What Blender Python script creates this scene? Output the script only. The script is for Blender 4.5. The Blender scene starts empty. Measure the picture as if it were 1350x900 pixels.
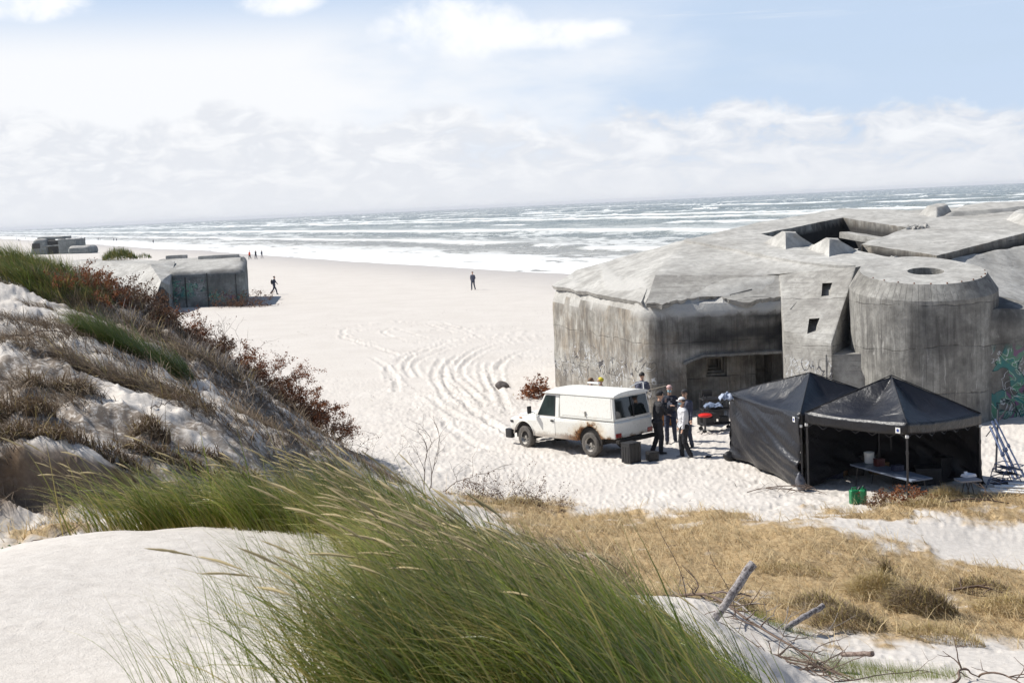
import bpy, bmesh, math, random
import numpy as np
from mathutils import Vector, Matrix, noise as mnoise
random.seed(7)
RS = np.random.RandomState(11)
SC = bpy.context.scene
COL = SC.collection
R = math.radians

# ---------------------------------------------------------------- camera
CAMZ = 7.4
FPX = 1800.0
ROLL = math.atan(63/1350)
PITCH = math.atan(178.3/1800)
_F = Vector((0, math.cos(PITCH), -math.sin(PITCH)))
_R0 = Vector((1, 0, 0)); _U0 = Vector((0, math.sin(PITCH), math.cos(PITCH)))
_R = math.cos(ROLL)*_R0 - math.sin(ROLL)*_U0
_U = math.sin(ROLL)*_R0 + math.cos(ROLL)*_U0
cam_d = bpy.data.cameras.new('camera'); cam = bpy.data.objects.new('camera', cam_d); COL.objects.link(cam)
cam_d.sensor_width = 36; cam_d.lens = 48.0; cam_d.clip_start = .1; cam_d.clip_end = 60000
cam.matrix_world = Matrix(((_R.x, _U.x, -_F.x, 0), (_R.y, _U.y, -_F.y, 0), (_R.z, _U.z, -_F.z, CAMZ), (0, 0, 0, 1)))
cam_d.dof.use_dof = True; cam_d.dof.focus_distance = 34; cam_d.dof.aperture_fstop = 11.0
SC.camera = cam

def P(px, py, y):
    """world point seen at a photo pixel, at depth y"""
    d = _F + (px-675)/FPX*_R + (450-py)/FPX*_U
    t = y/d.y
    return Vector((d.x*t, y, CAMZ + d.z*t))
def G(px, py, z=0.0):
    d = _F + (px-675)/FPX*_R + (450-py)/FPX*_U
    t = (z-CAMZ)/d.z
    return Vector((d.x*t, d.y*t, z))
def PL(px, py, z0, k):
    """photo pixel onto the inclined plane z = z0 + k*y"""
    d = _F + (px-675)/FPX*_R + (450-py)/FPX*_U
    t = (z0-CAMZ)/(d.z - k*d.y)
    return Vector((d.x*t, d.y*t, CAMZ+d.z*t))

# ---------------------------------------------------------------- numpy noise
def _hash(ix, iy, seed):
    h = (ix.astype(np.int64)*374761393 + iy.astype(np.int64)*668265263 + seed*974711) & 0xffffffff
    h = ((h ^ (h >> 13))*1274126177) & 0xffffffff
    h = h ^ (h >> 16)
    return (h & 0xffff)/65535.0
def vn(x, y, seed=0):
    x = np.asarray(x, float); y = np.asarray(y, float)
    ix = np.floor(x); iy = np.floor(y); fx = x-ix; fy = y-iy
    u = fx*fx*fx*(fx*(fx*6-15)+10); v = fy*fy*fy*(fy*(fy*6-15)+10)
    a = _hash(ix, iy, seed); b = _hash(ix+1, iy, seed); c = _hash(ix, iy+1, seed); d = _hash(ix+1, iy+1, seed)
    return (a*(1-u)+b*u)*(1-v) + (c*(1-u)+d*u)*v
def fbm(x, y, seed=0, oct=4, lac=2.03, g=.5):
    s = 0; a = 1; t = 0
    for i in range(oct):
        s = s + a*vn(x, y, seed+i*17); t += a; a *= g; x = x*lac+3.1; y = y*lac+1.7
    return s/t
def cell(x, y, seed=0):
    """distance to nearest jittered cell point"""
    x = np.asarray(x, float); y = np.asarray(y, float)
    ix = np.floor(x); iy = np.floor(y); best = np.full(np.shape(x), 9.0)
    for dx in (-1, 0, 1):
        for dy in (-1, 0, 1):
            cx = ix+dx; cy = iy+dy
            px = cx + _hash(cx, cy, seed); py = cy + _hash(cx, cy, seed+5)
            best = np.minimum(best, (px-x)**2 + (py-y)**2)
    return np.sqrt(best)
def sstep(a, b, x):
    t = np.clip((np.asarray(x, float)-a)/(b-a), 0, 1); return t*t*(3-2*t)

# ---------------------------------------------------------------- objects
def link(o, parent=None):
    COL.objects.link(o)
    if parent is not None: o.parent = parent
    return o
def tag(o, label=None, cat=None, group=None, kind=None):
    if label: o['label'] = label
    if cat: o['category'] = cat
    if group: o['group'] = group
    if kind: o['kind'] = kind
    return o
def empty(name, loc=(0, 0, 0), rz=0, label=None, cat=None, group=None):
    o = bpy.data.objects.new(name, None); o.location = loc; o.rotation_euler = (0, 0, rz); o.empty_display_size = .2
    link(o); tag(o, label, cat, group); return o
def copy_tree(o, parent=None):
    c = o.copy(); COL.objects.link(c); c.parent = parent
    for ch in list(o.children): copy_tree(ch, c)
    return c
def mesh_np(name, verts, faces, mats, parent=None, smooth=False, mi=None, attrs=None):
    """fast mesh from numpy; faces is (n,3) or (n,4)"""
    verts = np.asarray(verts, np.float32); faces = np.asarray(faces, np.int32)
    me = bpy.data.meshes.new(name)
    n, k = faces.shape
    me.vertices.add(len(verts)); me.vertices.foreach_set('co', verts.ravel())
    me.loops.add(n*k); me.loops.foreach_set('vertex_index', faces.ravel())
    me.polygons.add(n); me.polygons.foreach_set('loop_start', np.arange(0, n*k, k, dtype=np.int32))
    if not isinstance(mats, (list, tuple)): mats = [mats]
    for m in mats: me.materials.append(m)
    if mi is not None: me.polygons.foreach_set('material_index', np.asarray(mi, np.int32))
    me.polygons.foreach_set('use_smooth', np.full(n, smooth))
    for nm, (dt, val) in (attrs or {}).items():
        a = me.attributes.new(nm, dt, 'POINT')
        a.data.foreach_set('value' if dt == 'FLOAT' else 'color', np.asarray(val, np.float32).ravel())
    me.update(calc_edges=True)
    return link(bpy.data.objects.new(name, me), parent)
def obj(name, bm, mats, parent=None, smooth=None):
    me = bpy.data.meshes.new(name); bm.normal_update(); bm.to_mesh(me); bm.free()
    if not isinstance(mats, (list, tuple)): mats = [mats]
    for m in mats: me.materials.append(m)
    if smooth is True: me.polygons.foreach_set('use_smooth', [True]*len(me.polygons))
    elif smooth:
        me.polygons.foreach_set('use_smooth', [True]*len(me.polygons)); me.set_sharp_from_angle(angle=R(smooth))
    return link(bpy.data.objects.new(name, me), parent)
def bx(bm, c, s, rot=None, bev=0, mi=0, seg=2):
    """box centred at c with size s"""
    r = bmesh.ops.create_cube(bm, size=1); vs = r['verts']
    M = Matrix.Translation(c) @ (rot.to_4x4() if rot is not None else Matrix()) @ Matrix.Diagonal((*s, 1))
    bmesh.ops.transform(bm, matrix=M, verts=vs)
    fs = {f for v in vs for f in v.link_faces}
    if bev:
        es = list({e for f in fs for e in f.edges})
        rr = bmesh.ops.bevel(bm, geom=es, offset=bev, segments=seg, affect='EDGES', profile=.6)
        fs = set(rr['faces']) | {f for f in fs if f.is_valid}
        stack = list(fs); seen = set(fs)
        while stack:
            f = stack.pop()
            for e in f.edges:
                for g in e.link_faces:
                    if g not in seen: seen.add(g); stack.append(g)
        fs = seen
    for f in fs: f.material_index = mi
    return fs
def tube(bm, pts, rad, n=8, mi=0, cap=True):
    pts = [Vector(p) for p in pts]
    if not hasattr(rad, '__len__'): rad = [rad]*len(pts)
    rings = []; ref = None
    for i, p in enumerate(pts):
        t = (pts[min(i+1, len(pts)-1)] - pts[max(i-1, 0)]).normalized()
        if ref is None: ref = t.orthogonal().normalized()
        ref = (ref - t*ref.dot(t));
        ref = ref.normalized() if ref.length > 1e-6 else t.orthogonal().normalized()
        b = t.cross(ref)
        rings.append([bm.verts.new(p + (ref*math.cos(2*math.pi*k/n) + b*math.sin(2*math.pi*k/n))*rad[i]) for k in range(n)])
    fs = []
    for a, b in zip(rings, rings[1:]):
        for k in range(n): fs.append(bm.faces.new((a[k], a[(k+1) % n], b[(k+1) % n], b[k])))
    if cap:
        fs.append(bm.faces.new(rings[0][::-1])); fs.append(bm.faces.new(rings[-1]))
    for f in fs: f.material_index = mi
    return fs
def lathe(bm, prof, n=24, M=None, mi=0):
    """profile [(r,z)...] about z"""
    M = M or Matrix(); rings = []
    for r_, z in prof:
        if r_ < 1e-5: rings.append([bm.verts.new(M @ Vector((0, 0, z)))])
        else: rings.append([bm.verts.new(M @ Vector((r_*math.cos(2*math.pi*k/n), r_*math.sin(2*math.pi*k/n), z))) for k in range(n)])
    for a, b in zip(rings, rings[1:]):
        for k in range(n):
            k2 = (k+1) % n
            if len(a) == 1 and len(b) == 1: continue
            if len(a) == 1: f = bm.faces.new((a[0], b[k2], b[k]))
            elif len(b) == 1: f = bm.faces.new((a[k], a[k2], b[0]))
            else: f = bm.faces.new((a[k], a[k2], b[k2], b[k]))
            f.material_index = mi
def prism(bm, pts, vec, mi=0):
    """extrude a planar polygon by vec"""
    a = [bm.verts.new(p) for p in pts]; b = [bm.verts.new(Vector(p)+Vector(vec)) for p in pts]
    n = len(pts); fs = [bm.faces.new(a[::-1]), bm.faces.new(b)]
    for i in range(n): fs.append(bm.faces.new((a[i], a[(i+1) % n], b[(i+1) % n], b[i])))
    for f in fs: f.material_index = mi
    return fs

# ---------------------------------------------------------------- material helpers
class NT:
    def __init__(s, name):
        s.m = bpy.data.materials.new(name); s.m.use_nodes = True; s.t = s.m.node_tree; s.n = s.t.nodes; s.n.clear()
        s.out = s.n.new('ShaderNodeOutputMaterial'); s.b = s.n.new('ShaderNodeBsdfPrincipled')
        s.t.links.new(s.b.outputs[0], s.out.inputs[0])
        s.tc = None
    def add(s, t, ins=None, **kw):
        n = s.n.new(t)
        for k, v in kw.items(): setattr(n, k, v)
        for k, v in (ins or {}).items():
            if hasattr(v, 'is_output'): s.t.links.new(v, n.inputs[k])
            else: n.inputs[k].default_value = v
        return n
    def co(s, scale=(1, 1, 1), which='Object', rot=(0, 0, 0)):
        if s.tc is None: s.tc = s.n.new('ShaderNodeTexCoord')
        if which == 'World':
            g = s.add('ShaderNodeNewGeometry'); v = g.outputs['Position']
        else: v = s.tc.outputs[which]
        return s.add('ShaderNodeMapping', {'Vector': v, 'Scale': scale, 'Rotation': rot}).outputs[0]
    def noise(s, scale=5, detail=4, rough=.55, vec=None, dist=0):
        i = {'Scale': scale, 'Detail': detail, 'Roughness': rough, 'Distortion': dist}
        if vec is not None: i['Vector'] = vec
        return s.add('ShaderNodeTexNoise', i).outputs['Fac']
    def ramp(s, fac, stops, interp='LINEAR'):
        r = s.add('ShaderNodeValToRGB', {'Fac': fac}); e = r.color_ramp.elements; r.color_ramp.interpolation = interp
        while len(e) > 1: e.remove(e[-1])
        def c4(c): return (c, c, c, 1) if not hasattr(c, '__len__') else (*c, 1)
        e[0].position = stops[0][0]; e[0].color = c4(stops[0][1])
        for p, c in stops[1:]: x = e.new(p); x.color = c4(c)
        return r.outputs['Color']
    def mix(s, fac, a, b, mode='MIX'):
        n = s.add('ShaderNodeMix', data_type='RGBA', blend_type=mode)
        def c4(c): return c if hasattr(c, 'is_output') else ((*c, 1) if len(c) == 3 else c)
        for k, v in ((0, fac), (6, c4(a)), (7, c4(b))):
            if hasattr(v, 'is_output'): s.t.links.new(v, n.inputs[k])
            else: n.inputs[k].default_value = v
        return n.outputs[2]
    def math(s, op, a, b=0.0, c=None, clamp=False):
        n = s.add('ShaderNodeMath', operation=op); n.use_clamp = clamp
        for k, v in ((0, a), (1, b), (2, c)):
            if v is None: continue
            if hasattr(v, 'is_output'): s.t.links.new(v, n.inputs[k])
            else: n.inputs[k].default_value = v
        return n.outputs[0]
    def attr(s, name, out='Fac'): return s.add('ShaderNodeAttribute', attribute_name=name).outputs[out]
    def bump(s, h, dist=.01, strength=1, normal=None):
        i = {'Height': h, 'Distance': dist, 'Strength': strength}
        if normal is not None: i['Normal'] = normal
        return s.add('ShaderNodeBump', i).outputs[0]
    def set(s, **kw):
        for k, v in kw.items():
            k = {'color': 'Base Color', 'rough': 'Roughness', 'normal': 'Normal', 'metal': 'Metallic', 'spec': 'Specular IOR Level', 'trans': 'Transmission Weight', 'coat': 'Coat Weight', 'sheen': 'Sheen Weight'}.get(k, k)
            if hasattr(v, 'is_output'): s.t.links.new(v, s.b.inputs[k])
            elif k == 'Base Color' and len(v) == 3: s.b.inputs[k].default_value = (*v, 1)
            else: s.b.inputs[k].default_value = v
        return s.m
def simple(name, col, rough=.6, var=.15, scale=20, metal=0, bump=0, spec=.5, which='Object', **kw):
    t = NT(name); v = t.co(which=which)
    n = t.noise(scale, 4, .6, v)
    c = t.mix(t.ramp(n, [(.3, 0.0), (.7, 1.0)]), tuple(max(0, x*(1-var)) for x in col), tuple(min(1, x*(1+var)) for x in col))
    t.set(color=c, rough=rough, metal=metal, spec=spec, **kw)
    if bump: t.set(normal=t.bump(n, bump))
    return t.m
# ================================================================ terrain
# points of the ground: (photo x, photo y, depth) turned into world heights
_cp = [P(*a) for a in [
 # sand and grass dune under the viewer
 (0,757,7.2),(100,728,7.9),(190,700,8.5),(300,698,8.8),(400,702,9.2),(520,700,9.6),
 (0,900,5.4),(300,900,5.2),(675,900,5.0),(0,820,6.2),(300,790,6.6),(200,740,7.6),
 (600,740,9.2),(700,800,8.4),(800,850,7.6),(880,905,6.8),(500,800,6.6),(650,850,6.0),
 # hollow left
 (0,752,16),(60,715,18),(130,700,19),(0,674,20.4),(60,668,20.4),(130,664,20.6),
 # dune slope seen from the front
 (0,602,21.2),(60,606,21.3),(130,622,21.8),(210,628,22.6),(300,636,23.4),
 (0,560,22.6),(100,560,23.6),(200,560,24.6),(300,590,25),(400,618,27),(450,625,30),
 (0,500,25.5),(100,505,26.5),(200,515,27.5),(300,545,29),(380,585,31),
 (0,450,28),(100,450,29),(200,470,30),(300,505,32),(400,560,34),
 (0,390,32),(60,395,33),(130,415,33),
 (0,352,36),(50,356,36),(95,372,36),(140,392,36.3),(185,412,36.5),(240,448,36.8),(290,486,37),(340,522,37.4),(400,556,38),(440,585,39),
 # toe and beach in front
 (480,610,37),(560,640,36),(620,660,33.5),(700,682,31.5),(800,700,29.3),(900,715,27.2),(1000,755,24.5),
 (1100,690,27.6),(1200,752,25.3),(1350,722,27.3),(1350,790,23.3),(1350,850,20.6),(1250,830,21),(1150,840,20),(1100,852,19.3),
 (1000,815,20.3),(930,800,20.6),(1010,880,16.5),(1100,905,15.8),(1200,900,16.4),(1350,905,16.6),
]]
_cp = [tuple(v) for v in _cp] + [
 # (0,0) under the camera and around
 (0,0,5.72),(-4,0,5.6),(4,0,5.5),(0,-6,5.7),(-8,4,5.0),(8,2,4.6),(-12,-4,5.2),(12,-4,4.8),(0,-20,5),(-20,-15,5),(20,-15,4.5),
 # lee side of the viewer's dune
 (0,14,3.0),(-3,14,3.5),(-5,13,3.5),(2,14,2.9),(4,12,2.4),(1.7,8.6,3.85),(1.15,8.2,4.3),(1.1,9.4,3.8),(.55,9.6,4.2),(.1,10.2,4.3),(2.6,9.2,3.2),(2.2,11,2.85),(3,14,2.1),(1.4,13,2.7),(.8,10.6,3.9),(0,20,1.7),(-3,20,2.4),(3,20,1.3),(-1,26,.9),(-4,26,1.6),(2,27,.4),(0,32,.15),(5,9,2.9),(6,7,3.4),(3.6,6.4,4.2),(-9,12,3.3),
 # beach
 (-2,38,.1),(-2,45,0),(3,36,.05),(5,33,.12),(7,30,.25),(9,29,.35),(12,29,.2),(11,33,.05),(14,33,.25),(8,36,.02),(3,40,0),(6,41,0),(0,41,0),(2,46,0),(9,40,0),(14,40,.2),(18,36,.5),(18,28,.6),(16,20,1.4),(14,12,2.6),
 (1,55,.1),(-5,50,0),(-9,50,0),(-13,52,0),(-20,56,0),(-30,60,0),(10,56,0),(20,56,0),(-5,60,0),(30,45,.5),
 (-9,43,.1),(-12,44,.8),(-15,44,2.2),(-18,45,3.2),(-22,45,4.5),(-4.5,41.5,.05),
 # dune beyond the left edge of the frame
 (-16,30,5.6),(-20,36,6.6),(-26,38,6.6),(-32,34,6),(-22,26,5.4),(-16,20,3.9),(-30,46,3),(-40,40,5),(-40,25,5),
]
_cp = np.array(_cp)
_c2 = 1.0
def _phi(d2): return np.sqrt(d2+_c2)
_N = len(_cp)
_A = _phi((_cp[:,None,0]-_cp[None,:,0])**2 + (_cp[:,None,1]-_cp[None,:,1])**2)
_A2 = np.zeros((_N+1, _N+1)); _A2[:_N,:_N] = _A + np.eye(_N)*(-.02); _A2[:_N,_N] = 1; _A2[_N,:_N] = 1
_w = np.linalg.solve(_A2, np.concatenate([_cp[:,2], [0]]))
SHx, SHy = 5.7, 187.0        # a point on the waterline
SNx, SNy = .92, .392         # towards the open sea
def seaward(x, y): return (x-SHx)*SNx + (y-SHy)*SNy
def along(x, y): return (x-SHx)*(-SNy) + (y-SHy)*SNx
def beach_z(x, y):
    s = seaward(x, y) + 6*(fbm(along(x, y)*.02, 0*x, 3)-.5)
    z = -1.0*(1-np.clip(-s/58, 0, 1)**1.0)
    z = np.where(s > 0, -1 - np.clip(s, 0, 400)*.02, z)
    return z + .18*(fbm(x*.03, y*.05, 9)-.5)*sstep(0, 30, -s)
def base_z(x, y):
    x = np.asarray(x, float); y = np.asarray(y, float); sh = x.shape
    xf = x.ravel(); yf = y.ravel(); z = np.zeros(len(xf))
    m = sstep(48, 62, yf + .0*xf); m = np.maximum(m, sstep(34, 60, np.abs(xf)))
    idx = np.where((m < 1) & (yf > -30))[0]
    for k in range(0, len(idx), 20000):
        i = idx[k:k+20000]
        z[i] = _phi((xf[i,None]-_cp[None,:,0])**2 + (yf[i,None]-_cp[None,:,1])**2) @ _w[:_N] + _w[_N]
    bz = beach_z(xf, yf)
    left = sstep(-30, -60, xf)*sstep(60, 20, yf)*4 + sstep(0, -30, yf)*4
    bz = bz + left
    return (z*(1-m) + bz*m).reshape(sh)
# tyre tracks on the beach, as world polylines
def _trk(pts, n=60):
    w = [G(*p) for p in pts]; out = []
    for i in range(len(w)-1):
        p0 = w[max(i-1,0)]; p1 = w[i]; p2 = w[i+1]; p3 = w[min(i+2,len(w)-1)]
        for k in range(n//len(w)+4):
            t = k/(n//len(w)+4)
            out.append(.5*((2*p1) + (-p0+p2)*t + (2*p0-5*p1+4*p2-p3)*t*t + (-p0+3*p1-3*p2+p3)*t*t*t))
    out.append(w[-1]); return np.array([(v.x, v.y) for v in out])
TRACKS = [_trk(p) for p in [
 [(545,500),(535,486),(540,472),(565,460),(600,446),(650,438),(715,430)],
 [(556,500),(546,486),(551,475),(576,463),(610,450),(655,441),(715,434)],
 [(588,528),(580,512),(572,498),(575,482),(583,470)],
 [(600,530),(590,512),(582,498),(584,480)],
 [(640,535),(618,515),(602,498),(598,484),(612,468),(640,452),(680,443),(725,436)],
 [(650,532),(628,512),(612,498),(608,486),(622,470),(650,455),(690,446),(725,440)],
 [(648,524),(640,506),(634,490),(636,474)],
 [(660,520),(650,504),(644,490),(645,474)],
 [(515,505),(512,485),(530,470),(560,460)],[(530,470),(510,462),(480,452),(450,444),(470,434),(520,430)],
 [(446,440),(480,454),(520,466)],[(520,430),(570,445),(610,446)],[(560,422),(600,436),(640,440)],[(580,420),(625,436)],
 [(690,578),(650,560),(620,540),(600,520)],[(700,586),(660,566),(632,545)],
 [(1350,712),(1200,700),(1100,690)],
 [(530,512),(520,494),(524,478),(548,462),(590,448),(640,437)],[(612,536),(596,518),(588,500),(590,482),(604,466)],[(625,540),(606,520),(596,502)],[(672,546),(662,524),(652,506),(652,488),(668,470),(700,456),(728,450)],[(470,424),(520,420),(580,426),(640,430),(700,426)],[(500,452),(470,446),(452,438),(460,430),(500,424),(560,420)],[(486,470),(505,480),(520,500),(524,520)],[(640,560),(600,548),(560,520)],[(540,436),(590,430),(650,424),(720,420)],[(690,600),(640,590),(600,570),(575,545)],[(560,452),(530,446),(505,436),(520,428)],[(720,470),(690,466),(665,474),(658,494),(664,516)],
]]
def track_field(x, y):
    """depth of wheel ruts and their shoulders"""
    out = np.zeros(x.shape); m = np.where((y > 24) & (y < 95) & (np.abs(x) < 22))
    if len(m[0]) == 0: return out
    xs = x[m]; ys = y[m]; acc = np.zeros(len(xs))
    for ti, tr in enumerate(TRACKS):
        lo = tr.min(0)-1.2; hi = tr.max(0)+1.2
        k = np.where((xs > lo[0]) & (xs < hi[0]) & (ys > lo[1]) & (ys < hi[1]))[0]
        if len(k) == 0: continue
        X = xs[k]; Y = ys[k]; best = np.full(len(k), 99.0); prm = np.zeros(len(k)); L = 0
        for a, b in zip(tr, tr[1:]):
            d = b-a; l2 = (d**2).sum()+1e-9
            t = np.clip(((X-a[0])*d[0] + (Y-a[1])*d[1])/l2, 0, 1)
            dd = (X-a[0]-t*d[0])**2 + (Y-a[1]-t*d[1])**2
            q = dd < best; best = np.where(q, dd, best); prm = np.where(q, L+t*math.sqrt(l2), prm); L += math.sqrt(l2)
        D = np.sqrt(best) + .10*(fbm(X*2.2, Y*2.2, 50+ti, 2)-.5)
        fade = sstep(0, 1.2, prm)*sstep(0, 1.2, L-prm)
        rut = -.060*np.exp(-(D/.13)**4) + .050*np.exp(-((D-.25)/.09)**2)
        rut += -.022*np.sin(prm*2*math.pi/.30)*np.exp(-(D/.15)**4)
        rut = rut*.45 + .05*(fbm(X*7, Y*7, 52, 3)-.5)*np.exp(-((D-.2)/.22)**2)
        acc[k] += rut*fade*(.75+.5*fbm(X*1.1, Y*1.1, 51, 2))
    out[m] = np.clip(acc, -.16, .14); return out
def in_poly(x, y, poly):
    ins = np.zeros(x.shape, bool); n = len(poly)
    for i in range(n):
        x1, y1 = poly[i]; x2, y2 = poly[(i+1) % n]
        c = ((y1 > y) != (y2 > y)) & (x < (x2-x1)*(y-y1)/(y2-y1+1e-12)+x1)
        ins ^= c
    return ins
def poly_dist(x, y, poly):
    best = np.full(x.shape, 1e9); n = len(poly)
    for i in range(n):
        a = np.array(poly[i]); b = np.array(poly[(i+1) % n]); d = b-a
        t = np.clip(((x-a[0])*d[0]+(y-a[1])*d[1])/((d**2).sum()+1e-9), 0, 1)
        best = np.minimum(best, (x-a[0]-t*d[0])**2+(y-a[1]-t*d[1])**2)
    return np.sqrt(best)*np.where(in_poly(x, y, poly), -1, 1)
def _wp(pts): return [tuple(P(*p)[:2]) for p in pts]
STRAW = [
 _wp([(600,640,34.5),(680,640,34),(760,662,32.5),(900,668,31.5),(960,670,31),(1000,700,29),(1080,712,28),(1180,728,26.4),(1260,742,25.8),(1360,748,25.4),(1480,760,25),(1480,860,20),(1350,848,20.6),(1250,846,20.5),(1150,850,19.5),(1060,835,20),(980,812,20.3),(900,800,20.5),(820,770,22),(740,720,26),(640,680,32)]),
 _wp([(1040,683,29),(1110,676,29.6),(1180,650,31.4),(1260,652,31.4),(1360,655,31),(1480,660,31),(1480,680,29.5),(1350,680,29.6),(1200,692,28.6),(1100,694,28.4)]),
 _wp([(-60,745,16.5),(-60,690,19.5),(60,684,19.6),(150,684,19.8),(190,690,19.4),(170,720,18),(100,740,16.8)]),
]
def straw_mask(x, y):
    m = np.zeros(x.shape)
    k = np.where((y > 10) & (y < 40) & (np.abs(x) < 30))
    if len(k[0]):
        X = x[k]; Y = y[k]; b = np.zeros(len(X))
        n = fbm(X*.9, Y*.9, 21, 4); n3_ = fbm(X*4, Y*4, 22, 3)
        for p in STRAW:
            d = poly_dist(X, Y, p) + (n-.5)*2.6 + 1.5*(n3_-.5)
            b = np.maximum(b, sstep(.55, -.45, d))
        m[k] = b*(1-.6*sstep(.69, .76, fbm(X*.8+5, Y*1.3, 27, 4)))
    return m
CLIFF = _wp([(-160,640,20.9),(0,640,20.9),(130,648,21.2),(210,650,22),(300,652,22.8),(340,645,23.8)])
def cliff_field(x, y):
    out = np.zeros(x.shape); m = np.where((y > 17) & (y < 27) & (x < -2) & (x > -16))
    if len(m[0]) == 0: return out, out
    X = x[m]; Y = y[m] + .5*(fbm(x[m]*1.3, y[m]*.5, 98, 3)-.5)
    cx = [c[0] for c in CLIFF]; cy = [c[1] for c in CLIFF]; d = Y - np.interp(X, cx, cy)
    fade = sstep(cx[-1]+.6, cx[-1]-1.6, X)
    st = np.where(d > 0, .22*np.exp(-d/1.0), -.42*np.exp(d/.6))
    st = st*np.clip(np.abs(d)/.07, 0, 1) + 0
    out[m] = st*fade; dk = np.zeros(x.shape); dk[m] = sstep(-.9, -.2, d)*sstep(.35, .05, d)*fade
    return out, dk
def height(x, y, fine=True):
    x = np.asarray(x, float); y = np.asarray(y, float)
    z = base_z(x, y)
    s = seaward(x, y)
    dune = np.clip((z-.6)/1.5, 0, 1)*sstep(60, 45, y)
    near = sstep(13, 8, np.hypot(x, y))
    z = z + dune*(1-near)*(.55*(fbm(x*.45, y*.45, 31, 4)-.5) + .10*(fbm(x*2.1, y*2.1, 37, 3)-.5)*(1-.8*sstep(-2, 2, x)))
    rg = 1-np.abs(2*fbm(x*.9+y*.35, y*1.1, 39, 4)-1)
    z = z + dune*(1-near)*sstep(1, -2, x)*(.42*(rg-.75) + .14*(fbm(x*3.2, y*3.2, 38, 3)-.5))
    z = z + near*.10*(fbm(x*.5, y*.5, 33, 3)-.5)
    z = z + cliff_field(x, y)[0]
    if fine:
        r = np.hypot(x, y)
        tr = sstep(100, 60, y)*sstep(9, 14, r)
        # trampled, footprinted sand around the vehicle and tents
        tramp = sstep(62, 50, y)*sstep(26, 30, y)*sstep(-8, -3, x)
        tramp = np.maximum(tramp, .5*sstep(110, 50, y)*sstep(.42, .62, fbm(x*.12, y*.12, 44, 3)))*tr
        wx = x + .35*(fbm(x*1.3, y*1.3, 62, 3)-.5); wy = y + .35*(fbm(x*1.3, y*1.3, 63, 3)-.5)
        c1 = cell(wx*1.5, wy*1.1, 3); c2 = cell(wx*3.4+9, wy*2.6, 4); c3 = cell(wx*.55, wy*.5, 5)
        z = z - tramp*(.07*np.exp(-(c1/.20)**2)*(1-dune)*sstep(.35, .6, fbm(x*.6, y*.6, 64, 2)) + .030*np.exp(-(c2/.22)**2)*sstep(.3, .6, fbm(x*.9, y*.9, 65, 2)))
        z = z + tramp*(.02*np.exp(-((c2-.33)/.12)**2) + .08*(fbm(x*.9, y*.9, 61, 6, 2.2, .55)-.5) + .05*(.5-c3))
        z = z + track_field(x, y)
        sm = straw_mask(x, y)
        z = z + sm*(.19*(fbm(x*1.1, y*1.1, 71, 4)-.42) + .05*(fbm(x*6, y*6, 72, 2)-.5))
        # wind ripples and small scuffs on open sand
        z = z + (1-near)*.018*(fbm(x*1.2, y*4.0, 81, 3)-.5)*sstep(160, 60, y)
    return z
def hz(x, y): return float(height(np.array([x]), np.array([y]))[0])

# -------- one polar sheet of ground centred on the viewer, fine where it is looked at
def _az():
    a = list(np.linspace(-26, 26, 1250))
    left = [-180+4*i for i in range(0, 34)] + [-45, -42, -39, -36, -33, -31, -29, -28, -27, -26.5]
    return np.radians(np.array(left + a + [-v for v in left[::-1]]))
_az_ = _az()
_r = [.02, .5, 1, 1.6, 2.2, 2.8]
while _r[-1] < 9000:
    q = _r[-1]
    _r.append(q*(1.012 if q < 12 else 1.0042 if q < 62 else 1.008 if q < 160 else 1.03 if q < 1500 else 1.15))
_r = np.array(_r)
AZ, RR = np.meshgrid(_az_, _r)
GX = RR*np.sin(AZ); GY = RR*np.cos(AZ)
GZ = height(GX, GY)
straw_a = straw_mask(GX, GY)
sd = seaward(GX, GY) + 7*(fbm(along(GX, GY)*.018, GX*0, 5)-.5)
wet_a = sstep(-34, -4, sd)*sstep(20, 40, GY)
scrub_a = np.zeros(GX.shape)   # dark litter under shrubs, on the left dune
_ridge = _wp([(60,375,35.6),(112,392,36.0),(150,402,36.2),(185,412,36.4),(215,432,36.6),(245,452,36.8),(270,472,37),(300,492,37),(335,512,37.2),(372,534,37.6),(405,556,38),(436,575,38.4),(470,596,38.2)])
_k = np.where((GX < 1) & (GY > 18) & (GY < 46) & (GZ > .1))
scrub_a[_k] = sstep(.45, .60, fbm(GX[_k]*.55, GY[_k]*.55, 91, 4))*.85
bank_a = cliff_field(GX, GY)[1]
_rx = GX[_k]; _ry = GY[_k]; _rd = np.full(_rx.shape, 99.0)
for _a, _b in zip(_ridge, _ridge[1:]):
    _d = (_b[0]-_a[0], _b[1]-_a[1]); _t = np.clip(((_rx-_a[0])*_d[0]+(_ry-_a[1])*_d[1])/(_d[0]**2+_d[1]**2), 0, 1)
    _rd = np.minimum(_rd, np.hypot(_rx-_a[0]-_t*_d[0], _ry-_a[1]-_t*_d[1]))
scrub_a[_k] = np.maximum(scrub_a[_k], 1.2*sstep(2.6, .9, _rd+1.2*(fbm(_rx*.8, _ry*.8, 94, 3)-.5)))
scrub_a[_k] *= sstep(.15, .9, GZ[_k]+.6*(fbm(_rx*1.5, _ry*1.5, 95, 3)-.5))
_k2 = np.where((GY > 9.5) & (GY < 16) & (np.abs(GX) < 12))
nr, na = GX.shape
ii, jj = np.meshgrid(np.arange(nr-1), np.arange(na-1), indexing='ij')
v0 = (ii*na+jj).ravel()
F = np.stack([v0, v0+1, v0+na+1, v0+na], 1)[:, ::-1]
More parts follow.
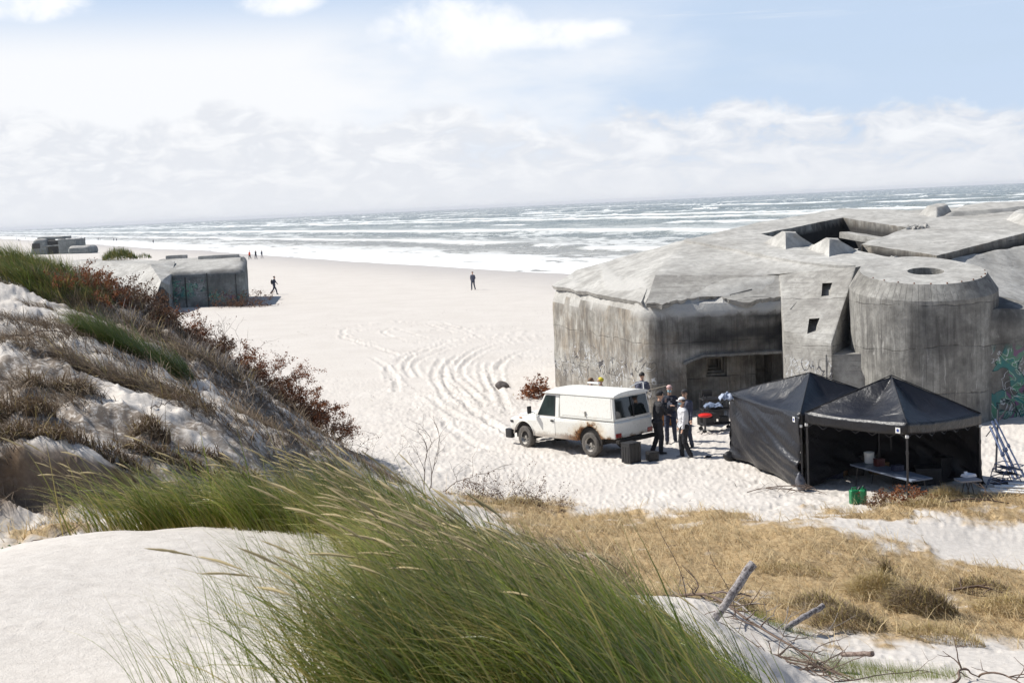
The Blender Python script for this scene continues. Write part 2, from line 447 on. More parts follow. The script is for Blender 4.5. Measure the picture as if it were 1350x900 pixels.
def sand_mat():
    t = NT('sand'); pos = t.co(which='World')
    n1 = t.noise(.35, 5, .6, pos); n2 = t.noise(9, 5, .65, pos); n3 = t.noise(140, 3, .6, pos)
    c = t.mix(t.ramp(n1, [(.3, 0.0), (.7, 1.0)]), (.58, .537, .488), (.65, .608, .558))
    c = t.mix(t.math('MULTIPLY', t.ramp(n2, [(.35, 1.0), (.62, 0.0)]), .45), c, (.42, .38, .34))
    c = t.mix(t.math('MULTIPLY', t.ramp(n3, [(.3, 1.0), (.5, 0.0)]), .35), c, (.38, .33, .28))
    wet = t.attr('wet')
    c = t.mix(t.math('MULTIPLY', wet, .62), c, (.36, .33, .31))
    # dark specks of shell, seaweed and twig litter
    sp = t.add('ShaderNodeTexVoronoi', {'Vector': t.co((1.6, 1.6, 1.6), 'World'), 'Scale': 1.6, 'Randomness': 1.0}).outputs['Distance']
    sp = t.math('MULTIPLY', t.ramp(sp, [(.05, 1.0), (.09, 0.0)]), t.ramp(t.noise(.5, 3, .6, pos), [(.5, 0.0), (.62, 1.0)]))
    c = t.mix(t.math('MULTIPLY', sp, .7), c, (.16, .12, .09))
    # matted straw
    st = t.attr('straw')
    sn = t.noise(5, 6, .75, pos, .6); sn2 = t.noise(26, 5, .8, pos, 1.2)
    sc = t.mix(t.ramp(sn, [(.35, 0.0), (.65, 1.0)]), (.38, .26, .125), (.64, .48, .27))
    sc = t.mix(t.ramp(sn2, [(.35, .75), (.6, 0.0)]), sc, (.13, .075, .035))
    c = t.mix(st, c, sc)
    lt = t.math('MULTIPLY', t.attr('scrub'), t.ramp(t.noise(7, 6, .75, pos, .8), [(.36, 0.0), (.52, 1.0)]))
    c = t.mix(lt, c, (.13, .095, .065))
    c = t.mix(t.math('MULTIPLY', t.attr('bank'), .9), c, t.mix(n2, (.05, .03, .017), (.20, .13, .075)))  # moist bank sand, darkened further to paint the undercut's shade
    h = t.math('ADD', t.math('MULTIPLY', n2, .6), t.math('MULTIPLY', t.noise(45, 4, .7, pos), .35))
    h = t.math('ADD', h, t.math('MULTIPLY', t.math('MULTIPLY', sn2, st), 1.2)); h = t.math('ADD', h, t.math('MULTIPLY', n3, .22))
    rip = t.noise(1.0, 4, .6, t.co((1.6, 7, 1), 'World', (0, 0, .35)), .7); h = t.math('ADD', h, t.math('MULTIPLY', rip, 1.1))
    t.set(color=c, rough=t.math('SUBTRACT', .92, t.math('MULTIPLY', wet, .45)), spec=.25, normal=t.bump(h, .022, .8))
    return t.m
MAT_SAND = sand_mat()
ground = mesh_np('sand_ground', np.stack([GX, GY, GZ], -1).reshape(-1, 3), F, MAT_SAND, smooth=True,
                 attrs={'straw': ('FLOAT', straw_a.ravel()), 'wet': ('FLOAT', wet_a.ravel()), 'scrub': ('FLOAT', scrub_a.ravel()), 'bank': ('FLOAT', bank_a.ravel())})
tag(ground, kind='structure')
_zs = (GX, GY, GZ)

# ================================================================ sea
def sea():
    az = np.radians(np.linspace(-27, 30, 1100)); r = [45.0]
    while r[-1] < 14000: r.append(r[-1]*(1.0035 if r[-1] < 1400 else 1.012 if r[-1] < 4000 else 1.08))
    r = np.array(r); A, Rr = np.meshgrid(az, r); X = Rr*np.sin(A); Y = Rr*np.cos(A)
    s = seaward(X, Y) + 7*(fbm(along(X, Y)*.018, X*0, 5)-.5); a = along(X, Y)
    lod = sstep(6000, 900, Rr)
    z = np.full(X.shape, -1.02); foam = np.zeros(X.shape)
    # long swell rows running with the shore, broken up along their length
    warp = 26*(fbm(a*.010, s*.006, 12, 3)-.5) + 5*(fbm(a*.05, s*.05, 14, 2)-.5)
    for s0, hgt, wid, fr, wf in ((40, .32, 7, .9, 12), (88, .95, 10, 1.25, 34), (150, .55, 11, .35, 9), (205, 1.05, 12, 1.0, 26), (262, 1.0, 13, .9, 30), (330, .9, 16, .35, 12), (420, 1.0, 18, .4, 14), (540, 1.0, 22, .3, 13), (700, 1.0, 26, .25, 13), (900, 1.1, 30, .22, 15)):
        w = warp*(.7+s0/260)
        u = s - s0 + w
        amp = .55+.9*fbm(a*.012+s0, s*0+s0, 23, 3)
        crest = np.exp(-(np.where(u < 0, u/(wid*.45), u/wid))**2)
        z += hgt*amp*crest*.9
        br = sstep(.62-.42*fr, .70-.42*fr, fbm(a*.011+s0*3.3, s*.004, 29, 4))       # stretches that break
        tail = np.where(u < 0, np.exp(-(u/(wid*.35))**2), np.exp(-(u/wf)))*(u > -wid)
        tex = .6*fbm(a*.10, s*.22, 33, 4) + .4*fbm(a*.5, s*1.1, 34, 4)
        foam = np.maximum(foam, br*tail*sstep(.32, .52, tex+.35*tail))
        z += br*crest*.35*fbm(a*.35, s*.35, 35, 2)
    # choppy wind sea
    ch = fbm(a*.06+s*.05, s*.16, 41, 4)-.5
    z += lod*(.9*ch*sstep(10, 90, s)*.9 + .28*(fbm(a*.3, s*.6, 43, 3)-.5)*sstep(0, 30, s))
    cap = sstep(.63, .70, fbm(a*.035, s*.13, 47, 4))*sstep(120, 260, s)
    cap = cap*sstep(.45, .6, fbm(a*.2, s*.5, 49, 3))
    foam = np.maximum(foam, cap*.9)
    # streaks of old foam in the surf and the thin wash on the sand
    lace = .62*fbm(a*.05, s*.13, 53, 4) + .38*fbm(a*.35, s*.9, 54, 4)
    foam = np.maximum(foam, sstep(.50, .60, lace)*sstep(300, 30, s)*.62)
    wash = sstep(34, 8, s)*sstep(-14, -8, s+6*fbm(a*.05, s*0, 57, 3))
    foam = np.maximum(foam, wash*sstep(.38, .56, .6*fbm(a*.08, s*.25, 55, 4)+.4*fbm(a*.4, s*1.0, 56, 4)+.15*sstep(16, 4, s)))
    # the water sheet thins out over the sand
    gz = beach_z(X, Y)
    z = np.where(s < 14, np.maximum(-1.02 + .05*(fbm(a*.15, s*.3, 59, 3)), gz + .03) , z)
    z = np.where(s < -5, gz + .03*sstep(-13, -5, s) - .10*sstep(-8, -14, s), z)
    z = z*(1) - (Rr > 14500)*0
    n, m = X.shape; ii, jj = np.meshgrid(np.arange(n-1), np.arange(m-1), indexing='ij'); v0 = (ii*m+jj).ravel()
    Fq = np.stack([v0, v0+m, v0+m+1, v0+1], 1)
    keep = (s.ravel()[Fq] > -14).any(1)
    Fq = Fq[keep]
    used = np.unique(Fq); rm = np.zeros(n*m, np.int32); rm[used] = np.arange(len(used))
    V = np.stack([X, Y, z], -1).reshape(-1, 3)[used]
    t = NT('sea_water'); pos = t.co(which='World')
    n1 = t.noise(.05, 4, .6, pos); n2 = t.noise(.9, 5, .65, pos); n3 = t.noise(5, 4, .6, pos)
    c = t.mix(t.ramp(n1, [(.35, 0.0), (.65, 1.0)]), (.13, .155, .14), (.21, .225, .20))
    shal = t.attr('shal'); c = t.mix(shal, c, (.30, .27, .22))
    fo = t.attr('foam'); fm = t.math('MULTIPLY', fo, t.ramp(t.math('ADD', n2, t.math('MULTIPLY', fo, .45)), [(.42, 0.0), (.62, 1.0)]))
    c = t.mix(fm, c, (.86, .87, .86))
    h = t.math('ADD', t.math('MULTIPLY', n2, .7), t.math('MULTIPLY', n3, .15))
    t.set(color=c, rough=t.math('ADD', .24, t.math('MULTIPLY', fm, .6)), spec=.5, normal=t.bump(h, .5, .9)); t.b.inputs['IOR'].default_value = 1.33
    o = mesh_np('sea_water', V, rm[Fq], t.m, smooth=True, attrs={'foam': ('FLOAT', foam.ravel()[used]), 'shal': ('FLOAT', (sstep(110, 5, s)*.8).ravel()[used])})
    tag(o, kind='structure')
sea()

# ================================================================ sky and sun
SUN_AZ = math.atan2(-.955, .29)     # compass style: angle from +Y, clockwise
SUN_EL = R(47)
def sky():
    w = bpy.data.worlds.new('World'); SC.world = w; w.use_nodes = True
    t = w.node_tree; n = t.nodes; n.clear(); L = t.links.new
    out = n.new('ShaderNodeOutputWorld'); bg = n.new('ShaderNodeBackground'); L(bg.outputs[0], out.inputs[0])
    sk = n.new('ShaderNodeTexSky'); sk.sky_type = 'NISHITA'; sk.sun_disc = False; sk.sun_elevation = SUN_EL; sk.sun_rotation = SUN_AZ
    sk.altitude = 0; sk.air_density = 1.0; sk.dust_density = .6; sk.ozone_density = 1.2
    tc = n.new('ShaderNodeTexCoord'); sep = n.new('ShaderNodeSeparateXYZ'); L(tc.outputs['Generated'], sep.inputs[0])
    def M(op, a, b=0.0, c=None, clamp=False):
        m = n.new('ShaderNodeMath'); m.operation = op; m.use_clamp = clamp
        for k, v in ((0, a), (1, b), (2, c)):
            if v is None: continue
            if hasattr(v, 'is_output'): L(v, m.inputs[k])
            else: m.inputs[k].default_value = v
        return m.outputs[0]
    def ss(x, a, b):
        r = n.new('ShaderNodeMapRange'); r.interpolation_type = 'SMOOTHSTEP'; L(x, r.inputs[0])
        r.inputs[1].default_value = a; r.inputs[2].default_value = b; return r.outputs[0]
    X, Y, Z = sep.outputs
    az = M('ARCTAN2', X, Y)                      # radians, 0 ahead, right positive
    el = Z
    def vec(sx, sy, ox=0, oy=0):
        cb = n.new('ShaderNodeCombineXYZ'); L(M('MULTIPLY_ADD', az, sx, ox), cb.inputs[0]); L(M('MULTIPLY_ADD', el, sy, oy), cb.inputs[1]); return cb.outputs[0]
    def nz(v, det=6, ro=.55, dist=0.0):
        q = n.new('ShaderNodeTexNoise'); L(v, q.inputs['Vector']); q.inputs['Scale'].default_value = 1; q.inputs['Detail'].default_value = det
        q.inputs['Roughness'].default_value = ro; q.inputs['Distortion'].default_value = dist; return q.outputs['Fac']
    def mixc(f, a, b):
        m = n.new('ShaderNodeMix'); m.data_type = 'RGBA'
        for k, v in ((0, f), (6, a), (7, b)):
            if hasattr(v, 'is_output'): L(v, m.inputs[k])
            else: m.inputs[k].default_value = (*v, 1) if hasattr(v, '__len__') else v
        return m.outputs[2]
    K = .885/.09
    veil = (.56*K, .68*K, .87*K); white = (.90*K, .91*K, .93*K); shade = (.69*K, .72*K, .78*K); low = (.78*K, .80*K, .84*K)
    # thin high veil over everything seen, clearer to the upper right
    clear = M('MULTIPLY', ss(az, -.02, .24), M('MULTIPLY', ss(el, .060, .088), 1))
    wisps = nz(vec(9, 60), 6, .6, .4)
    vf = M('SUBTRACT', M('ADD', .82, M('MULTIPLY', wisps, .15)), M('MULTIPLY', clear, .05), clamp=True)
    c = mixc(M('MULTIPLY', vf, ss(el, .27, .15)), sk.outputs[0], veil)
    # broad white sheet of the left half
    sheet = M('MULTIPLY', ss(M('ADD', M('MULTIPLY', az, -1.0), M('MULTIPLY', nz(vec(7, 22, 3, 1), 5, .55), .5)), .03, .38), ss(el, .16, .11))
    c = mixc(M('MULTIPLY', sheet, .95), c, white)
    # cirrus streak at the top right
    cs = M('MULTIPLY', ss(nz(vec(7, 170, 5, 2), 6, .6, .5), .50, .68), M('MULTIPLY', ss(az, .08, .2), M('MULTIPLY', ss(el, .118, .13), ss(el, .16, .135))))
    c = mixc(M('MULTIPLY', cs, .6), c, white)
    # cumulus bank over the horizon: puffy top edge, dimmer below
    top = M('ADD', M('MULTIPLY', nz(vec(13, 16, 1, 7), 7, .6, .3), .085), M('MULTIPLY', az, -.03))
    dep = M('SUBTRACT', M('ADD', top, .026), el)           # >0 inside the bank
    bank = ss(dep, -.001, .012)
    body = nz(vec(26, 62, 9, 4), 7, .62, .5)
    bcol = mixc(ss(body, .36, .70), shade, white)
    c = mixc(M('MULTIPLY', bank, M('MULTIPLY', ss(body, .25, .5), .92)), c, bcol)
    # separate small heaps near the top, left of the middle
    def heap(a0, e0, ra, re, seed):
        da = M('DIVIDE', M('SUBTRACT', az, a0), ra); de = M('DIVIDE', M('SUBTRACT', el, e0), re)
        rr = M('ADD', M('MULTIPLY', da, da), M('MULTIPLY', de, de))
        f = M('SUBTRACT', M('ADD', 1.05, M('MULTIPLY', M('SUBTRACT', nz(vec(30, 38, seed, seed), 6, .6, .3), .5), 2.6)), rr)
        return ss(f, -.15, 1.25)
    for hp in ((-.03, .128, .055, .024, 3), (.032, .120, .050, .012, 8), (-.155, .149, .035, .010, 13), (.082, .122, .018, .008, 17), (-.33, .150, .05, .012, 31)):
        c = mixc(M('MULTIPLY', heap(*hp), .95), c, (.97*K, .98*K, 1.0*K))
    # pale air right over the sea
    c = mixc(M('MULTIPLY', ss(el, .05, .0), .75), c, low)
    # scattered cloud over the rest of the sky, so the fill light is white as well as blue
    ovh = M('MULTIPLY', ss(nz(vec(2.5, 4, 11, 3), 5, .6, .3), .5, .62), ss(el, .2, .35))
    c = mixc(M('MULTIPLY', ovh, .15), c, shade)
    L(c, bg.inputs[0]); bg.inputs[1].default_value = .09
    ld = bpy.data.lights.new('sun', 'SUN'); ld.energy = 5.0; ld.angle = R(.53); ld.color = (1, .965, .90)
    lo = link(bpy.data.objects.new('sun', ld))
    d = Vector((math.sin(SUN_AZ)*math.cos(SUN_EL), math.cos(SUN_AZ)*math.cos(SUN_EL), math.sin(SUN_EL)))
    lo.rotation_euler = d.to_track_quat('Z', 'Y').to_euler(); lo.location = d*100
sky()
SC.view_settings.view_transform = 'Standard'; SC.view_settings.look = 'None'; SC.view_settings.gamma = 1
SC.view_settings.exposure = .30
SC.cycles.use_denoising = True
SC.cycles.max_bounces = 6; SC.cycles.diffuse_bounces = 3; SC.cycles.transparent_max_bounces = 8
# ================================================================ concrete
def concrete(name, a=(.30, .285, .26), b=(.42, .405, .375), dark=(.13, .125, .12), streak=.7, board='H', warm=0.0, grime=.5, top=False):
    t = NT(name); pos = t.co(which='World')
    n1 = t.noise(.45, 6, .62, pos, .3); n2 = t.noise(3.2, 6, .68, pos, .2); n3 = t.noise(32, 4, .7, pos)
    c = t.mix(t.ramp(n1, [(.33, 0.0), (.66, 1.0)]), a, b)
    c = t.mix(t.ramp(n2, [(.40, .45), (.60, 0.0)]), c, dark)
    if warm: c = t.mix(t.math('MULTIPLY', t.ramp(t.noise(1.1, 5, .7, pos), [(.45, 0.0), (.62, 1.0)]), warm), c, (.30, .20, .10))
    if streak:
        smk = t.ramp(t.noise(.55, 4, .6, pos), [(.38, .25), (.62, 1.0)])
        sv = t.noise(1.0, 6, .7, t.co((3.2, 3.2, .38), 'World'), .8)
        c = t.mix(t.math('MULTIPLY', t.math('MULTIPLY', smk, t.ramp(sv, [(.38, 1.0), (.56, 0.0)])), streak), c, dark)
        sw = t.noise(1.0, 5, .7, t.co((6, 6, .9), 'World'), .9)
        c = t.mix(t.math('MULTIPLY', t.ramp(sw, [(.60, 0.0), (.68, 1.0)]), streak*.7), c, (.56, .54, .50))
    if grime:
        g = t.noise(.8, 6, .65, t.co((1, 1, .8), 'World'), .8)
        c = t.mix(t.math('MULTIPLY', t.ramp(g, [(.36, 1.0), (.52, 0.0)]), grime), c, dark)
    # white lime and paint scabs
    sp = t.noise(4.2, 6, .8, t.co((1, 1, .45), 'World'), .4)
    c = t.mix(t.ramp(sp, [(.69, 0.0), (.74, .75)]), c, (.60, .585, .55))
    # shuttering board marks
    if board == 'H':
        z = t.add('ShaderNodeSeparateXYZ', {'Vector': pos}).outputs[2]
        w = t.math('FRACT', t.math('MULTIPLY', t.math('ADD', z, t.math('MULTIPLY', n2, .03)), 6.2))
    elif board == 'V':
        s = t.add('ShaderNodeSeparateXYZ', {'Vector': pos}).outputs
        w = t.math('FRACT', t.math('MULTIPLY', t.math('ADD', s[0], t.math('MULTIPLY', s[1], .8)), 5.2))
    elif board == 'R':
        s = t.add('ShaderNodeSeparateXYZ', {'Vector': t.co(which='Object')}).outputs
        w = t.math('FRACT', t.math('MULTIPLY', t.math('ARCTAN2', s[0], s[1]), 11.5))
    else: w = None
    h = t.math('ADD', t.math('MULTIPLY', n3, .3), t.math('MULTIPLY', n2, .9))
    if w is not None:
        ln = t.ramp(w, [(.0, 1.0), (.05, 0.0), (.95, 0.0), (1.0, 1.0)])
        lm = t.math('MULTIPLY', ln, t.ramp(t.noise(1.3, 3, .6, pos), [(.35, .1), (.65, 1.0)]))
        c = t.mix(t.math('MULTIPLY', lm, .6), c, dark); h = t.math('SUBTRACT', h, t.math('MULTIPLY', lm, .45))
    if board in ('V', 'R', 'H'):       # level joints where one pour stopped and the next began
        zz = t.add('ShaderNodeSeparateXYZ', {'Vector': pos}).outputs[2]
        jw = t.math('FRACT', t.math('MULTIPLY', t.math('ADD', zz, t.math('MULTIPLY', t.noise(.8, 3, .5, pos), .35)), .74))
        jl_ = t.math('MULTIPLY', t.ramp(jw, [(.0, 1.0), (.012, 0.0), (.985, 0.0), (1.0, 1.0)]), t.ramp(t.noise(1.9, 4, .6, pos), [(.4, .1), (.6, 1.0)]))
        c = t.mix(t.math('MULTIPLY', jl_, .6), c, dark); h = t.math('SUBTRACT', h, t.math('MULTIPLY', jl_, 1.0))
        tone_ = t.ramp(t.math('FRACT', t.math('MULTIPLY', t.math('ADD', zz, t.math('MULTIPLY', t.noise(.8, 3, .5, pos), .35)), .37)), [(0, .0), (.5, .18), (.51, .0), (1.0, .1)])
        c = t.mix(tone_, c, dark)
    at = t.attr('stain_shade'); c = t.mix(at, c, (.035, .034, .034))  # stains, plus shade painted into the roof pit and right face
    br = t.attr('broken'); c = t.mix(br, c, (.50, .485, .455)); h = t.math('ADD', h, t.math('MULTIPLY', t.math('MULTIPLY', br, t.noise(7, 6, .8, pos)), 2.0))
    # sprayed paint: wandering lines and filled patches, only where the wall was painted
    gr = t.attr('graf'); gc = t.attr('gcol')
    g1 = t.noise(1.05, 2, .45, pos, 1.4); g2 = t.noise(1.5, 2, .4, t.co((1, 1, 1), 'World', (0, 0, 1.3)), 2.2)
    def contour(g, lv, w): return t.ramp(t.math('ABSOLUTE', t.math('SUBTRACT', g, lv)), [(w, 1.0), (w*1.5, 0.0)])
    fill = t.math('MULTIPLY', t.ramp(g1, [(.47, 0.0), (.49, 1.0)]), t.math('MULTIPLY', gr, gc))
    fc = t.mix(t.ramp(g2, [(.44, 0.0), (.46, 1.0)]), (.05, .20, .19), (.10, .27, .17))
    fc = t.mix(t.ramp(g2, [(.60, 0.0), (.62, 1.0)]), fc, (.22, .10, .20))
    c = t.mix(t.math('MULTIPLY', fill, t.ramp(n2, [(.3, .35), (.6, .95)])), c, fc)
    c = t.mix(t.math('MULTIPLY', t.math('MULTIPLY', contour(g2, .5, .010), gr), .75), c, (.55, .57, .60))
    c = t.mix(t.math('MULTIPLY', t.math('MULTIPLY', contour(g1, .5, .010), gr), .85), c, (.03, .03, .04))
    # pits
    vo = t.add('ShaderNodeTexVoronoi', {'Vector': pos, 'Scale': 2.6}).outputs['Distance']
    pit = t.ramp(vo, [(.045, 1.0), (.075, 0.0)]); c = t.mix(t.math('MULTIPLY', pit, .7), c, dark)
    t.set(color=c, rough=.93, spec=.2, normal=t.bump(h, .035, .9))
    return t.m
M_CON_WALL = concrete('concrete_wall_weathered', (.31, .295, .26), (.52, .50, .455), (.10, .09, .08), streak=.85, board='V', warm=.30, grime=.5)
M_CON_TOWER = concrete('concrete_tower_board_marked', (.24, .23, .205), (.43, .415, .38), (.085, .08, .075), streak=.75, board='R', grime=.5)
M_CON_BLOCK = concrete('concrete_block_board_marked', (.32, .305, .275), (.46, .445, .41), (.14, .13, .12), streak=.2, board='H', grime=.35)
M_CON_ROOF = concrete('concrete_roof_bleached', (.38, .365, .335), (.54, .525, .49), (.20, .19, .175), streak=0, board=None, grime=.38)
M_RUST = simple('rusty_iron', (.16, .06, .025), .9, .5, 14, bump=.01)
M_DARK = simple('opening_shade_and_joint', (.05, .048, .045), .95, .3, 4)  # near-black that paints the shade of openings; also used for joints

def refine(bm, L, disp=0.0, seed=0, freq=.8, big=0.0):
    """cut long edges until all are short, then roughen the surface a little"""
    bmesh.ops.triangulate(bm, faces=[f for f in bm.faces if len(f.verts) > 4])
    for _ in range(9):
        es = [e for e in bm.edges if e.calc_length() > L]
        if not es: break
        bmesh.ops.subdivide_edges(bm, edges=es, cuts=1, use_grid_fill=True)
        bmesh.ops.triangulate(bm, faces=[f for f in bm.faces if len(f.verts) > 4])
    bm.normal_update()
    if disp:
        for v in bm.verts:
            p = v.co*freq + Vector((seed, seed*2, 0))
            n = mnoise.fractal(p, .8, 2.1, 5)*disp
            if big: n -= max(0, mnoise.fractal(v.co*.55+Vector((seed, 5, 1)), 1, 2, 4)-.35)*big
            v.co += v.normal*n
def solid(verts, faces, bevel=0, seg=2, bevel_edges=None):
    bm = bmesh.new(); vs = [bm.verts.new(v) for v in verts]
    for f in faces: bm.faces.new([vs[i] for i in f])
    bm.verts.ensure_lookup_table()
    bmesh.ops.recalc_face_normals(bm, faces=bm.faces[:])
    if bevel_edges:
        for (pair, off, sg) in bevel_edges:
            e = bm.edges.get((vs[pair[0]], vs[pair[1]])) if vs[pair[0]].is_valid and vs[pair[1]].is_valid else None
            if e: bmesh.ops.bevel(bm, geom=[e], offset=off, segments=sg, affect='EDGES', profile=.5)
    if bevel:
        bmesh.ops.bevel(bm, geom=[e for e in bm.edges if e.calc_face_angle(0) > .3], offset=bevel, segments=seg, affect='EDGES', profile=.5)
    return bm
def boolean(bm, cutters):
    """carve closed cutter meshes out of bm (exact solver), returns a new bmesh"""
    me = bpy.data.meshes.new('tmp'); bm.to_mesh(me); bm.free(); o = bpy.data.objects.new('tmp', me); COL.objects.link(o); cs = []
    for cb in cutters:
        cm = bpy.data.meshes.new('cut'); bmesh.ops.recalc_face_normals(cb, faces=cb.faces[:]); cb.to_mesh(cm); cb.free()
        co = bpy.data.objects.new('cut', cm); COL.objects.link(co); cs.append(co)
        m = o.modifiers.new('b', 'BOOLEAN'); m.operation = 'DIFFERENCE'; m.solver = 'EXACT'; m.object = co
    bpy.context.view_layer.update()
    ev = o.evaluated_get(bpy.context.evaluated_depsgraph_get()); out = bmesh.new(); out.from_mesh(ev.to_mesh()); ev.to_mesh_clear()
    for x in cs + [o]:
        d = x.data; bpy.data.objects.remove(x); bpy.data.meshes.remove(d)
    return out
def paint(o, name, fn):
    me = o.data; n = len(me.vertices); co = np.empty(n*3, np.float32); me.vertices.foreach_get('co', co); co = co.reshape(-1, 3)
    a = me.attributes.new(name, 'FLOAT', 'POINT'); a.data.foreach_set('value', np.asarray(fn(co), np.float32))

# ================================================================ the big bunker
RZ0, RK = .2, .10            # roof plane z = RZ0 + RK*y: the whole block has tipped towards the viewer
def RP(px, py): return PL(px, py, RZ0, RK)
def dn(v, z=-.7): return Vector((v.x, v.y, z))
def big_bunker():
    root = empty('bunker', (8, 46, 0), label='huge grey concrete bunker with round turret and open roof pit, behind the black tents', cat='bunker')
    def put(name, bm, m, smooth=30):
        o = obj(name, bm, m, None, smooth); o.parent = root; o.matrix_parent_inverse = Matrix.Translation(-root.location); return o
    a, b, c = P(727,378,55), P(850,402,46), P(1037,398,46.3)
    a2, b2, c2 = P(760,356,56.5), P(864,363,48.4), P(1027,363,47.6)
    R0, R1 = P(905,316,55), P(1128,352,46)
    R2 = RP(1181,341); R3 = RP(1236,337); R4 = RP(1350,307); R5 = RP(1500,272)
    FR3, FR2, FR1, FR = RP(1500,262), RP(1350,268), RP(1200,277), RP(1112,274.5); FL = RP(1000,293)
    # hidden landward and far sides
    f1 = Vector((3.5, 64, 4.2)); f2 = Vector((14, 72, 5))
    V = [a, b, c, a2, b2, c2, R0, R1, R2, R3, R4, R5, FR3, FR2, FR1, FR, FL]
    base_idx = [0, 1, 2, 7, 8, 9, 10, 11, 12, 13, 14, 15, 16]
    bb = {i: len(V)+k for k, i in enumerate(base_idx)}
    V2 = V + [dn(V[i]) for i in base_idx]
    nf1 = len(V2); V2 += [dn(f1), f1]
    faces = [
      (bb[0], bb[1], 1, 0), (bb[1], bb[2], 2, 1),
      (0, 1, 4, 3), (1, 2, 5, 4), (3, 4, 6), (4, 5, 7, 6),
      (bb[2], bb[7], 7, 5, 2),
      (bb[7], bb[8], 8, 7), (bb[8], bb[9], 9, 8), (bb[9], bb[10], 10, 9), (bb[10], bb[11], 11, 10), (bb[11], bb[12], 12, 11),
      (bb[12], bb[13], 13, 12), (bb[13], bb[14], 14, 13), (bb[14], bb[15], 15, 14), (bb[15], bb[16], 16, 15),
      (bb[16], nf1, nf1+1, 16), (nf1, bb[0], 0, nf1+1), (nf1+1, 0, 3), (nf1+1, 3, 6, 16),
      (6, 7, 8, 9, 10, 11, 12, 13, 14, 15, 16),
      tuple([nf1] + [bb[i] for i in reversed([0, 1, 2, 7, 8, 9, 10, 11, 12, 13, 14, 15, 16])]),
    ]
    bm = solid(V2, faces, bevel_edges=[((1, bb[1]), .55, 5)])
    cuts = []
    # pit in the roof
    cb = bmesh.new(); pit = [RP(1003,308.5), RP(1111.5,287), RP(1197,300), RP(1135,322), RP(1132,328), RP(1060,321)]
    prism(cb, [p+Vector((0,0,1)) for p in pit], (0, 0, -4.2)); cuts.append(cb)
    cb = bmesh.new(); slot = [RP(1136,321.6), RP(1236,337.3), RP(1216,345), RP(1179,354), RP(1180,340), RP(1130,330.2)]
    prism(cb, [p+Vector((0,0,1)) for p in slot], (0, 0, -2.0)); cuts.append(cb)
    # sheltered recess under the overhang, with its door and stepped embrasure
    x0 = P(905,480,46).x; x1 = c.x+.5; zt = 2.0
    cb = bmesh.new(); prism(cb, [Vector((x0, 45.0, -1)), Vector((x1, 45.0, -1)), Vector((x1, 45.0, zt+.02)), Vector((x0+.6, 45.0, zt+.02)), Vector((x0, 45.0, zt-.2))], (0, 2.1, 0)); cuts.append(cb)
    dx0 = P(997,500,47.1).x; dx1 = P(1018,500,47.1).x
    cb = bmesh.new(); prism(cb, [Vector((dx0, 46.9, -.9)), Vector((dx1, 46.9, -.9)), Vector((dx1, 46.9, 1.85)), Vector((dx0, 46.9, 1.85))], (0, 1.6, 0)); cuts.append(cb)
    wx0 = P(930,480,47.1).x; wx1 = P(958,480,47.1).x
    for k in range(4):
        s = k*.085; cb = bmesh.new()
        prism(cb, [Vector((wx0+s*.8, 47.0-.02*k, 1.18+s)), Vector((wx1-s*.8, 47.0-.02*k, 1.18+s)), Vector((wx1-s*.8, 47.0-.02*k, 1.88-s*.6)), Vector((wx0+s*.8, 47.0-.02*k, 1.88-s*.6))], (0, .26*(k+1), 0)); cuts.append(cb)
    bm = boolean(bm, cuts); refine(bm, .42, .035, 1, .9)
    for v in bm.verts:      # weathered, rounded-off head of the walls
        x, y, z = v.co
        if y < 47.2 and b.x-.4 < x < c.x+.6 and 3.2 < z < 4.0 and y < 46.8: v.co.y += ((z-3.2)/.65)**2*.20*(1+.4*mnoise.noise(v.co*1.3))
        elif x < b.x+.5 and y > 46.3 and z > 3.3 and z < 3.88+(y-46)*.03: v.co.x += ((z-3.3)/.6)**2*.16
    bmesh.ops.recalc_face_normals(bm, faces=bm.faces[:])
    for f in bm.faces:
        cc = f.calc_center_median()
        f.material_index = 1 if f.normal.z > .25 else 0
        if cc.y > 46.55 and cc.z < 2.0 and cc.x > x0-.1 and cc.x < x1 and cc.y < 49: f.material_index = 0
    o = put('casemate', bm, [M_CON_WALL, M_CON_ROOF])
    def stain_shade(co):
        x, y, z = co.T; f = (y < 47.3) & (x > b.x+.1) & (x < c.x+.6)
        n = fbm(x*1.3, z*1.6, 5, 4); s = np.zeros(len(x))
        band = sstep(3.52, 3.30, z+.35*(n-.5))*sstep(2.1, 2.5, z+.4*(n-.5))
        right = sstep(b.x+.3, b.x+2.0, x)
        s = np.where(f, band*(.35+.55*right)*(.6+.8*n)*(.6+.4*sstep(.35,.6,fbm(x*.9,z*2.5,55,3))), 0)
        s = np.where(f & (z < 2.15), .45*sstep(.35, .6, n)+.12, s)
        shade_area = ((z < RZ0+RK*y-.30) & (y > 48.8) & (x > 8.5) & (z > .6)) | ((z < RZ0+RK*y-.08) & (x > 13.6) & (y > 48))
        return np.clip(np.where(shade_area, .80+.25*n, s), 0, 1)  # pit walls and right roof face painted near-black for their shade
    paint(o, 'stain_shade', stain_shade)
    def broken(co):
        x, y, z = co.T; f = (y < 46.9) & (x > b.x-.6) & (x < c.x+.6)
        n = fbm(x*2.1, z*2.1, 15, 4)
        s = np.where(f, sstep(3.38, 3.55, z+.3*(n-.5))*sstep(4.0, 3.8, z), 0)  # broken concrete, also brightened for light falling on its bulging head
        lw = (x < b.x+.3) & (y > 45.9) & (y < 56)
        top = 3.85+(y-46)*.024
        s = np.where(lw, np.maximum(s, .7*sstep(top-.55, top-.25, z+.5*(n-.5))*sstep(.45, .6, n)), s)
        return s
    paint(o, 'broken', broken)
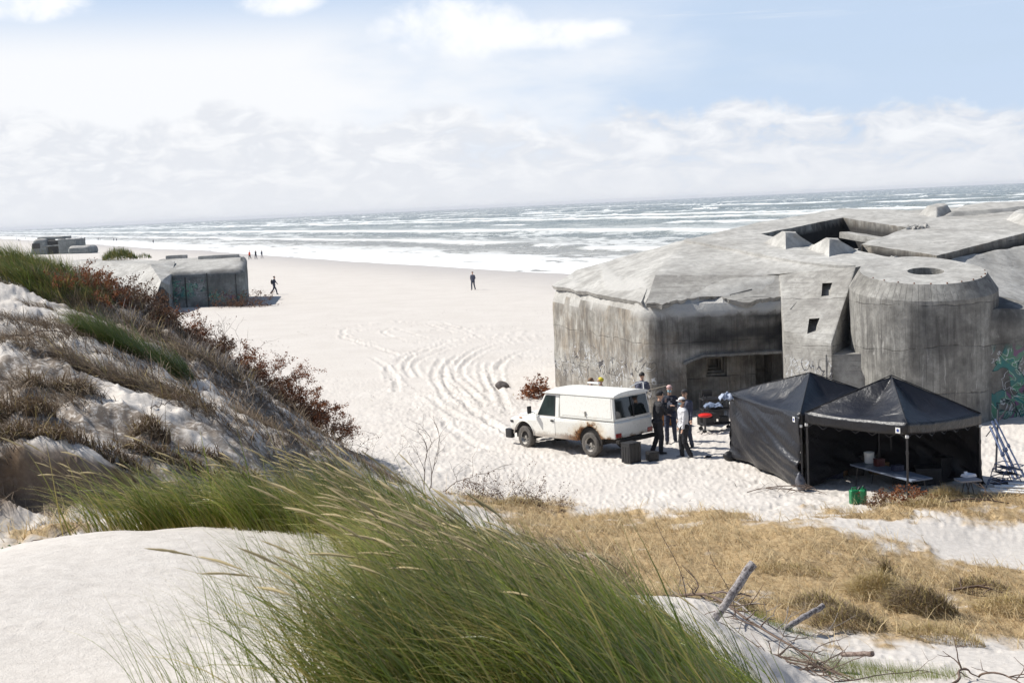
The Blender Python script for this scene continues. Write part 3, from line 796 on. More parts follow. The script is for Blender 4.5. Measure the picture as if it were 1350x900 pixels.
    def graf(co):
        x, y, z = co.T; lw = (x < b.x+.3) & (y > 46) & (y < 56)
        return np.where(lw, sstep(2.2, 1.7, z)*sstep(.3, .8, z)*sstep(.42, .55, fbm(y*.5, z*.5, 90, 2)), 0)
    paint(o, 'graf', graf)
    # cracked chamfer slab that has come loose along the front: real thickness, ragged lower edge
    def slab(p0, p1, q0, q1, n, jag, seed, thick, name, mat):
        """p0-p1 lower edge, q0-q1 upper edge"""
        nv = (p1-p0).cross(q0-p0).normalized()
        if nv.z < 0: nv = -nv
        bm = bmesh.new(); rows = []
        for i in range(n+1):
            t = i/n; lo = p0.lerp(p1, t); up = q0.lerp(q1, t)
            j = jag(t); lo = lo.lerp(up, j) if j >= 0 else lo + (lo-up)*(-j)
            rr = []
            for k in range(7):
                p = lo.lerp(up, k/6); rr.append((bm.verts.new(p + nv*(thick*(1-.7*k/6))), bm.verts.new(p - nv*.12)))
            rows.append(rr)
        for A, B in zip(rows, rows[1:]):
            for k in range(6):
                bm.faces.new((A[k][0], B[k][0], B[k+1][0], A[k+1][0]))
            bm.faces.new((A[0][1], B[0][1], B[0][0], A[0][0])); bm.faces.new((A[6][0], B[6][0], B[6][1], A[6][1]))
        for rr in (rows[0], rows[-1]):
            bm.faces.new([q[0] for q in rr] + [q[1] for q in reversed(rr)])
        bmesh.ops.recalc_face_normals(bm, faces=bm.faces[:])
        return put(name, bm, mat)
    jn = lambda t: float(np.interp(t, [0, .12, .22, .42, .52, .60, .68, .76, .86, 1], [-.02, -.03, .06, .20, .18, .06, -.06, .0, .08, .12])) + .07*mnoise.noise(Vector((t*13, 1, 0))) + .05*mnoise.noise(Vector((t*40, 4, 0)))
    slab(b.lerp(b2, .02)+Vector((.05,-.02,0)), c.lerp(c2, .02), b2, c2, 70, jn, 3, .055, 'loose_chamfer_slab', M_CON_BLOCK)
    jl = lambda t: .05+.10*mnoise.noise(Vector((t*8, 7, 0))) + .05*mnoise.noise(Vector((t*30, 2, 0)))
    slab(b.lerp(a, .03), a, b.lerp(b2, .52).lerp(a.lerp(a2,.55), .03), a.lerp(a2, .55), 60, jl, 5, .05, 'loose_edge_slab', M_CON_ROOF)
    # raised slab edges on top: roof rim along the slope
    bm = bmesh.new(); n = 40; rows = []
    for i in range(n+1):
        t = i/n; p = R0.lerp(R1, t); d = (b2.lerp(c2, t)-p).normalized()
        q = p + d*(.55+.04*mnoise.noise(Vector((t*12, 0, 3)))); up = Vector((0, 0, 1))
        rows.append([bm.verts.new(p+up*.07), bm.verts.new(q+up*.10), bm.verts.new(q-up*.06), bm.verts.new(p-up*.06)])
    for A, B in zip(rows, rows[1:]):
        for k in range(4): bm.faces.new((A[k], B[k], B[(k+1) % 4], A[(k+1) % 4]))
    bm.faces.new(rows[0]); bm.faces.new(rows[-1][::-1]); bmesh.ops.recalc_face_normals(bm, faces=bm.faces[:])
    put('roof_rim', bm, M_CON_ROOF)
    # block with the two square loopholes in its slope
    B0, B1 = P(1033,435,44.5), P(1096,453,42.5); q2 = P(1020,361,48); R1s = R1+Vector((0.02, 0, .03))
    top0 = c2 + Vector((0, 0, .04))
    S = [B0, B1, R1s, top0, dn(B0), dn(B1), dn(R1s), dn(top0)]
    bm = solid(S, [(4, 5, 1, 0), (0, 1, 2, 3), (5, 6, 2, 1), (7, 4, 0, 3), (6, 7, 3, 2), (7, 6, 5, 4)], bevel=.035)
    nrm = (B1-B0).cross(top0-B0).normalized(); nrm = nrm if nrm.z > 0 else -nrm
    def on_slope(px, py):
        d = _F + (px-675)/FPX*_R + (450-py)/FPX*_U; o_ = Vector((0, 0, CAMZ)); t = (B0-o_).dot(nrm)/d.dot(nrm); return o_+d*t
    cuts = []
    for quad in ([(1084,396),(1096,394.5),(1098,379.5),(1085.5,380)], [(1064.5,446),(1077,441.5),(1080,427),(1067,428)]):
        pts = [on_slope(*q) for q in quad]; cb = bmesh.new()
        pts = [p + (p - sum(pts, Vector())/4)*.12 for p in pts]
        prism(cb, [p+Vector((0,-.5,.25)) for p in pts], (.15, 1.5, -.2)); cuts.append(cb)
    for (px, py, w, h) in ((1054,402,.34,.10), (1099,414,.22,.16)):     # shallow broken scabs
        p = on_slope(px, py); cb = bmesh.new(); bx(cb, p+nrm*.03, (w*1.6, .45, .16), nrm.to_track_quat('Z', 'Y').to_matrix()); cuts.append(cb)
    bm = boolean(bm, cuts); refine(bm, .30, .02, 4, 1.2)
    for f in bm.faces: f.material_index = 1 if f.normal.z > .92 else 0
    o = put('loophole_block', bm, [M_CON_BLOCK, M_CON_ROOF])
    paint(o, 'stain_shade', lambda co: np.clip(sstep(1.9, .8, co[:, 2])*.35*sstep(.4, .6, fbm(co[:, 0]*2, co[:, 2]*2, 8)), 0, 1))
    paint(o, 'graf', lambda co: sstep(2.15, 1.95, co[:, 2])*sstep(.9, 1.2, co[:, 2])*(co[:, 1] < 44.8))
    # bottom apron between block and turret, with a ledge
    e0 = Vector((B1.x-.1, 42.75, 0)); bm = bmesh.new()
    prism(bm, [Vector((B1.x-.15, 42.7, -.7)), Vector((11.6, 42.2, -.7)), Vector((11.6, 46, -.7)), Vector((B1.x-.15, 46, -.7))], (0, 0, 3.0))
    refine(bm, .4, .03, 9, 1.4); o = put('gap_ledge', bm, M_CON_BLOCK)
    # two ventilation pyramids with rusty stubs
    for tops, bases in (([(1031,305.5),(1049,307.5)], [(1004,320),(1036,330),(1073,321.5),(1050,313)]), ([(1089.5,314),(1105.5,316.5)], [(1062,327),(1093,339.5),(1133,330),(1106,321)])):
        base = [RP(*q)+Vector((0,0,-.05)) for q in bases]; cen = sum(base, Vector())/4
        y0 = (base[1].y*.55 + cen.y*.45); tl = P(*tops[0], y0); tr = P(*tops[1], y0)
        dep = Vector((.12, .55, .05)); top = [tl, tl.lerp(tr, .45)+Vector((0,-.04,-.02)), tr, (tl+tr)/2+dep*.9]
        top = [tl, tr, tr+dep, tl+dep]
        base4 = [base[0], base[1], base[2], base[3]]
        vs = base4+[tl+dep*.35, tl.lerp(tr, .25), tr, tr+dep]
        bm = solid(vs, [(0, 1, 5, 4), (1, 2, 6, 5), (2, 3, 7, 6), (3, 0, 4, 7), (4, 5, 6, 7), (3, 2, 1, 0)]); refine(bm, .25, .012, 6, 2)
        vb = put('vent_pyramid', bm, M_CON_ROOF)
        tc = (tl+tr)/2+dep*.4; bm = bmesh.new()
        lathe(bm, [(.0, .13), (.10, .13), (.11, .03), (.22, .02), (.25, -.04)], 12, Matrix.Translation(tc))
        s = obj('rusty_stub', bm, M_RUST, None, 40); s.parent = vb; s.matrix_parent_inverse = Matrix.Translation(-root.location)
    # beam and ragged inner rim of the pit
    p0, p1 = RP(1113,291.5), RP(1196,303.5); bm = bmesh.new(); d = (p1-p0); dd = d.normalized()
    rot = Matrix((dd, dd.cross(Vector((0,0,1))).normalized()*-1, dd.cross(dd.cross(Vector((0,0,1)))).normalized()*-1)).transposed()
    bx(bm, p0+d*.5+Vector((-.25,-.55,-.55)), (d.length*.92, .5, .26), rot, .02); refine(bm, .3, .015, 3, 2)
    put('pit_beam', bm, M_CON_BLOCK)
    # turret
    C = Vector((13.05, 43.0, 0)); tk = .15
    def ring(r, zc, k, n=72, z_abs=None, sx=1, back=0):
        out = []
        for i in range(n):
            an = 2*math.pi*i/n; x = r*math.cos(an)*sx; y = r*math.sin(an)
            if y > 0: y *= 1+back
            out.append(Vector((C.x+x, C.y+y, (zc+k*y) if z_abs is None else z_abs)))
        return out
    bm = bmesh.new(); rings = [ring(2.24, 0, 0, z_abs=-.7), ring(2.24, 4.22, tk*.75, back=.25), ring(1.90, 4.74, tk, back=.3)]
    rv = [[bm.verts.new(p) for p in r_] for r_ in rings]; n = 72
    for A, B in zip(rv, rv[1:]):
        for k in range(n): bm.faces.new((A[k], A[(k+1) % n], B[(k+1) % n], B[k]))
    bm.faces.new(rv[0][::-1]); bm.faces.new(rv[-1])
    cb = bmesh.new(); lathe(cb, [(0, 1.2), (.56, 1.2), (.56, -1.6), (0, -1.6)], 40, Matrix.Translation(C+Vector((.1, .05, 4.74))) @ Matrix.Rotation(math.atan(tk), 4, 'X'))
    bm = boolean(bm, [cb]); refine(bm, .34, .018, 12, 1.1)
    for f in bm.faces: f.material_index = 1 if f.normal.z > .8 else 0
    bmesh.ops.translate(bm, verts=bm.verts[:], vec=-C)
    o = obj('turret', bm, [M_CON_TOWER, M_CON_ROOF], None, 30); o.location = C; o.parent = root; o.matrix_parent_inverse = Matrix.Translation(-root.location)
    paint(o, 'stain_shade', lambda co: np.clip(.55*sstep(.48, .66, fbm(np.arctan2(co[:, 0], co[:, 1])*4, co[:, 2]*.35, 66, 4))*sstep(4.2, 3.7, co[:, 2]), 0, 1))
    # rust spots round the rim
    for i in range(11):
        an = R(200+i*15); p = C+Vector((1.86*math.cos(an), 1.86*math.sin(an), 4.74+tk*1.86*math.sin(an)+.005)); bm = bmesh.new()
        lathe(bm, [(0, .035), (.022, .03), (.028, -.03)], 7, Matrix.Translation(p))
        s = obj('rusty_bolt', bm, M_RUST, None, 40); s.parent = o; s.matrix_parent_inverse = Matrix.Translation(-C)
    # apron to the right of the turret and the second, lower rounded wall
    ap = [P(1236,343,48.2), P(1500,296,56), P(1500,430,46), P(1343,416,43.6), P(1330,402,43.3), P(1312,392,43.6)]
    bm = solid(ap+[dn(p) for p in ap], [(0, 1, 2, 3, 4, 5)] + [(i, (i+1) % 6, (i+1) % 6+6, i+6) for i in range(6)] + [(11, 10, 9, 8, 7, 6)], bevel=.05)
    refine(bm, .4, .05, 21, .8)
    for f in bm.faces: f.material_index = 1 if f.normal.z > .3 else 0
    o = put('side_apron', bm, [M_CON_TOWER, M_CON_ROOF])
    paint(o, 'stain_shade', lambda co: np.where(co[:, 2] > 3.6, .12, .35)*sstep(.35, .6, fbm(co[:, 0]*1.5, co[:, 2]*1.5, 61, 4)))
    C2 = Vector((14.9, 42.9, 0)); bm = bmesh.new(); rv = []
    for (r_, z0, k) in ((1.55, -.7, 0), (1.55, 3.45, .10), (1.40, 3.75, .12)):
        rv.append([bm.verts.new(Vector((C2.x+r_*math.cos(2*math.pi*i/48), C2.y+r_*math.sin(2*math.pi*i/48), z0+k*r_*math.sin(2*math.pi*i/48) - (.22*max(0, math.cos(2*math.pi*i/48)-.2) if z0 > 0 else 0)))) for i in range(48)])
    for A, B in zip(rv, rv[1:]):
        for k in range(48): bm.faces.new((A[k], A[(k+1) % 48], B[(k+1) % 48], B[k]))
    bm.faces.new(rv[0][::-1]); bm.faces.new(rv[-1]); refine(bm, .35, .03, 31, 1.1)
    o = put('rounded_wall', bm, M_CON_TOWER); paint(o, 'stain_shade', lambda co: .4*sstep(.4, .6, fbm(co[:, 0]*1.5, co[:, 2]*1.1, 67, 4)))
    paint(o, 'graf', lambda co: sstep(2.5, 2.1, co[:, 2]+.5*(fbm(co[:, 0], co[:, 2], 3, 2)-.5))*(co[:, 2] > .2)); paint(o, 'gcol', lambda co: np.ones(len(co)))
    bm = bmesh.new(); prism(bm, [Vector((15.6, 42.2, -.7)), Vector((22, 40.6, -.7)), Vector((22, 46, -.7)), Vector((15.6, 46, -.7))], (0, 0, 4.0)); refine(bm, .4, .05, 5, 1)
    o = put('side_wall', bm, M_CON_TOWER); paint(o, 'stain_shade', lambda co: .5*sstep(.4, .6, fbm(co[:, 0]*1.5, co[:, 2]*1.1, 68, 4)))
    paint(o, 'graf', lambda co: sstep(2.5, 2.1, co[:, 2]+.5*(fbm(co[:, 0], co[:, 2], 3, 2)-.5))*(co[:, 2] > .2)); paint(o, 'gcol', lambda co: np.ones(len(co)))
    # low mounds on the far side of the roof
    def mound(name, pts, h, sh, seed, m=M_CON_ROOF, mid=.5):
        base = [RP(*q)+Vector((0,0,-.12)) for q in pts]; cen = sum(base, Vector())/len(base)
        tops = [p.lerp(cen, mid)+Vector((0, 0, h+.1)) for p in base]; n = len(base)
        bm = solid(base+tops, [tuple(range(n-1, -1, -1)), tuple(range(n, 2*n))] + [(i, (i+1) % n, (i+1) % n+n, i+n) for i in range(n)], bevel=.03)
        refine(bm, .3, sh, seed, 1.0); return put(name, bm, m)
    mound('broken_stump', [(1208,283.5),(1234,287),(1262,281),(1240,275)], .36, .07, 41, mid=.55)
    mound('raised_ring', [(1234,287),(1300,283),(1362,277),(1420,272),(1380,268),(1300,270.5),(1256,275)], .20, .03, 42, mid=.25)
    mound('roof_block', [(1322,290),(1350,299.5),(1430,290),(1440,276),(1368,277)], .35, .05, 43, mid=.25)
    # rubble along the pit rim and slot
    rb = bmesh.new(); rs = random.Random(5)
    for i in range(46):
        t = rs.random(); p = RP(1197+t*26+rs.uniform(-3,3), 300.5+rs.uniform(-1.5, 2.0)-t*.6)
        s = rs.uniform(.03, .11); r_ = bmesh.ops.create_icosphere(rb, subdivisions=1, radius=s, matrix=Matrix.Translation(p+Vector((0,0,s*.3))))
        for v in r_['verts']: v.co += Vector((rs.uniform(-1,1), rs.uniform(-1,1), rs.uniform(-1,1)))*s*.35
    for i in range(16):
        q = rs.choice([(1177,336),(1206,344),(1215,346)]); p = RP(q[0]+rs.uniform(-3,3), q[1]+rs.uniform(-1,1)); s = rs.uniform(.05, .14)
        r_ = bmesh.ops.create_icosphere(rb, subdivisions=1, radius=s, matrix=Matrix.Translation(p+Vector((0,0,-.15))))
        for v in r_['verts']: v.co += Vector((rs.uniform(-1,1), rs.uniform(-1,1), rs.uniform(-1,1)))*s*.35
    o = put('concrete_rubble', rb, M_CON_ROOF)
    o['kind'] = 'stuff'
    # overhang lip above the recess
    bm = bmesh.new(); n = 60; rows = []
    for i in range(n+1):
        x = x0-.1 + (x1-.35-x0)*i/n; j = .06*mnoise.noise(Vector((x*2.5, 0, 2)))+.03*mnoise.noise(Vector((x*9, 0, 2)))
        drop = max(0, 1-(x-x0)/.6)*.2
        z = zt-drop+.03; rows.append([bm.verts.new((x, 45.98+j*.5, z+.06)), bm.verts.new((x, 45.96+j*.5, z-.02+j*.5)), bm.verts.new((x, 46.6, z-.06)), bm.verts.new((x, 46.6, z+.12))])
    for A, B in zip(rows, rows[1:]):
        for k in range(4): bm.faces.new((A[k], A[(k+1) % 4], B[(k+1) % 4], B[k]))
    bm.faces.new(rows[0][::-1]); bm.faces.new(rows[-1]); bmesh.ops.recalc_face_normals(bm, faces=bm.faces[:])
    lp = put('recess_lip', bm, M_CON_WALL); paint(lp, 'stain_shade', lambda co: .35+0*co[:, 0])  # lip evenly darkened to paint out its bright upper edge
    return root
big_bunker()

# ================================================================ second and third bunkers
def wall_poly(name, ring_base, ring_top, root, mats, ref=.5, disp=.04, seed=1, bevel=.2, seg=3):
    n = len(ring_base)
    bm = solid(ring_base+ring_top, [tuple(range(n-1, -1, -1)), tuple(range(n, 2*n))] + [(i, (i+1) % n, (i+1) % n+n, i+n) for i in range(n)], bevel=bevel, seg=seg)
    refine(bm, ref, disp, seed, .7)
    for f in bm.faces: f.material_index = 1 if f.normal.z > .5 else 0
    o = obj(name, bm, mats, None, 30); o.parent = root; o.matrix_parent_inverse = Matrix.Translation(-root.location); return o
M_CON_FAR = concrete('concrete_far_stained', (.22, .24, .235), (.34, .36, .35), (.11, .115, .115), streak=.4, board='H', grime=.35)
def bunker_two():
    root = empty('bunker', (-28, 120, 0), label='low grey bunker with turquoise graffiti half buried by the left dune, middle distance', cat='bunker')
    def cv(px, d, z): v = P(px, 350, d); return Vector((v.x, d, z))
    # right slab-like part, faces viewer

    zt = 3.2
    a = cv(222, 117, 0); b = cv(322, 118, 0); c = cv(326, 131, 0); d = cv(205, 133, 0)
    top = [Vector((p.x, p.y, z)) for p, z in ((a, 3.15), (b, 3.1), (c, 3.9), (d, 3.9))]
    o = wall_poly('casemate', [dn(p, -1) for p in (a, b, c, d)], top, root, [M_CON_FAR, M_CON_ROOF], .5, .03, 3, .55, 4)
    paint(o, 'stain_shade', lambda co: .5*sstep(.4, .65, fbm(co[:, 0]*.6, co[:, 2]*1.1, 77, 4)))
    paint(o, 'graf', lambda co: .95*(co[:, 1] < 118.5)*sstep(2.6, 2.2, co[:, 2])*sstep(.2, .5, co[:, 2])*sstep(.38, .5, fbm(co[:, 0]*.55, co[:, 2]*.4, 95, 2))); paint(o, 'gcol', lambda co: np.ones(len(co)))
    # wing wall, paler, with a dark porch on its right face
    T1, T2, T3, T4 = cv(95, 131, 4.2), cv(198, 121, 3.75), cv(231, 126, 3.8), cv(130, 136, 4.1)
    S0, S1, S2, A_, Q_, Q2 = cv(84, 123, 1.8), cv(150, 113, .9), cv(195, 110.5, .5), cv(211, 111.6, 2.65), cv(221.5, 113, 2.2), cv(226, 118, 3.0)
    V = [S0, S1, S2, A_, Q_, Q2, T1, T2, T3, T4]; D = [dn(v, -1) for v in (S0, S1, S2, Q_, Q2, T3, T4, T1)]; V += D
    q = 10
    bm = solid(V, [(0,1,7,6), (1,2,3,7), (3,4,5,8,7), (7,8,9,6), (q,q+1,1,0), (q+1,q+2,2,1), (q+2,q+3,4,3,2), (q+3,q+4,5,4), (q+4,q+5,8,5), (q+5,q+6,9,8), (q+6,q+7,6,9), (q+7,q,0,6), (q+7,q+6,q+5,q+4,q+3,q+2,q+1,q)])
    refine(bm, .7, .07, 13, .7)
    for f in bm.faces: f.material_index = 1 if f.normal.z > .2 else 0
    o = obj('wing_wall', bm, [M_CON_FAR, M_CON_ROOF], None, 30); o.parent = root; o.matrix_parent_inverse = Matrix.Translation(-root.location)
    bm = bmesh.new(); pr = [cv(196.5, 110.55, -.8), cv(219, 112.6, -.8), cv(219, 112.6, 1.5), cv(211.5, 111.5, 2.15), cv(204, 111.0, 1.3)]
    prism(bm, [p+Vector((.0,-.06,0)) for p in pr], (0, .3, 0)); o = obj('porch_opening', bm, M_DARK); o.parent = root; o.matrix_parent_inverse = Matrix.Translation(-root.location)  # solid dark slab painted in for the shade inside the porch
    # doorway frame and joints on the front
    for (px0, px1, z0, z1, nm) in ((241, 243, 0, 2.6, 'joint'), (269, 271, 0, 2.9, 'joint'), (306, 307.4, .2, 2.7, 'joint')):
        bm = bmesh.new(); p = cv(px0, 116.92, z0); q = cv(px1, 116.92, z1); bx(bm, ((p.x+q.x)/2, 116.97+.0*(px0-222), (z0+z1)/2), ((q.x-p.x)*.45, .12, z1-z0))
        y = 117+(px0-222)/100*1.0; bmesh.ops.translate(bm, verts=bm.verts[:], vec=(0, y-117, 0))
        o = obj(nm, bm, M_DARK); o.parent = root; o.matrix_parent_inverse = Matrix.Translation(-root.location)
    # parapet slabs at the back of the roof
    for (p0, p1, d0, z0, z1, nm) in ((262, 318, 129.5, 3.5, 4.08, 'parapet'), (220, 250, 132, 3.7, 4.2, 'parapet'), (318, 324, 126, 2.9, 3.9, 'parapet')):
        bm = bmesh.new(); u = cv(p0, d0, z0); v = cv(p1, d0+.8, z1)
        bx(bm, ((u.x+v.x)/2, d0, (z0+z1)/2), (abs(v.x-u.x), .7, z1-z0), None, .12); refine(bm, .5, .05, 3, 1)
        o = obj(nm, bm, M_CON_ROOF, None, 40); o.parent = root; o.matrix_parent_inverse = Matrix.Translation(-root.location)
    return root
bunker_two()
def bunker_three():
    root = empty('bunker', (-130, 392, 0), label='distant dark stepped bunker on the beach behind the grassy left dune top', cat='bunker')
    def cv(px, d, z): v = P(px, 330, d); return Vector((v.x, d, z))
    def blk(name, p0, p1, z0, z1, d=392, dep=9, bev=.5, lean=0, m=None):
        u, v = cv(p0, d, 0).x, cv(p1, d, 0).x
        base = [Vector((u, d, z0)), Vector((v, d, z0)), Vector((v, d+dep, z0)), Vector((u, d+dep, z0))]
        top = [Vector((u+lean, d, z1)), Vector((v, d, z1)), Vector((v, d+dep, z1)), Vector((u+lean, d+dep, z1))]
        o = wall_poly(name, base, top, root, [m or M_CON_FAR, M_CON_ROOF], 1.4, .12, 3, bev, 3); return o
    blk('casemate', 36, 62, -1, 4.3, lean=1.8, bev=.9)
    blk('upper_slab', 50, 84, 4.0, 4.75, d=394, dep=8, bev=.2)
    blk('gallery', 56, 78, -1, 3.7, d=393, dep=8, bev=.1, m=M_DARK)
    blk('gallery_ledge', 56, 80, 2.0, 2.35, d=391.8, dep=2, bev=.05)
    blk('stair_block', 77, 101, -1, 3.9, d=391, dep=9, bev=.15)
    blk('turret', 88, 120, -1, 1.9, d=388, dep=8, bev=1.3)
    u = cv(45, 391.9, 0); bm = bmesh.new(); bx(bm, (u.x+.6, 391.95, 2.3), (2.2, .3, 1.5)); o = obj('porthole', bm, M_DARK); o.parent = root; o.matrix_parent_inverse = Matrix.Translation(-root.location)  # dark box standing in for the shade of an opening
bunker_three()
# ================================================================ plants
def plant_mat(name, root, mid, tip, rough=.55, trans=.35):
    t = NT(name); u = t.attr('along'); v = t.attr('tone')
    c = t.ramp(u, [(0, root), (.22, mid), (.75, mid), (1, tip)])
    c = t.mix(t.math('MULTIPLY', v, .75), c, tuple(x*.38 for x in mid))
    y = t.attr('dry'); c = t.mix(y, c, (.46, .36, .13))
    t.set(color=c, rough=rough, spec=.45)
    if trans:
        tr = t.add('ShaderNodeBsdfTranslucent', {'Color': c}); mx = t.add('ShaderNodeMixShader', {'Fac': trans})
        t.t.links.new(t.b.outputs[0], mx.inputs[1]); t.t.links.new(tr.outputs[0], mx.inputs[2]); t.t.links.new(mx.outputs[0], t.out.inputs[0])
    return t.m
M_MARRAM = plant_mat('marram_blade_green', (.20, .15, .05), (.225, .285, .035), (.66, .56, .22))
M_MARRAM.node_tree.nodes['Principled BSDF'].inputs['Roughness'].default_value = .38
M_MARRAM_DARK = plant_mat('marram_blade_deep_green', (.12, .09, .03), (.12, .175, .03), (.34, .30, .09))
M_STRAW = plant_mat('dry_straw', (.28, .18, .08), (.60, .46, .25), (.70, .57, .34), .7, .15)
M_THATCH = plant_mat('old_grey_thatch', (.07, .045, .03), (.25, .18, .115), (.44, .36, .27), .8, .1)
M_TWIG = plant_mat('bare_twig', (.10, .065, .045), (.14, .095, .07), (.20, .14, .10), .8, 0)
M_TWIG_GREY = plant_mat('weathered_grey_twig', (.20, .17, .15), (.30, .265, .24), (.36, .32, .29), .8, 0)
M_LEAF_RED = plant_mat('dead_red_brown_leaf', (.15, .05, .02), (.29, .10, .035), (.40, .18, .07), .75, .2)
M_LEAF_BRN = plant_mat('dead_brown_leaf', (.09, .045, .025), (.17, .085, .045), (.24, .13, .07), .75, .2)
M_LEAF_GRN = plant_mat('fresh_green_leaf', (.06, .12, .03), (.10, .24, .04), (.16, .30, .06), .5, .35)
M_HEAD = plant_mat('grass_seed_head', (.42, .33, .16), (.50, .40, .21), (.58, .48, .28), .8, .15)

def blades(base, length, lean, bend, width, seg=5, seed=0, flat=.5, curl=0.0):
    """many tapered curved ribbons. base (n,3), length (n), lean (n,2) horizontal displacement direction*strength (0..1.5)"""
    rs = np.random.RandomState(seed); n = len(base)
    t = np.linspace(0, 1, seg+1)[None, :]
    lx = lean[:, 0:1]; ly = lean[:, 1:2]; m = np.hypot(lx, ly)+1e-6
    ang0 = np.arctan(m)*.45; ang1 = np.arctan(m)*(1.0+bend[:, None])        # angle from the vertical, root to tip
    # integrate direction
    a = ang0 + (ang1-ang0)*t**1.2
    dz = np.cos(a); dh = np.sin(a)
    cz = np.concatenate([np.zeros((n, 1)), np.cumsum((dz[:, 1:]+dz[:, :-1])/2, 1)/seg], 1)*length[:, None]
    ch = np.concatenate([np.zeros((n, 1)), np.cumsum((dh[:, 1:]+dh[:, :-1])/2, 1)/seg], 1)*length[:, None]
    side = rs.uniform(-1, 1, (n, 1))*.10*length[:, None]*t**2
    ux = lx/m; uy = ly/m
    X = base[:, 0:1] + ux*ch - uy*side; Y = base[:, 1:2] + uy*ch + ux*side; Z = base[:, 2:3] + cz
    ph = rs.uniform(0, math.pi, (n, 1)) + curl*t
    wx = np.cos(ph)*(-uy) + np.sin(ph)*ux*.5; wy = np.cos(ph)*ux + np.sin(ph)*uy*.5; wz = np.sin(ph)*.5
    w = width[:, None]*(1-t**1.6*.92)*.5
    V = np.stack([np.stack([X-wx*w, Y-wy*w, Z-wz*w], -1), np.stack([X+wx*w, Y+wy*w, Z+wz*w], -1)], 2)  # n,seg+1,2,3
    V = V.reshape(-1, 3); k = (seg+1)*2
    i = np.arange(seg)*2; q = np.stack([i, i+1, i+3, i+2], 1)
    F = (np.arange(n)[:, None, None]*k + q[None]).reshape(-1, 4)
    al = np.repeat(np.broadcast_to(t, (n, seg+1))[:, :, None], 2, 2).ravel()
    return V, F, al, np.stack([X, Y, Z], -1)
def grass_obj(name, base, length, lean, bend, width, mat, parent=None, seg=5, seed=0, tone=None, dry=None, world=True):
    V, F, al, C = blades(base, length, lean, bend, width, seg, seed); k = (seg+1)*2
    rs = np.random.RandomState(seed+1); n = len(base)
    tone = rs.uniform(0, 1, n)**1.5 if tone is None else tone; dry = (rs.uniform(0, 1, n) < .08)*rs.uniform(.3, .9, n) if dry is None else dry
    o = mesh_np(name, V, F, mat, parent, smooth=True, attrs={'along': ('FLOAT', al), 'tone': ('FLOAT', np.repeat(tone, k)), 'dry': ('FLOAT', np.repeat(dry, k))})
    return o, C
def polyline_tubes(lines, rad, n=4):
    """fast thin tubes along many polylines: list of (k,3) arrays, rad (start,end)"""
    Vs = []; Fs = []; al = []; off = 0
    for L, (r0, r1) in zip(lines, rad):
        L = np.asarray(L); k = len(L); T = np.gradient(L, axis=0); T /= (np.linalg.norm(T, axis=1, keepdims=True)+1e-9)
        ref = np.array([0, 0, 1.0]) if abs(T[0, 2]) < .9 else np.array([1.0, 0, 0])
        A = np.cross(T, ref); A /= (np.linalg.norm(A, axis=1, keepdims=True)+1e-9); B = np.cross(T, A)
        r = np.linspace(r0, r1, k)[:, None, None]; an = np.arange(n)*2*math.pi/n
        ring = L[:, None, :] + r*(A[:, None, :]*np.cos(an)[None, :, None] + B[:, None, :]*np.sin(an)[None, :, None])
        Vs.append(ring.reshape(-1, 3)); i, j = np.meshgrid(np.arange(k-1), np.arange(n), indexing='ij'); j2 = (j+1) % n
        Fs.append(np.stack([i*n+j, i*n+j2, (i+1)*n+j2, (i+1)*n+j], -1).reshape(-1, 4)+off); off += k*n
        al.append(np.repeat(np.linspace(0, 1, k), n))
    return np.concatenate(Vs), np.concatenate(Fs), np.concatenate(al)
def tubes_obj(name, lines, rad, mat, parent=None, n=4, tone=0.0, seed=0):
    V, F, al = polyline_tubes(lines, rad, n); rs = np.random.RandomState(seed)
    tn = np.concatenate([np.full(len(L)*n, rs.uniform(0, 1)*tone) for L in lines])
    return mesh_np(name, V, F, mat, parent, smooth=True, attrs={'along': ('FLOAT', al), 'tone': ('FLOAT', tn), 'dry': ('FLOAT', al*0)})
def H2(x, y): return height(x, y, fine=False)
WIND = np.array([-1.0, .12])

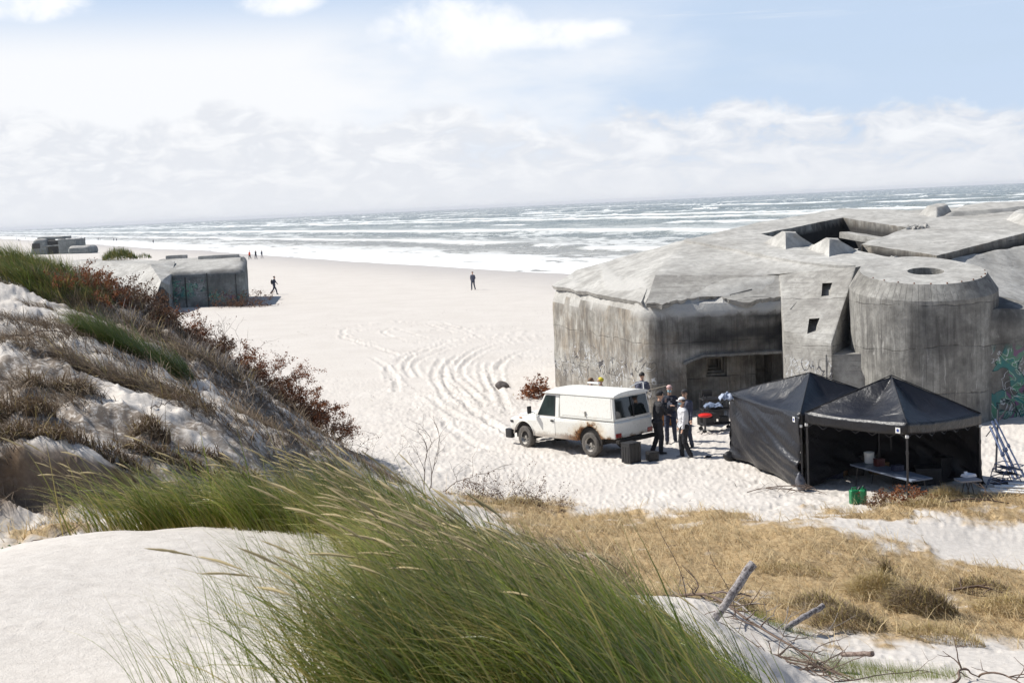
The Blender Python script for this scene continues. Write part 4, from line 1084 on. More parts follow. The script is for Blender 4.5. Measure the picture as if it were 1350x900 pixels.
# ---- the big swath of marram grass in front of the viewer
SW = _wp([(150,706,9.2),(230,690,9.7),(330,690,9.8),(420,705,9.6),(500,690,10.6),(620,700,10.2),(700,760,9.4),(780,800,8.6),(880,846,8.1),(975,905,7.5),(1010,960,6.6),(860,1000,4.6),(560,1000,4.2),(520,1000,4.3),(500,940,4.7),(560,860,5.8),(570,770,7.4),(470,730,8.6),(300,716,9.1),(200,714,9.0)])
def swath():
    rs = np.random.RandomState(5)
    lo = np.array(SW).min(0)-.5; hi = np.array(SW).max(0)+.5
    nt = 5600
    x = rs.uniform(lo[0], hi[0], nt*3); y = rs.uniform(lo[1], hi[1], nt*3)
    d = poly_dist(x, y, SW); pr = sstep(.30, -.35, d + .5*(fbm(x*1.6, y*1.6, 8, 3)-.5))
    # thinner towards the left, where the sand shows through
    xl = sstep(-2.0, -.5, x - (-.0) + (y-6)*.10); pr = pr*(.25+.75*np.maximum(xl, sstep(8.2, 8.9, y)))
    k = rs.uniform(0, 1, len(x)) < pr; x = x[k][:nt]; y = y[k][:nt]
    n = len(x); per = 10
    bx_ = np.repeat(x, per) + rs.normal(0, .035, n*per); by_ = np.repeat(y, per) + rs.normal(0, .035, n*per)
    bz_ = H2(bx_, by_)-.02
    N = len(bx_)
    tuft = np.repeat(rs.uniform(.75, 1.15, n), per)
    gust = fbm(bx_*.8, by_*.8, 77, 3)
    back = sstep(8.6, 9.6, by_)
    ln = rs.uniform(.38, .84, N)*tuft*(1-.30*back)
    tdx = np.repeat(rs.normal(0, .28, n), per); tdy = np.repeat(rs.normal(0, .38, n), per)
    dirx = WIND[0]+tdx+rs.normal(0, .24, N); diry = WIND[1]+tdy+rs.normal(0, .30, N)+.15; dirx = np.minimum(dirx, -.45); st = np.maximum((.9+1.6*gust)*rs.uniform(.5, 1.35, N), .9)
    lean = np.stack([dirx*st, diry*st], 1)
    tone = np.clip(np.repeat(rs.uniform(0, 1, n), per)*.7 + rs.uniform(0, 1, N)**2*.7 + 1.2*(.45-gust) + 2.0*(fbm(bx_*2.2, by_*1.6, 177, 3)-.5), 0, 1)
    dry = (rs.uniform(0, 1, N) < .30+.12*back)*rs.uniform(.3, 1, N)
    base = np.stack([bx_, by_, bz_], 1)
    o, C = grass_obj('marram_grass', base, ln, lean, rs.uniform(.05, .5, N), rs.uniform(.006, .0145, N), M_MARRAM, seed=3, seg=6, tone=tone, dry=dry)
    tag(o, 'wind-bent green marram grass covering the crest of the near dune', 'grass', kind='stuff')
    # flowering stalks with tan seed heads
    m = 290; i = rs.randint(0, n, m); hx = x[i]; hy = y[i]; hb = np.stack([hx, hy, H2(hx, hy)-.02], 1)
    L = rs.uniform(.85, 1.12, m)*(1-.25*sstep(8.6, 9.6, hy)); st = rs.uniform(.9, 1.9, m)
    lean = np.stack([(WIND[0]+rs.normal(0, .15, m))*st, (WIND[1]+.25+rs.normal(0, .2, m))*st], 1)
    V, F, al, Cc = blades(hb, L, lean, rs.uniform(.2, .55, m), np.full(m, .003), 12, 9)
    lines = []; rad = []; heads = []; hr = []
    for c in Cc:
        lines.append(c[:11]); rad.append((.0016, .0013)); heads.append(c[10:]); 
    hv = []; 
    V1, F1, a1 = polyline_tubes(lines, rad, 3)
    # heads: spindle shaped, slightly rough
    Vs = []; Fs = []; als = []; off = 0; tn = []
    for q, h in enumerate(heads):
        tt = np.linspace(0, 1, 9); hh = np.stack([np.interp(tt, np.linspace(0, 1, len(h)), h[:, c]) for c in range(3)], 1)
        T = np.gradient(hh, axis=0); T /= np.linalg.norm(T, axis=1, keepdims=True); A = np.cross(T, [0, 0, 1.0]); A /= np.linalg.norm(A, axis=1, keepdims=True)+1e-9; B = np.cross(T, A)
        r = .0062*np.sin(np.clip(tt*.93+.07, 0, 1)*math.pi)**.6*rs.uniform(.7, 1.2, 9)*rs.uniform(.7, 1.1); an = np.arange(5)*2*math.pi/5
        ring = hh[:, None, :] + r[:, None, None]*(A[:, None, :]*np.cos(an)[None, :, None] + B[:, None, :]*np.sin(an)[None, :, None])
        Vs.append(ring.reshape(-1, 3)); a_, b_ = np.meshgrid(np.arange(8), np.arange(5), indexing='ij'); b2 = (b_+1) % 5
        Fs.append(np.stack([a_*5+b_, a_*5+b2, (a_+1)*5+b2, (a_+1)*5+b_], -1).reshape(-1, 4)+off); off += 45
        als.append(np.repeat(tt, 5)); tn.append(np.full(45, rs.uniform(0, .6)))
    Vh = np.concatenate(Vs); Fh = np.concatenate(Fs)+len(V1)
    o = mesh_np('seed_stalks', np.concatenate([V1, Vh]), np.concatenate([F1, Fh]), M_HEAD, smooth=True, attrs={
        'along': ('FLOAT', np.concatenate([a1, np.concatenate(als)])), 'tone': ('FLOAT', np.concatenate([a1*0+.4, np.concatenate(tn)])), 'dry': ('FLOAT', np.zeros(len(V1)+len(Vh)))})
    tag(o, 'tan seed heads on arching stalks above the near green grass', 'grass', kind='stuff')
swath()
def tuft_at(x, y, n, h, spread, strength=1.4, mat=None, seed=0, wid=(.0035, .006), label=None, group=None, name='grass_tuft', cat='grass', dirv=None, dirs=.25, tone=None, dry=None, bend=(.05, .5), zoff=-.03, parent=None, seg=5, dome=0.0):
    rs = np.random.RandomState(seed+100)
    sx, sy = spread if hasattr(spread, '__len__') else (spread, spread)
    a = rs.uniform(0, 2*math.pi, n); r = np.sqrt(rs.uniform(0, 1, n))
    bx_ = x + np.cos(a)*r*sx; by_ = y + np.sin(a)*r*sy; bz_ = H2(bx_, by_)+zoff
    dv = WIND if dirv is None else np.array(dirv, float); st = strength*rs.uniform(.5, 1.4, n)
    lean = np.stack([(dv[0]+rs.normal(0, dirs, n))*st, (dv[1]+rs.normal(0, dirs, n))*st], 1)
    if dome: bz_ = bz_ + dome*(1-r**2)*rs.uniform(.5, 1, n)
    org = Vector((x, y, hz_c(x, y)))
    base = np.stack([bx_, by_, bz_], 1) - np.array(org)
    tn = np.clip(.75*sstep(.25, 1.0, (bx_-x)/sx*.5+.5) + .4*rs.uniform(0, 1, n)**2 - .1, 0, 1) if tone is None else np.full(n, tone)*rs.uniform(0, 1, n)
    dr = None if dry is None else (rs.uniform(0, 1, n) < dry)*rs.uniform(.3, 1, n)
    o, C = grass_obj(name, base, rs.uniform(.55, 1.1, n)*h, lean, rs.uniform(*bend, n), rs.uniform(*wid, n), mat or M_MARRAM_DARK, parent, seg, seed, tn, dr)
    if parent is None: o.location = org
    if label: tag(o, label, cat, group)
    return o
def hz_c(x, y): return float(H2(np.array([x]), np.array([y]))[0])

# sparse tufts growing out of the near sand, left of the swath
G1 = 'loose tufts on the near sand'
spots = [(365,760,7.0,34,.55),(330,800,6.3,30,.5),(420,770,7.2,60,.6),(455,830,6.2,60,.6),(520,870,5.6,60,.62),(300,880,5.3,22,.5),(235,905,5.1,26,.5),(255,940,4.9,22,.55),(390,880,5.4,60,.6),(350,930,5.0,50,.6),(440,730,8.0,60,.55),(480,780,7.0,70,.6),(272,815,6.1,12,.42),(400,830,6.0,40,.5),(330,745,7.6,18,.35)]
word = ['sparse', 'thin', 'loose', 'wispy', 'open', 'scattered', 'small', 'bristly', 'dense', 'leaning', 'tall', 'broad', 'tiny lone', 'upright', 'short']
for i, (px, py, d, n, h) in enumerate(spots):
    p = P(px, py, d)
    tuft_at(p.x, p.y, n, h, .10+.002*n, 1.0, M_MARRAM, 200+i, (.003, .0055), word[i]+' green grass tuft on the near white sand, '+('at the bottom edge' if py > 870 else 'beside the grass swath' if px > 400 else 'alone in open sand'), G1, dirs=.35, tone=.5, seg=7)

# ---- vegetation of the left dune
G2 = 'green grass tufts on the left dune'
def tuft_px(px, py, d, *a, **k):
    p = P(px, py, d); return tuft_at(p.x, p.y, *a, **k)
for i, (px, py, d, n, h, sp, lb) in enumerate([
  (150,455,29.2,1500,.95,(.75,.45),'dark green windswept grass tuft on the left dune, larger upper one'),
  (182,470,29.2,1200,.85,(.55,.4),'dark green grass tuft joining the two big clumps midway on the left dune'),
  (226,497,29.6,1300,.90,(.55,.40),'green grass tuft ending in a dark point, lower right of the big dune clumps'),
  (320,552,28.6,160,.32,(.14,.14),'small pale green grass tuft on bare sand below the red shrubs')]):
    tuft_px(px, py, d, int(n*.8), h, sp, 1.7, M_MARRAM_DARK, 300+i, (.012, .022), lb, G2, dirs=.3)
# grassy top of the left dune
rs_ = random.Random(4)
lbs = []
G3 = 'grass tufts on the top of the left dune'
tops = [(-25,352,35.6),(8,345,35.8),(36,352,35.6),(62,360,35.6),(84,372,35.7),(104,384,35.6),(26,372,34.2),(58,384,34.2),(88,398,34),(-10,372,34.6),(118,402,34.4)]
where = ['leftmost at the frame edge', 'nearest the far stepped bunker', 'below the far bunker', 'at the shoulder of the ridge', 'on the steep shoulder above the brush', 'last before the brown brush', 'in front row left', 'in front row middle', 'in front row right', 'low at the left edge', 'half in the brown brush']
for i, (px, py, d) in enumerate(tops):
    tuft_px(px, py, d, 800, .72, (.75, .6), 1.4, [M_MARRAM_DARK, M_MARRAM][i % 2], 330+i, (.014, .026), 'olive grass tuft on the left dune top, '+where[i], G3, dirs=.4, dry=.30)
# old grey thatch hanging down the slope
G4 = 'withered grass clumps on the left dune'
th = [(60,520,25.4,900,.75,(.35,.3),(.1,-1),'upright tawny withered grass clump at the left, standing over the hollow'),
      (95,510,25.4,800,.8,(.4,.3),(.7,-1),'drooping grey withered clump right of the tawny one'),
      (30,560,23.4,700,.7,(.6,.3),(.0,-1),'grey dead grass mat hanging at the left frame edge'),
      (150,500,27.2,1100,.95,(1.1,.35),(-1,.3),'long combed grey thatch beneath the dark green tufts'),
      (210,520,27.2,900,.85,(.9,.4),(-1,.2),'combed grey thatch at the foot of the lower green tuft'),
      (245,545,26.5,500,.55,(.6,.4),(-.6,-.6),'brownish flattened clump in the middle of the sandy slope'),
      (200,590,23.8,500,.7,(.35,.25),(.1,-1),'pale stiff clump hanging over the dark bank'),
      (30,605,21.8,800,.55,(1.0,.2),(.2,-1),'fringe of roots over the dark hollow, left end'),
      (120,618,22.2,900,.55,(1.0,.2),(.2,-1),'fringe of roots over the dark hollow, middle'),
      (230,630,23.0,900,.5,(1.0,.2),(.3,-1),'fringe of roots over the dark bank, right part'),
      (300,642,23.8,600,.4,(.7,.2),(.3,-1),'fringe of roots behind the near grass, right end'),
      (360,568,29.3,500,.5,(.5,.35),(-.7,-.3),'dark withered clump below the red shrubs'),
      (410,590,29.5,500,.45,(.6,.35),(-.7,-.3),'withered clump near the foot of the ridge'),
      (60,435,30.5,260,.4,(.6,.3),(-1,0),'small brown clump on the bare upper sand, left'),
      (55,415,32,300,.4,(.4,.3),(-1,0),'dark brown hummock on the bare upper sand'),
      (20,470,27.5,220,.35,(.7,.3),(-1,0),'thin grey stubble on the upper left sand'),
      (130,430,31.5,400,.45,(.8,.4),(-1,0),'brown stubble under the red ridge brush'),
      (260,480,32,700,.6,(.7,.4),(-1,.2),'grey thatch between the green tufts and the ridge brush'),
      (225,450,33.5,700,.6,(.7,.4),(-1,.2),'grey thatch high on the ridge by the white patch'),
      (330,570,27.5,260,.3,(.7,.3),(-.8,-.4),'low grey stubble on the lower slope')]
for i, (px, py, d, n, h, sp, dv, lb) in enumerate(th):
    tuft_px(px, py, d, int(n*.75), h, sp, 2.0 if dv[1] > -.5 else 2.4, M_THATCH, 400+i, (.012, .026), lb, G4, name='withered_grass', dirv=dv, dirs=.45, tone=.9, bend=(.2, .9), dry=.12)

def shrub(name, x, y, z, size, nb, leafn, leaf_mat, seed, label, group=None, leafsize=.03, twig=None, rise=.8, flat=1.0, cat='shrub', spread=1.0, twr=.007):
    """a dead shrub: forking branches with small crumpled leaves near the ends"""
    rs = random.Random(seed); lines = []; rad = []; tips = []
    def grow(p, d, L, r, lev):
        k = 5; pts = [p]
        for i in range(k):
            d = (d + Vector((rs.gauss(0, .22), rs.gauss(0, .22), rs.gauss(0, .16)))).normalized(); p = p + d*L/k; pts.append(p)
            if lev > 0 and i > 0 and rs.random() < .75:
                d2 = (d + Vector((rs.gauss(0, .7), rs.gauss(0, .7), rs.gauss(.1, .45)))).normalized(); grow(p, d2, L*rs.uniform(.45, .7), r*.6, lev-1)
        lines.append(np.array([tuple(q) for q in pts])); rad.append((r, r*.35)); tips.extend(pts[2:])
    for b in range(nb):
        a = rs.uniform(0, 2*math.pi); e = rs.uniform(.25, 1.0)*rise
        o = Vector((rs.gauss(0, .25)*size*spread, rs.gauss(0, .2)*size*spread, -.05))
        grow(o, Vector((math.cos(a)-.25, math.sin(a), e*1.2)).normalized(), size*rs.uniform(.5, .9)*flat, twr*max(size, .5), 2)
    root = empty(name, (x, y, z), 0, label, cat, group)
    tubes_obj('branches', lines, rad, twig or M_TWIG, root, 3, 1, seed)
    if leafn:
        rn = np.random.RandomState(seed); T = np.array([tuple(t) for t in tips]); c = T[rn.randint(0, len(T), leafn)] + rn.normal(0, .035*size**.5, (leafn, 3))
        u = rn.normal(0, 1, (leafn, 3)); u /= np.linalg.norm(u, axis=1, keepdims=True); w = np.cross(u, rn.normal(0, 1, (leafn, 3))); w /= np.linalg.norm(w, axis=1, keepdims=True)
        s = leafsize*rn.uniform(.5, 1.4, (leafn, 1)); fold = np.cross(u, w)*s*.4
        V = np.stack([c-u*s, c-w*s*.6+fold, c+u*s, c+w*s*.6+fold], 1).reshape(-1, 3); F = np.arange(leafn*4).reshape(-1, 4)
        # clumps of lighter and darker colour through the bush
        tn = np.clip(fbm(c[:, 0]*3/size+seed, c[:, 1]*3/size+c[:, 2]*4/size, seed, 2)*1.6-.4, 0, 1)
        mesh_np('leaves', V, F, leaf_mat, root, attrs={'along': ('FLOAT', np.repeat(rn.uniform(0, 1, leafn), 4)), 'tone': ('FLOAT', np.repeat(tn, 4)), 'dry': ('FLOAT', np.zeros(leafn*4))})
    return root
def shrub_px(name, px, py, d, size, nb, leafn, lm, seed, label, group=None, **k):
    p = P(px, py, d); z = hz_c(p.x, p.y); return shrub(name, p.x, p.y, z, size, nb, leafn, lm, seed, label, group, **k)
G5 = 'dead brush along the ridge of the left dune'
rid = [(112,392,36.0,1.0,'R','red brown brush below the grassy dune top, first on the ridge'),(150,402,36.2,1.0,'B','brown brush on the ridge in front of the low bunker'),
 (100,412,34.5,.9,'R','russet brush patch on the inner side of the upper ridge'),(140,425,34.5,.8,'R','russet low brush above the dark green tufts'),
 (185,412,36.4,.95,'B','dark brown brush on the ridge beside the porch of the low bunker'),(215,432,36.6,.9,'R','red brown brush on the ridge past the porch of the low bunker'),
 (245,452,36.8,.95,'R','red brown brush on the ridge above the white sand, upper'),(270,472,37,.9,'B','thorny brown brush on the ridge, where bare twigs stick up'),
 (205,424,35.2,.7,'B','greyish brown brush just inside the ridge'),(300,492,37,1.15,'R','large rusty red shrub on the ridge, topmost of the three red ones'),
 (335,510,37.2,1.3,'R','largest rusty red shrub on the ridge, middle of the three red ones'),(372,532,37.6,1.2,'R','rusty red shrub lower on the ridge, under the largest one'),
 (405,556,38,1.05,'R','dark red shrub near the foot of the ridge'),(436,575,38.4,.95,'R','last red brown shrub at the toe of the dune'),
 (352,538,36.3,.9,'B','dark brown brush on the inner side of the big red shrubs'),(275,500,35.6,.8,'B','black brown brush in the hollow of the ridge'),(245,480,35.2,.7,'B','dark brush near the grey thatch on the ridge'),
 (392,566,36.6,.8,'B','brown brush on the inner foot of the ridge'),(320,524,36,.8,'B','dark brush below the largest red shrub'),(170,412,35.6,.8,'B','grey brown brush between bunker wing and dark green tufts')]
for i, (px, py, d, s, k, lb) in enumerate(rid):
    shrub_px('dead_shrub', px, py, d, s*(.98 if 9 <= i <= 12 else .78), 24, 9000 if 9 <= i <= 12 else 4600 if k == 'R' else 3200, M_LEAF_RED if k == 'R' else M_LEAF_BRN, 500+i, lb, G5, leafsize=.024, rise=.45)
for i, (px, py, d, s, lb) in enumerate([(262,462,37.2,1.3,'bare thorny bush sticking up from the ridge, upper'),(288,484,37.4,1.4,'bare thorny bush sticking up from the ridge beside the top red shrub'),(345,512,37.8,1.4,'bare twiggy bush behind the largest red shrub'),(455,588,38.2,1.2,'bare twiggy bush at the toe of the dune ridge'),(430,596,37,.9,'bare grey twigs in front of the last red shrub'),(485,600,37.6,.9,'low bare twigs on the sand at the dune toe')]):
    shrub_px('bare_bush', px, py, d, s, 9, 60, M_LEAF_BRN, 560+i, lb, 'bare twiggy bushes at the ridge', leafsize=.022, rise=1.3)
rr_ = random.Random(77)
for i, (px, py, d) in enumerate([(70,392,34.5),(110,402,34.8),(150,418,35),(180,432,35),(215,448,35.3),(245,468,35.3),(275,492,35.4),(160,440,33.5),(195,455,33.5),(228,474,33.7),(300,516,35.2),(130,410,33.6),(90,400,33.8),(330,545,35.2),(365,562,35.4),(255,498,33.2),(285,525,32.8),(310,540,32.6)]):
    tuft_px(px, py, d, 520, .60, (.75, .45), 1.6, M_TWIG_GREY if i % 3 == 1 else M_TWIG if i % 3 == 0 else M_THATCH, 1400+i, (.012, .024), ['dark', 'silvery', 'brown'][i % 3]+' withered thicket inside the left ridge, number %s from the top' % ['one','two','three','four','five','six','seven','eight','nine','ten','eleven','twelve','thirteen','fourteen','fifteen','sixteen','seventeen','eighteen'][i], 'withered thickets inside the left ridge', name='withered_grass', dirv=(-.8, .3), dirs=.8, tone=.9, bend=(.1, .8), dry=.1, seg=4)
# bare shrub and low dead heather between the grass and the beach
shrub_px('bare_bush', 566, 640, 34, 1.7, 3, 0, M_LEAF_BRN, 570, 'single bare dark bush rising above the near grass on the white sand', rise=2.0, spread=.3, twr=.009)
for i, (px, py, d, s, lb) in enumerate([(640,650,33.5,.75,'low dead heather bush at the straw edge, left'),(668,652,33.5,.85,'low dead heather bush at the straw edge, second from the left'),(700,656,33,.75,'low dead heather bush at the straw edge, third from the left'),(728,662,32.5,.6,'low dead heather bush at the straw edge, right'),(612,640,34.5,.6,'small dead heather bush nearest the near grass')]):
    shrub_px('heather_bush', px, py, d, s, 14, 380, M_LEAF_BRN, 580+i, lb, 'dead heather at the straw edge', leafsize=.02, rise=.9)
shrub_px('dead_shrub', 712, 533, 52.0, .72, 16, 1800, M_LEAF_RED, 590, 'rusty red dead shrub at the foot of the big bunker left wall', leafsize=.042, rise=.9)
shrub_px('dead_shrub', 1188, 659, 30.4, .62, 16, 900, M_LEAF_RED, 591, 'red brown root clump in front of the right tent opening', leafsize=.028, rise=.8)
shrub_px('dead_shrub', 1150, 664, 30.4, .40, 12, 400, M_LEAF_BRN, 592, 'small brown root clump beside the green cans', leafsize=.024, rise=.8)
shrub_px('dark_brush', 336, 403, 116, 1.5, 22, 900, M_LEAF_BRN, 593, 'dark low brush on the sand at the right corner of the low bunker', leafsize=.06, rise=.3, cat='shrub')
shrub_px('dark_brush', 310, 403, 115.8, 1.7, 26, 1400, M_LEAF_BRN, 594, 'dark low brush against the front of the low bunker', leafsize=.06, rise=.35, cat='shrub')
shrub_px('dark_brush', 338, 384, 137, 1.3, 8, 0, M_LEAF_BRN, 595, 'scattered twigs on the sand behind the low bunker corner', leafsize=.05, rise=.15, cat='shrub')
# grass on top of the low bunker
for i, (px, py, d, s, lb) in enumerate([(158,344,131,2.2,'dark green bushy tuft growing on the roof of the low bunker'),(190,346,132,1.1,'small dry tuft on the roof of the low bunker, right of the bushy one')]):
    p = P(px, py, d)
    o = tuft_at(p.x, p.y, 1500 if i == 0 else 260, s*.32, (s*.75, s*.5), .6, M_MARRAM_DARK, 600+i, (.03, .06), lb, None, dirs=.9, dry=.25, tone=.9, dome=s*.42)
    for v in (o,): v.location.z = 4.0; 
# stray leafy weed in the left hollow
shrub_px('green_weed', 42, 744, 15.6, .42, 6, 170, M_LEAF_GRN, 610, 'fresh green leafy weed in the hollow behind the near sand', leafsize=.026, rise=1.0, cat='plant')

# ---- straw litter: a mat of loose dry stems, denser tangled mounds
def straw_field():
    rs = np.random.RandomState(17)
    n = 150000; x = rs.uniform(-13, 16, n); y = rs.uniform(15, 35.5, n); m = straw_mask(x, y)
    k = rs.uniform(0, 1, n) < m*(.25+.75*sstep(.35, .6, fbm(x*1.4, y*1.4, 88, 4))); x = x[k]; y = y[k]; n = len(x)
    z = height(x, y)-.01
    a = rs.normal(0, 1.1, n)+.3; st = rs.uniform(2.0, 9, n); lean = np.stack([np.cos(a)*st*-1, np.sin(a)*st], 1)
    ln = rs.uniform(.14, .42, n)*(1+.8*(rs.uniform(0, 1, n) < .06))
    o, _ = grass_obj('straw', np.stack([x, y, z], 1), ln, lean, rs.uniform(-.1, .25, n), rs.uniform(.008, .018, n), M_STRAW, seed=19, seg=3, tone=np.clip(1.3*fbm(x*1.1, y*1.1, 99, 4)-.4+rs.uniform(-.2, .3, n), 0, 1), dry=np.zeros(n))
    tag(o, 'golden dry straw matted over the ground between the dunes and the tents', 'straw', kind='stuff')
straw_field()
def dead_stems():
    rs = np.random.RandomState(41); n = 120000; x = rs.uniform(-16, 2, n); y = rs.uniform(20.5, 40, n)
    z = H2(x, y); m = sstep(.42, .56, fbm(x*.6, y*.6, 93, 4))*sstep(.3, .9, z)
    k = rs.uniform(0, 1, n) < m; x = x[k]; y = y[k]; z = z[k]; n = len(x)
    a = rs.normal(math.pi, .9, n); st = rs.uniform(1.5, 10, n)
    o, _ = grass_obj('dead_stems', np.stack([x, y, z-.01], 1), rs.uniform(.15, .55, n), np.stack([np.cos(a)*st, np.sin(a)*st-.6], 1), rs.uniform(-.1, .3, n), rs.uniform(.010, .024, n), M_THATCH, seed=43, seg=3, tone=np.clip(1.5*fbm(x*1.3, y*1.3, 97, 3)-.2+rs.uniform(-.3, .3, n), 0, 1), dry=np.zeros(n))
    tag(o, 'grey brown dead stems and roots littering the left dune slope', 'dead stems', kind='stuff')
dead_stems()
G6 = 'tangled straw heaps'
for i, (px, py, d, n, h, sp, lb) in enumerate([(1160,765,23.2,2200,.65,(.55,.4),'brown tangled straw heap, tallest, right of the big driftwood pole'),(1215,790,22.2,2200,.7,(.6,.45),'dark brown tangled heap in the middle of the straw'),(1120,820,20.6,1200,.55,(.6,.35),'brown straw heap behind the fallen branches'),(1080,790,22,900,.45,(.55,.4),'straw heap behind the short driftwood'),(1330,785,22.6,900,.45,(.6,.4),'straw heap at the right edge of the frame'),(1290,760,24,800,.4,(.6,.3),'low straw heap near the right edge'),(1250,655,31,900,.5,(.45,.3),'pale straw heap in front of the right tent'),(1220,675,29.8,700,.35,(.6,.3),'low golden straw heap before the right tent'),(1040,750,24.6,700,.3,(.8,.3),'low straw heap right of the driftwood top'),(690,665,32.8,800,.4,(.7,.3),'pale straw heap below the heather bushes'),(960,790,21.5,700,.4,(.6,.3),'straw heap behind the driftwood pole'),(1170,752,24.6,500,.55,(.15,.12),'narrow upright tawny clump on the straw'),(1240,835,20.2,900,.4,(.7,.3),'straw heap at the lower edge of the straw field')]):
    tuft_px(px, py, d, int(n*1.2), h*.55, sp, 1.5, M_STRAW if i in (0, 4, 6, 7, 8, 9, 12) else M_THATCH, 700+i, (.008, .016), lb, G6, name='straw_heap', cat='straw', dirs=1.1, tone=.8, bend=(.1, .8), dry=.45, seg=4, dome=h*.6)
# short pale green grass in the sandy foreground, right
for i, (px, py, d, n, sp, lb) in enumerate([(1180,875,17.2,2600,(.95,.7),'short pale green grass patch at the bottom right'),(1100,868,17.6,900,(.7,.4),'short pale green grass around the fallen branch'),(1030,825,19.6,700,(.5,.3),'short green grass by the short driftwood'),(985,795,20.8,300,(.3,.2),'small short green grass beside the driftwood pole')]):
    tuft_px(px, py, d, n, .24, sp, .8, M_MARRAM, 730+i, (.004, .007), lb, 'short green grass on the lower sand', name='short_grass', dirs=.5, tone=.3, dry=.15, seg=3)

# ---- driftwood
def wood(name, a, b, r0, r1, seed, label, mat, bend=.04, group=None):
    rs = random.Random(seed); a = Vector(a); b = Vector(b); bm = bmesh.new(); n = 18; d = b-a
    sx = d.orthogonal().normalized(); sy = d.cross(sx).normalized(); pts = []; rad = []
    for i in range(n+1):
        t = i/n; pts.append(a.lerp(b, t) + sx*math.sin(t*3.1+seed)*bend*d.length + sy*.02*mnoise.noise(Vector((t*5, seed, 0)))); rad.append((r0+(r1-r0)*t)*(1+.14*mnoise.noise(Vector((t*9, seed, 3)))))
    tube(bm, pts, rad, 12)
    for v in bm.verts: v.co += Vector((mnoise.noise(v.co*12), mnoise.noise(v.co*12+Vector((5, 0, 0))), mnoise.noise(v.co*12+Vector((0, 7, 0)))))*r0*.16
    bmesh.ops.translate(bm, verts=bm.verts[:], vec=-a)
    o = obj(name, bm, mat, None, 60); o.location = a; tag(o, label, 'driftwood', group); return o
def bark(name, a, b, c3):
    t = NT(name); v = t.co(which='Object'); n = t.noise(14, 6, .7, v, .5); n2 = t.noise(45, 5, .7, v)
    c = t.mix(t.ramp(n, [(.40, 0.0), (.52, 1.0)]), a, b); c = t.mix(t.ramp(n2, [(.36, .8), (.5, 0.0)]), c, c3)
    t.set(color=c, rough=.85, spec=.25, normal=t.bump(t.math('ADD', n, t.math('MULTIPLY', n2, .4)), .02, 1)); return t.m
M_LOG = bark('driftwood_bark', (.10, .085, .085), (.36, .33, .32), (.07, .055, .05))
M_BRANCH = bark('fallen_branch_bark', (.16, .11, .09), (.30, .235, .20), (.08, .05, .045))
pa = P(918, 850, 17.3); pa.z = min(pa.z, hz_c(pa.x, pa.y)-.05); pb = P(994, 743, 17.7)
lg = wood('driftwood_pole', pa, pb, .050, .062, 2, 'thick grey driftwood pole leaning out of the sand, right of the near grass', M_LOG, .012)
for (t0, dx, dz, L, r) in ((.62, -1, .15, .26, .018), (.60, 1, .0, .28, .016), (.25, -1, -.05, .12, .016), (.42, 1, -.5, .30, .010), (.44, -1, -.4, .42, .008), (.30, 1, -.6, .35, .009)):
    bm = bmesh.new(); p = (pb-pa)*t0; d = Vector((dx, .2, dz)).normalized(); q = p+d*L*.5+Vector((0, 0, .02)); tube(bm, [p, q, p+d*L+Vector((0, 0, -.03))], [r, r*.8, r*.5], 6)
    o = obj('branch_stub', bm, M_BRANCH, lg, 60)
pc = P(1030, 822, 19.4); pc.z = hz_c(pc.x, pc.y)-.02; pd = P(1083, 799, 20.4); wood('driftwood_log', pc, pd, .045, .042, 5, 'short grey driftwood log lying at the straw edge', M_LOG, .02)
pe = P(1110, 864, 16.6); pe.z += .0; pf = P(1150, 865.5, 16.2); wood('driftwood_log', pe+Vector((0, 0, .03)), pf+Vector((0, 0, .04)), .03, .032, 7, 'pale cut branch end poking right over the short green grass', M_BRANCH, .02)
rs_ = random.Random(12)
def branch_line(px0, py0, d0, px1, py1, d1, lift=.15, n=14, wob=.12, seed=0):
    rr = random.Random(seed); a = P(px0, py0, d0); b = P(px1, py1, d1); out = []
    for i in range(n+1):
        t = i/n; p = a.lerp(b, t); z = hz_c(p.x, p.y); s = math.sin(t*math.pi)
        p.z = z + .03 + lift*s; p.x += wob*mnoise.noise(Vector((t*3, seed, 0))); p.y += wob*mnoise.noise(Vector((t*3, seed, 9))); out.append(tuple(p))
    return np.array(out)
def branch_obj(label, main, seed, subs=6, r=.014, mat=M_TWIG, name='fallen_branch', group='fallen branches on the lower sand', cat='branch', sublen=.5, up=.3):
    rr = random.Random(seed); o = Vector(main[0]); lines = [main-np.array(o)]; rad = [(r, r*.4)]
    for i in range(subs):
        k = rr.randint(2, len(main)-3); p = Vector(main[k])-o; d = Vector((rr.gauss(0, 1), rr.gauss(0, 1), rr.uniform(-.1, up)*2)).normalized(); L = rr.uniform(.4, 1)*sublen; pts = [p]
        for q in range(6):
            d = (d+Vector((rr.gauss(0, .25), rr.gauss(0, .25), rr.gauss(-.03, .15)))).normalized(); p = p+d*L/6; pts.append(p)
            if q == 3:
                d3 = (d+Vector((rr.gauss(0, .6), rr.gauss(0, .6), rr.gauss(0, .3)))).normalized(); lines.append(np.array([tuple(p), tuple(p+d3*L*.25), tuple(p+d3*L*.5+Vector((0, 0, .02)))])); rad.append((r*.35, r*.15))
        lines.append(np.array([tuple(q) for q in pts])); rad.append((r*.55, r*.2))
    ob = tubes_obj(name, lines, rad, mat, None, 5, .5, seed); ob.location = o; tag(ob, label, cat, group); return ob
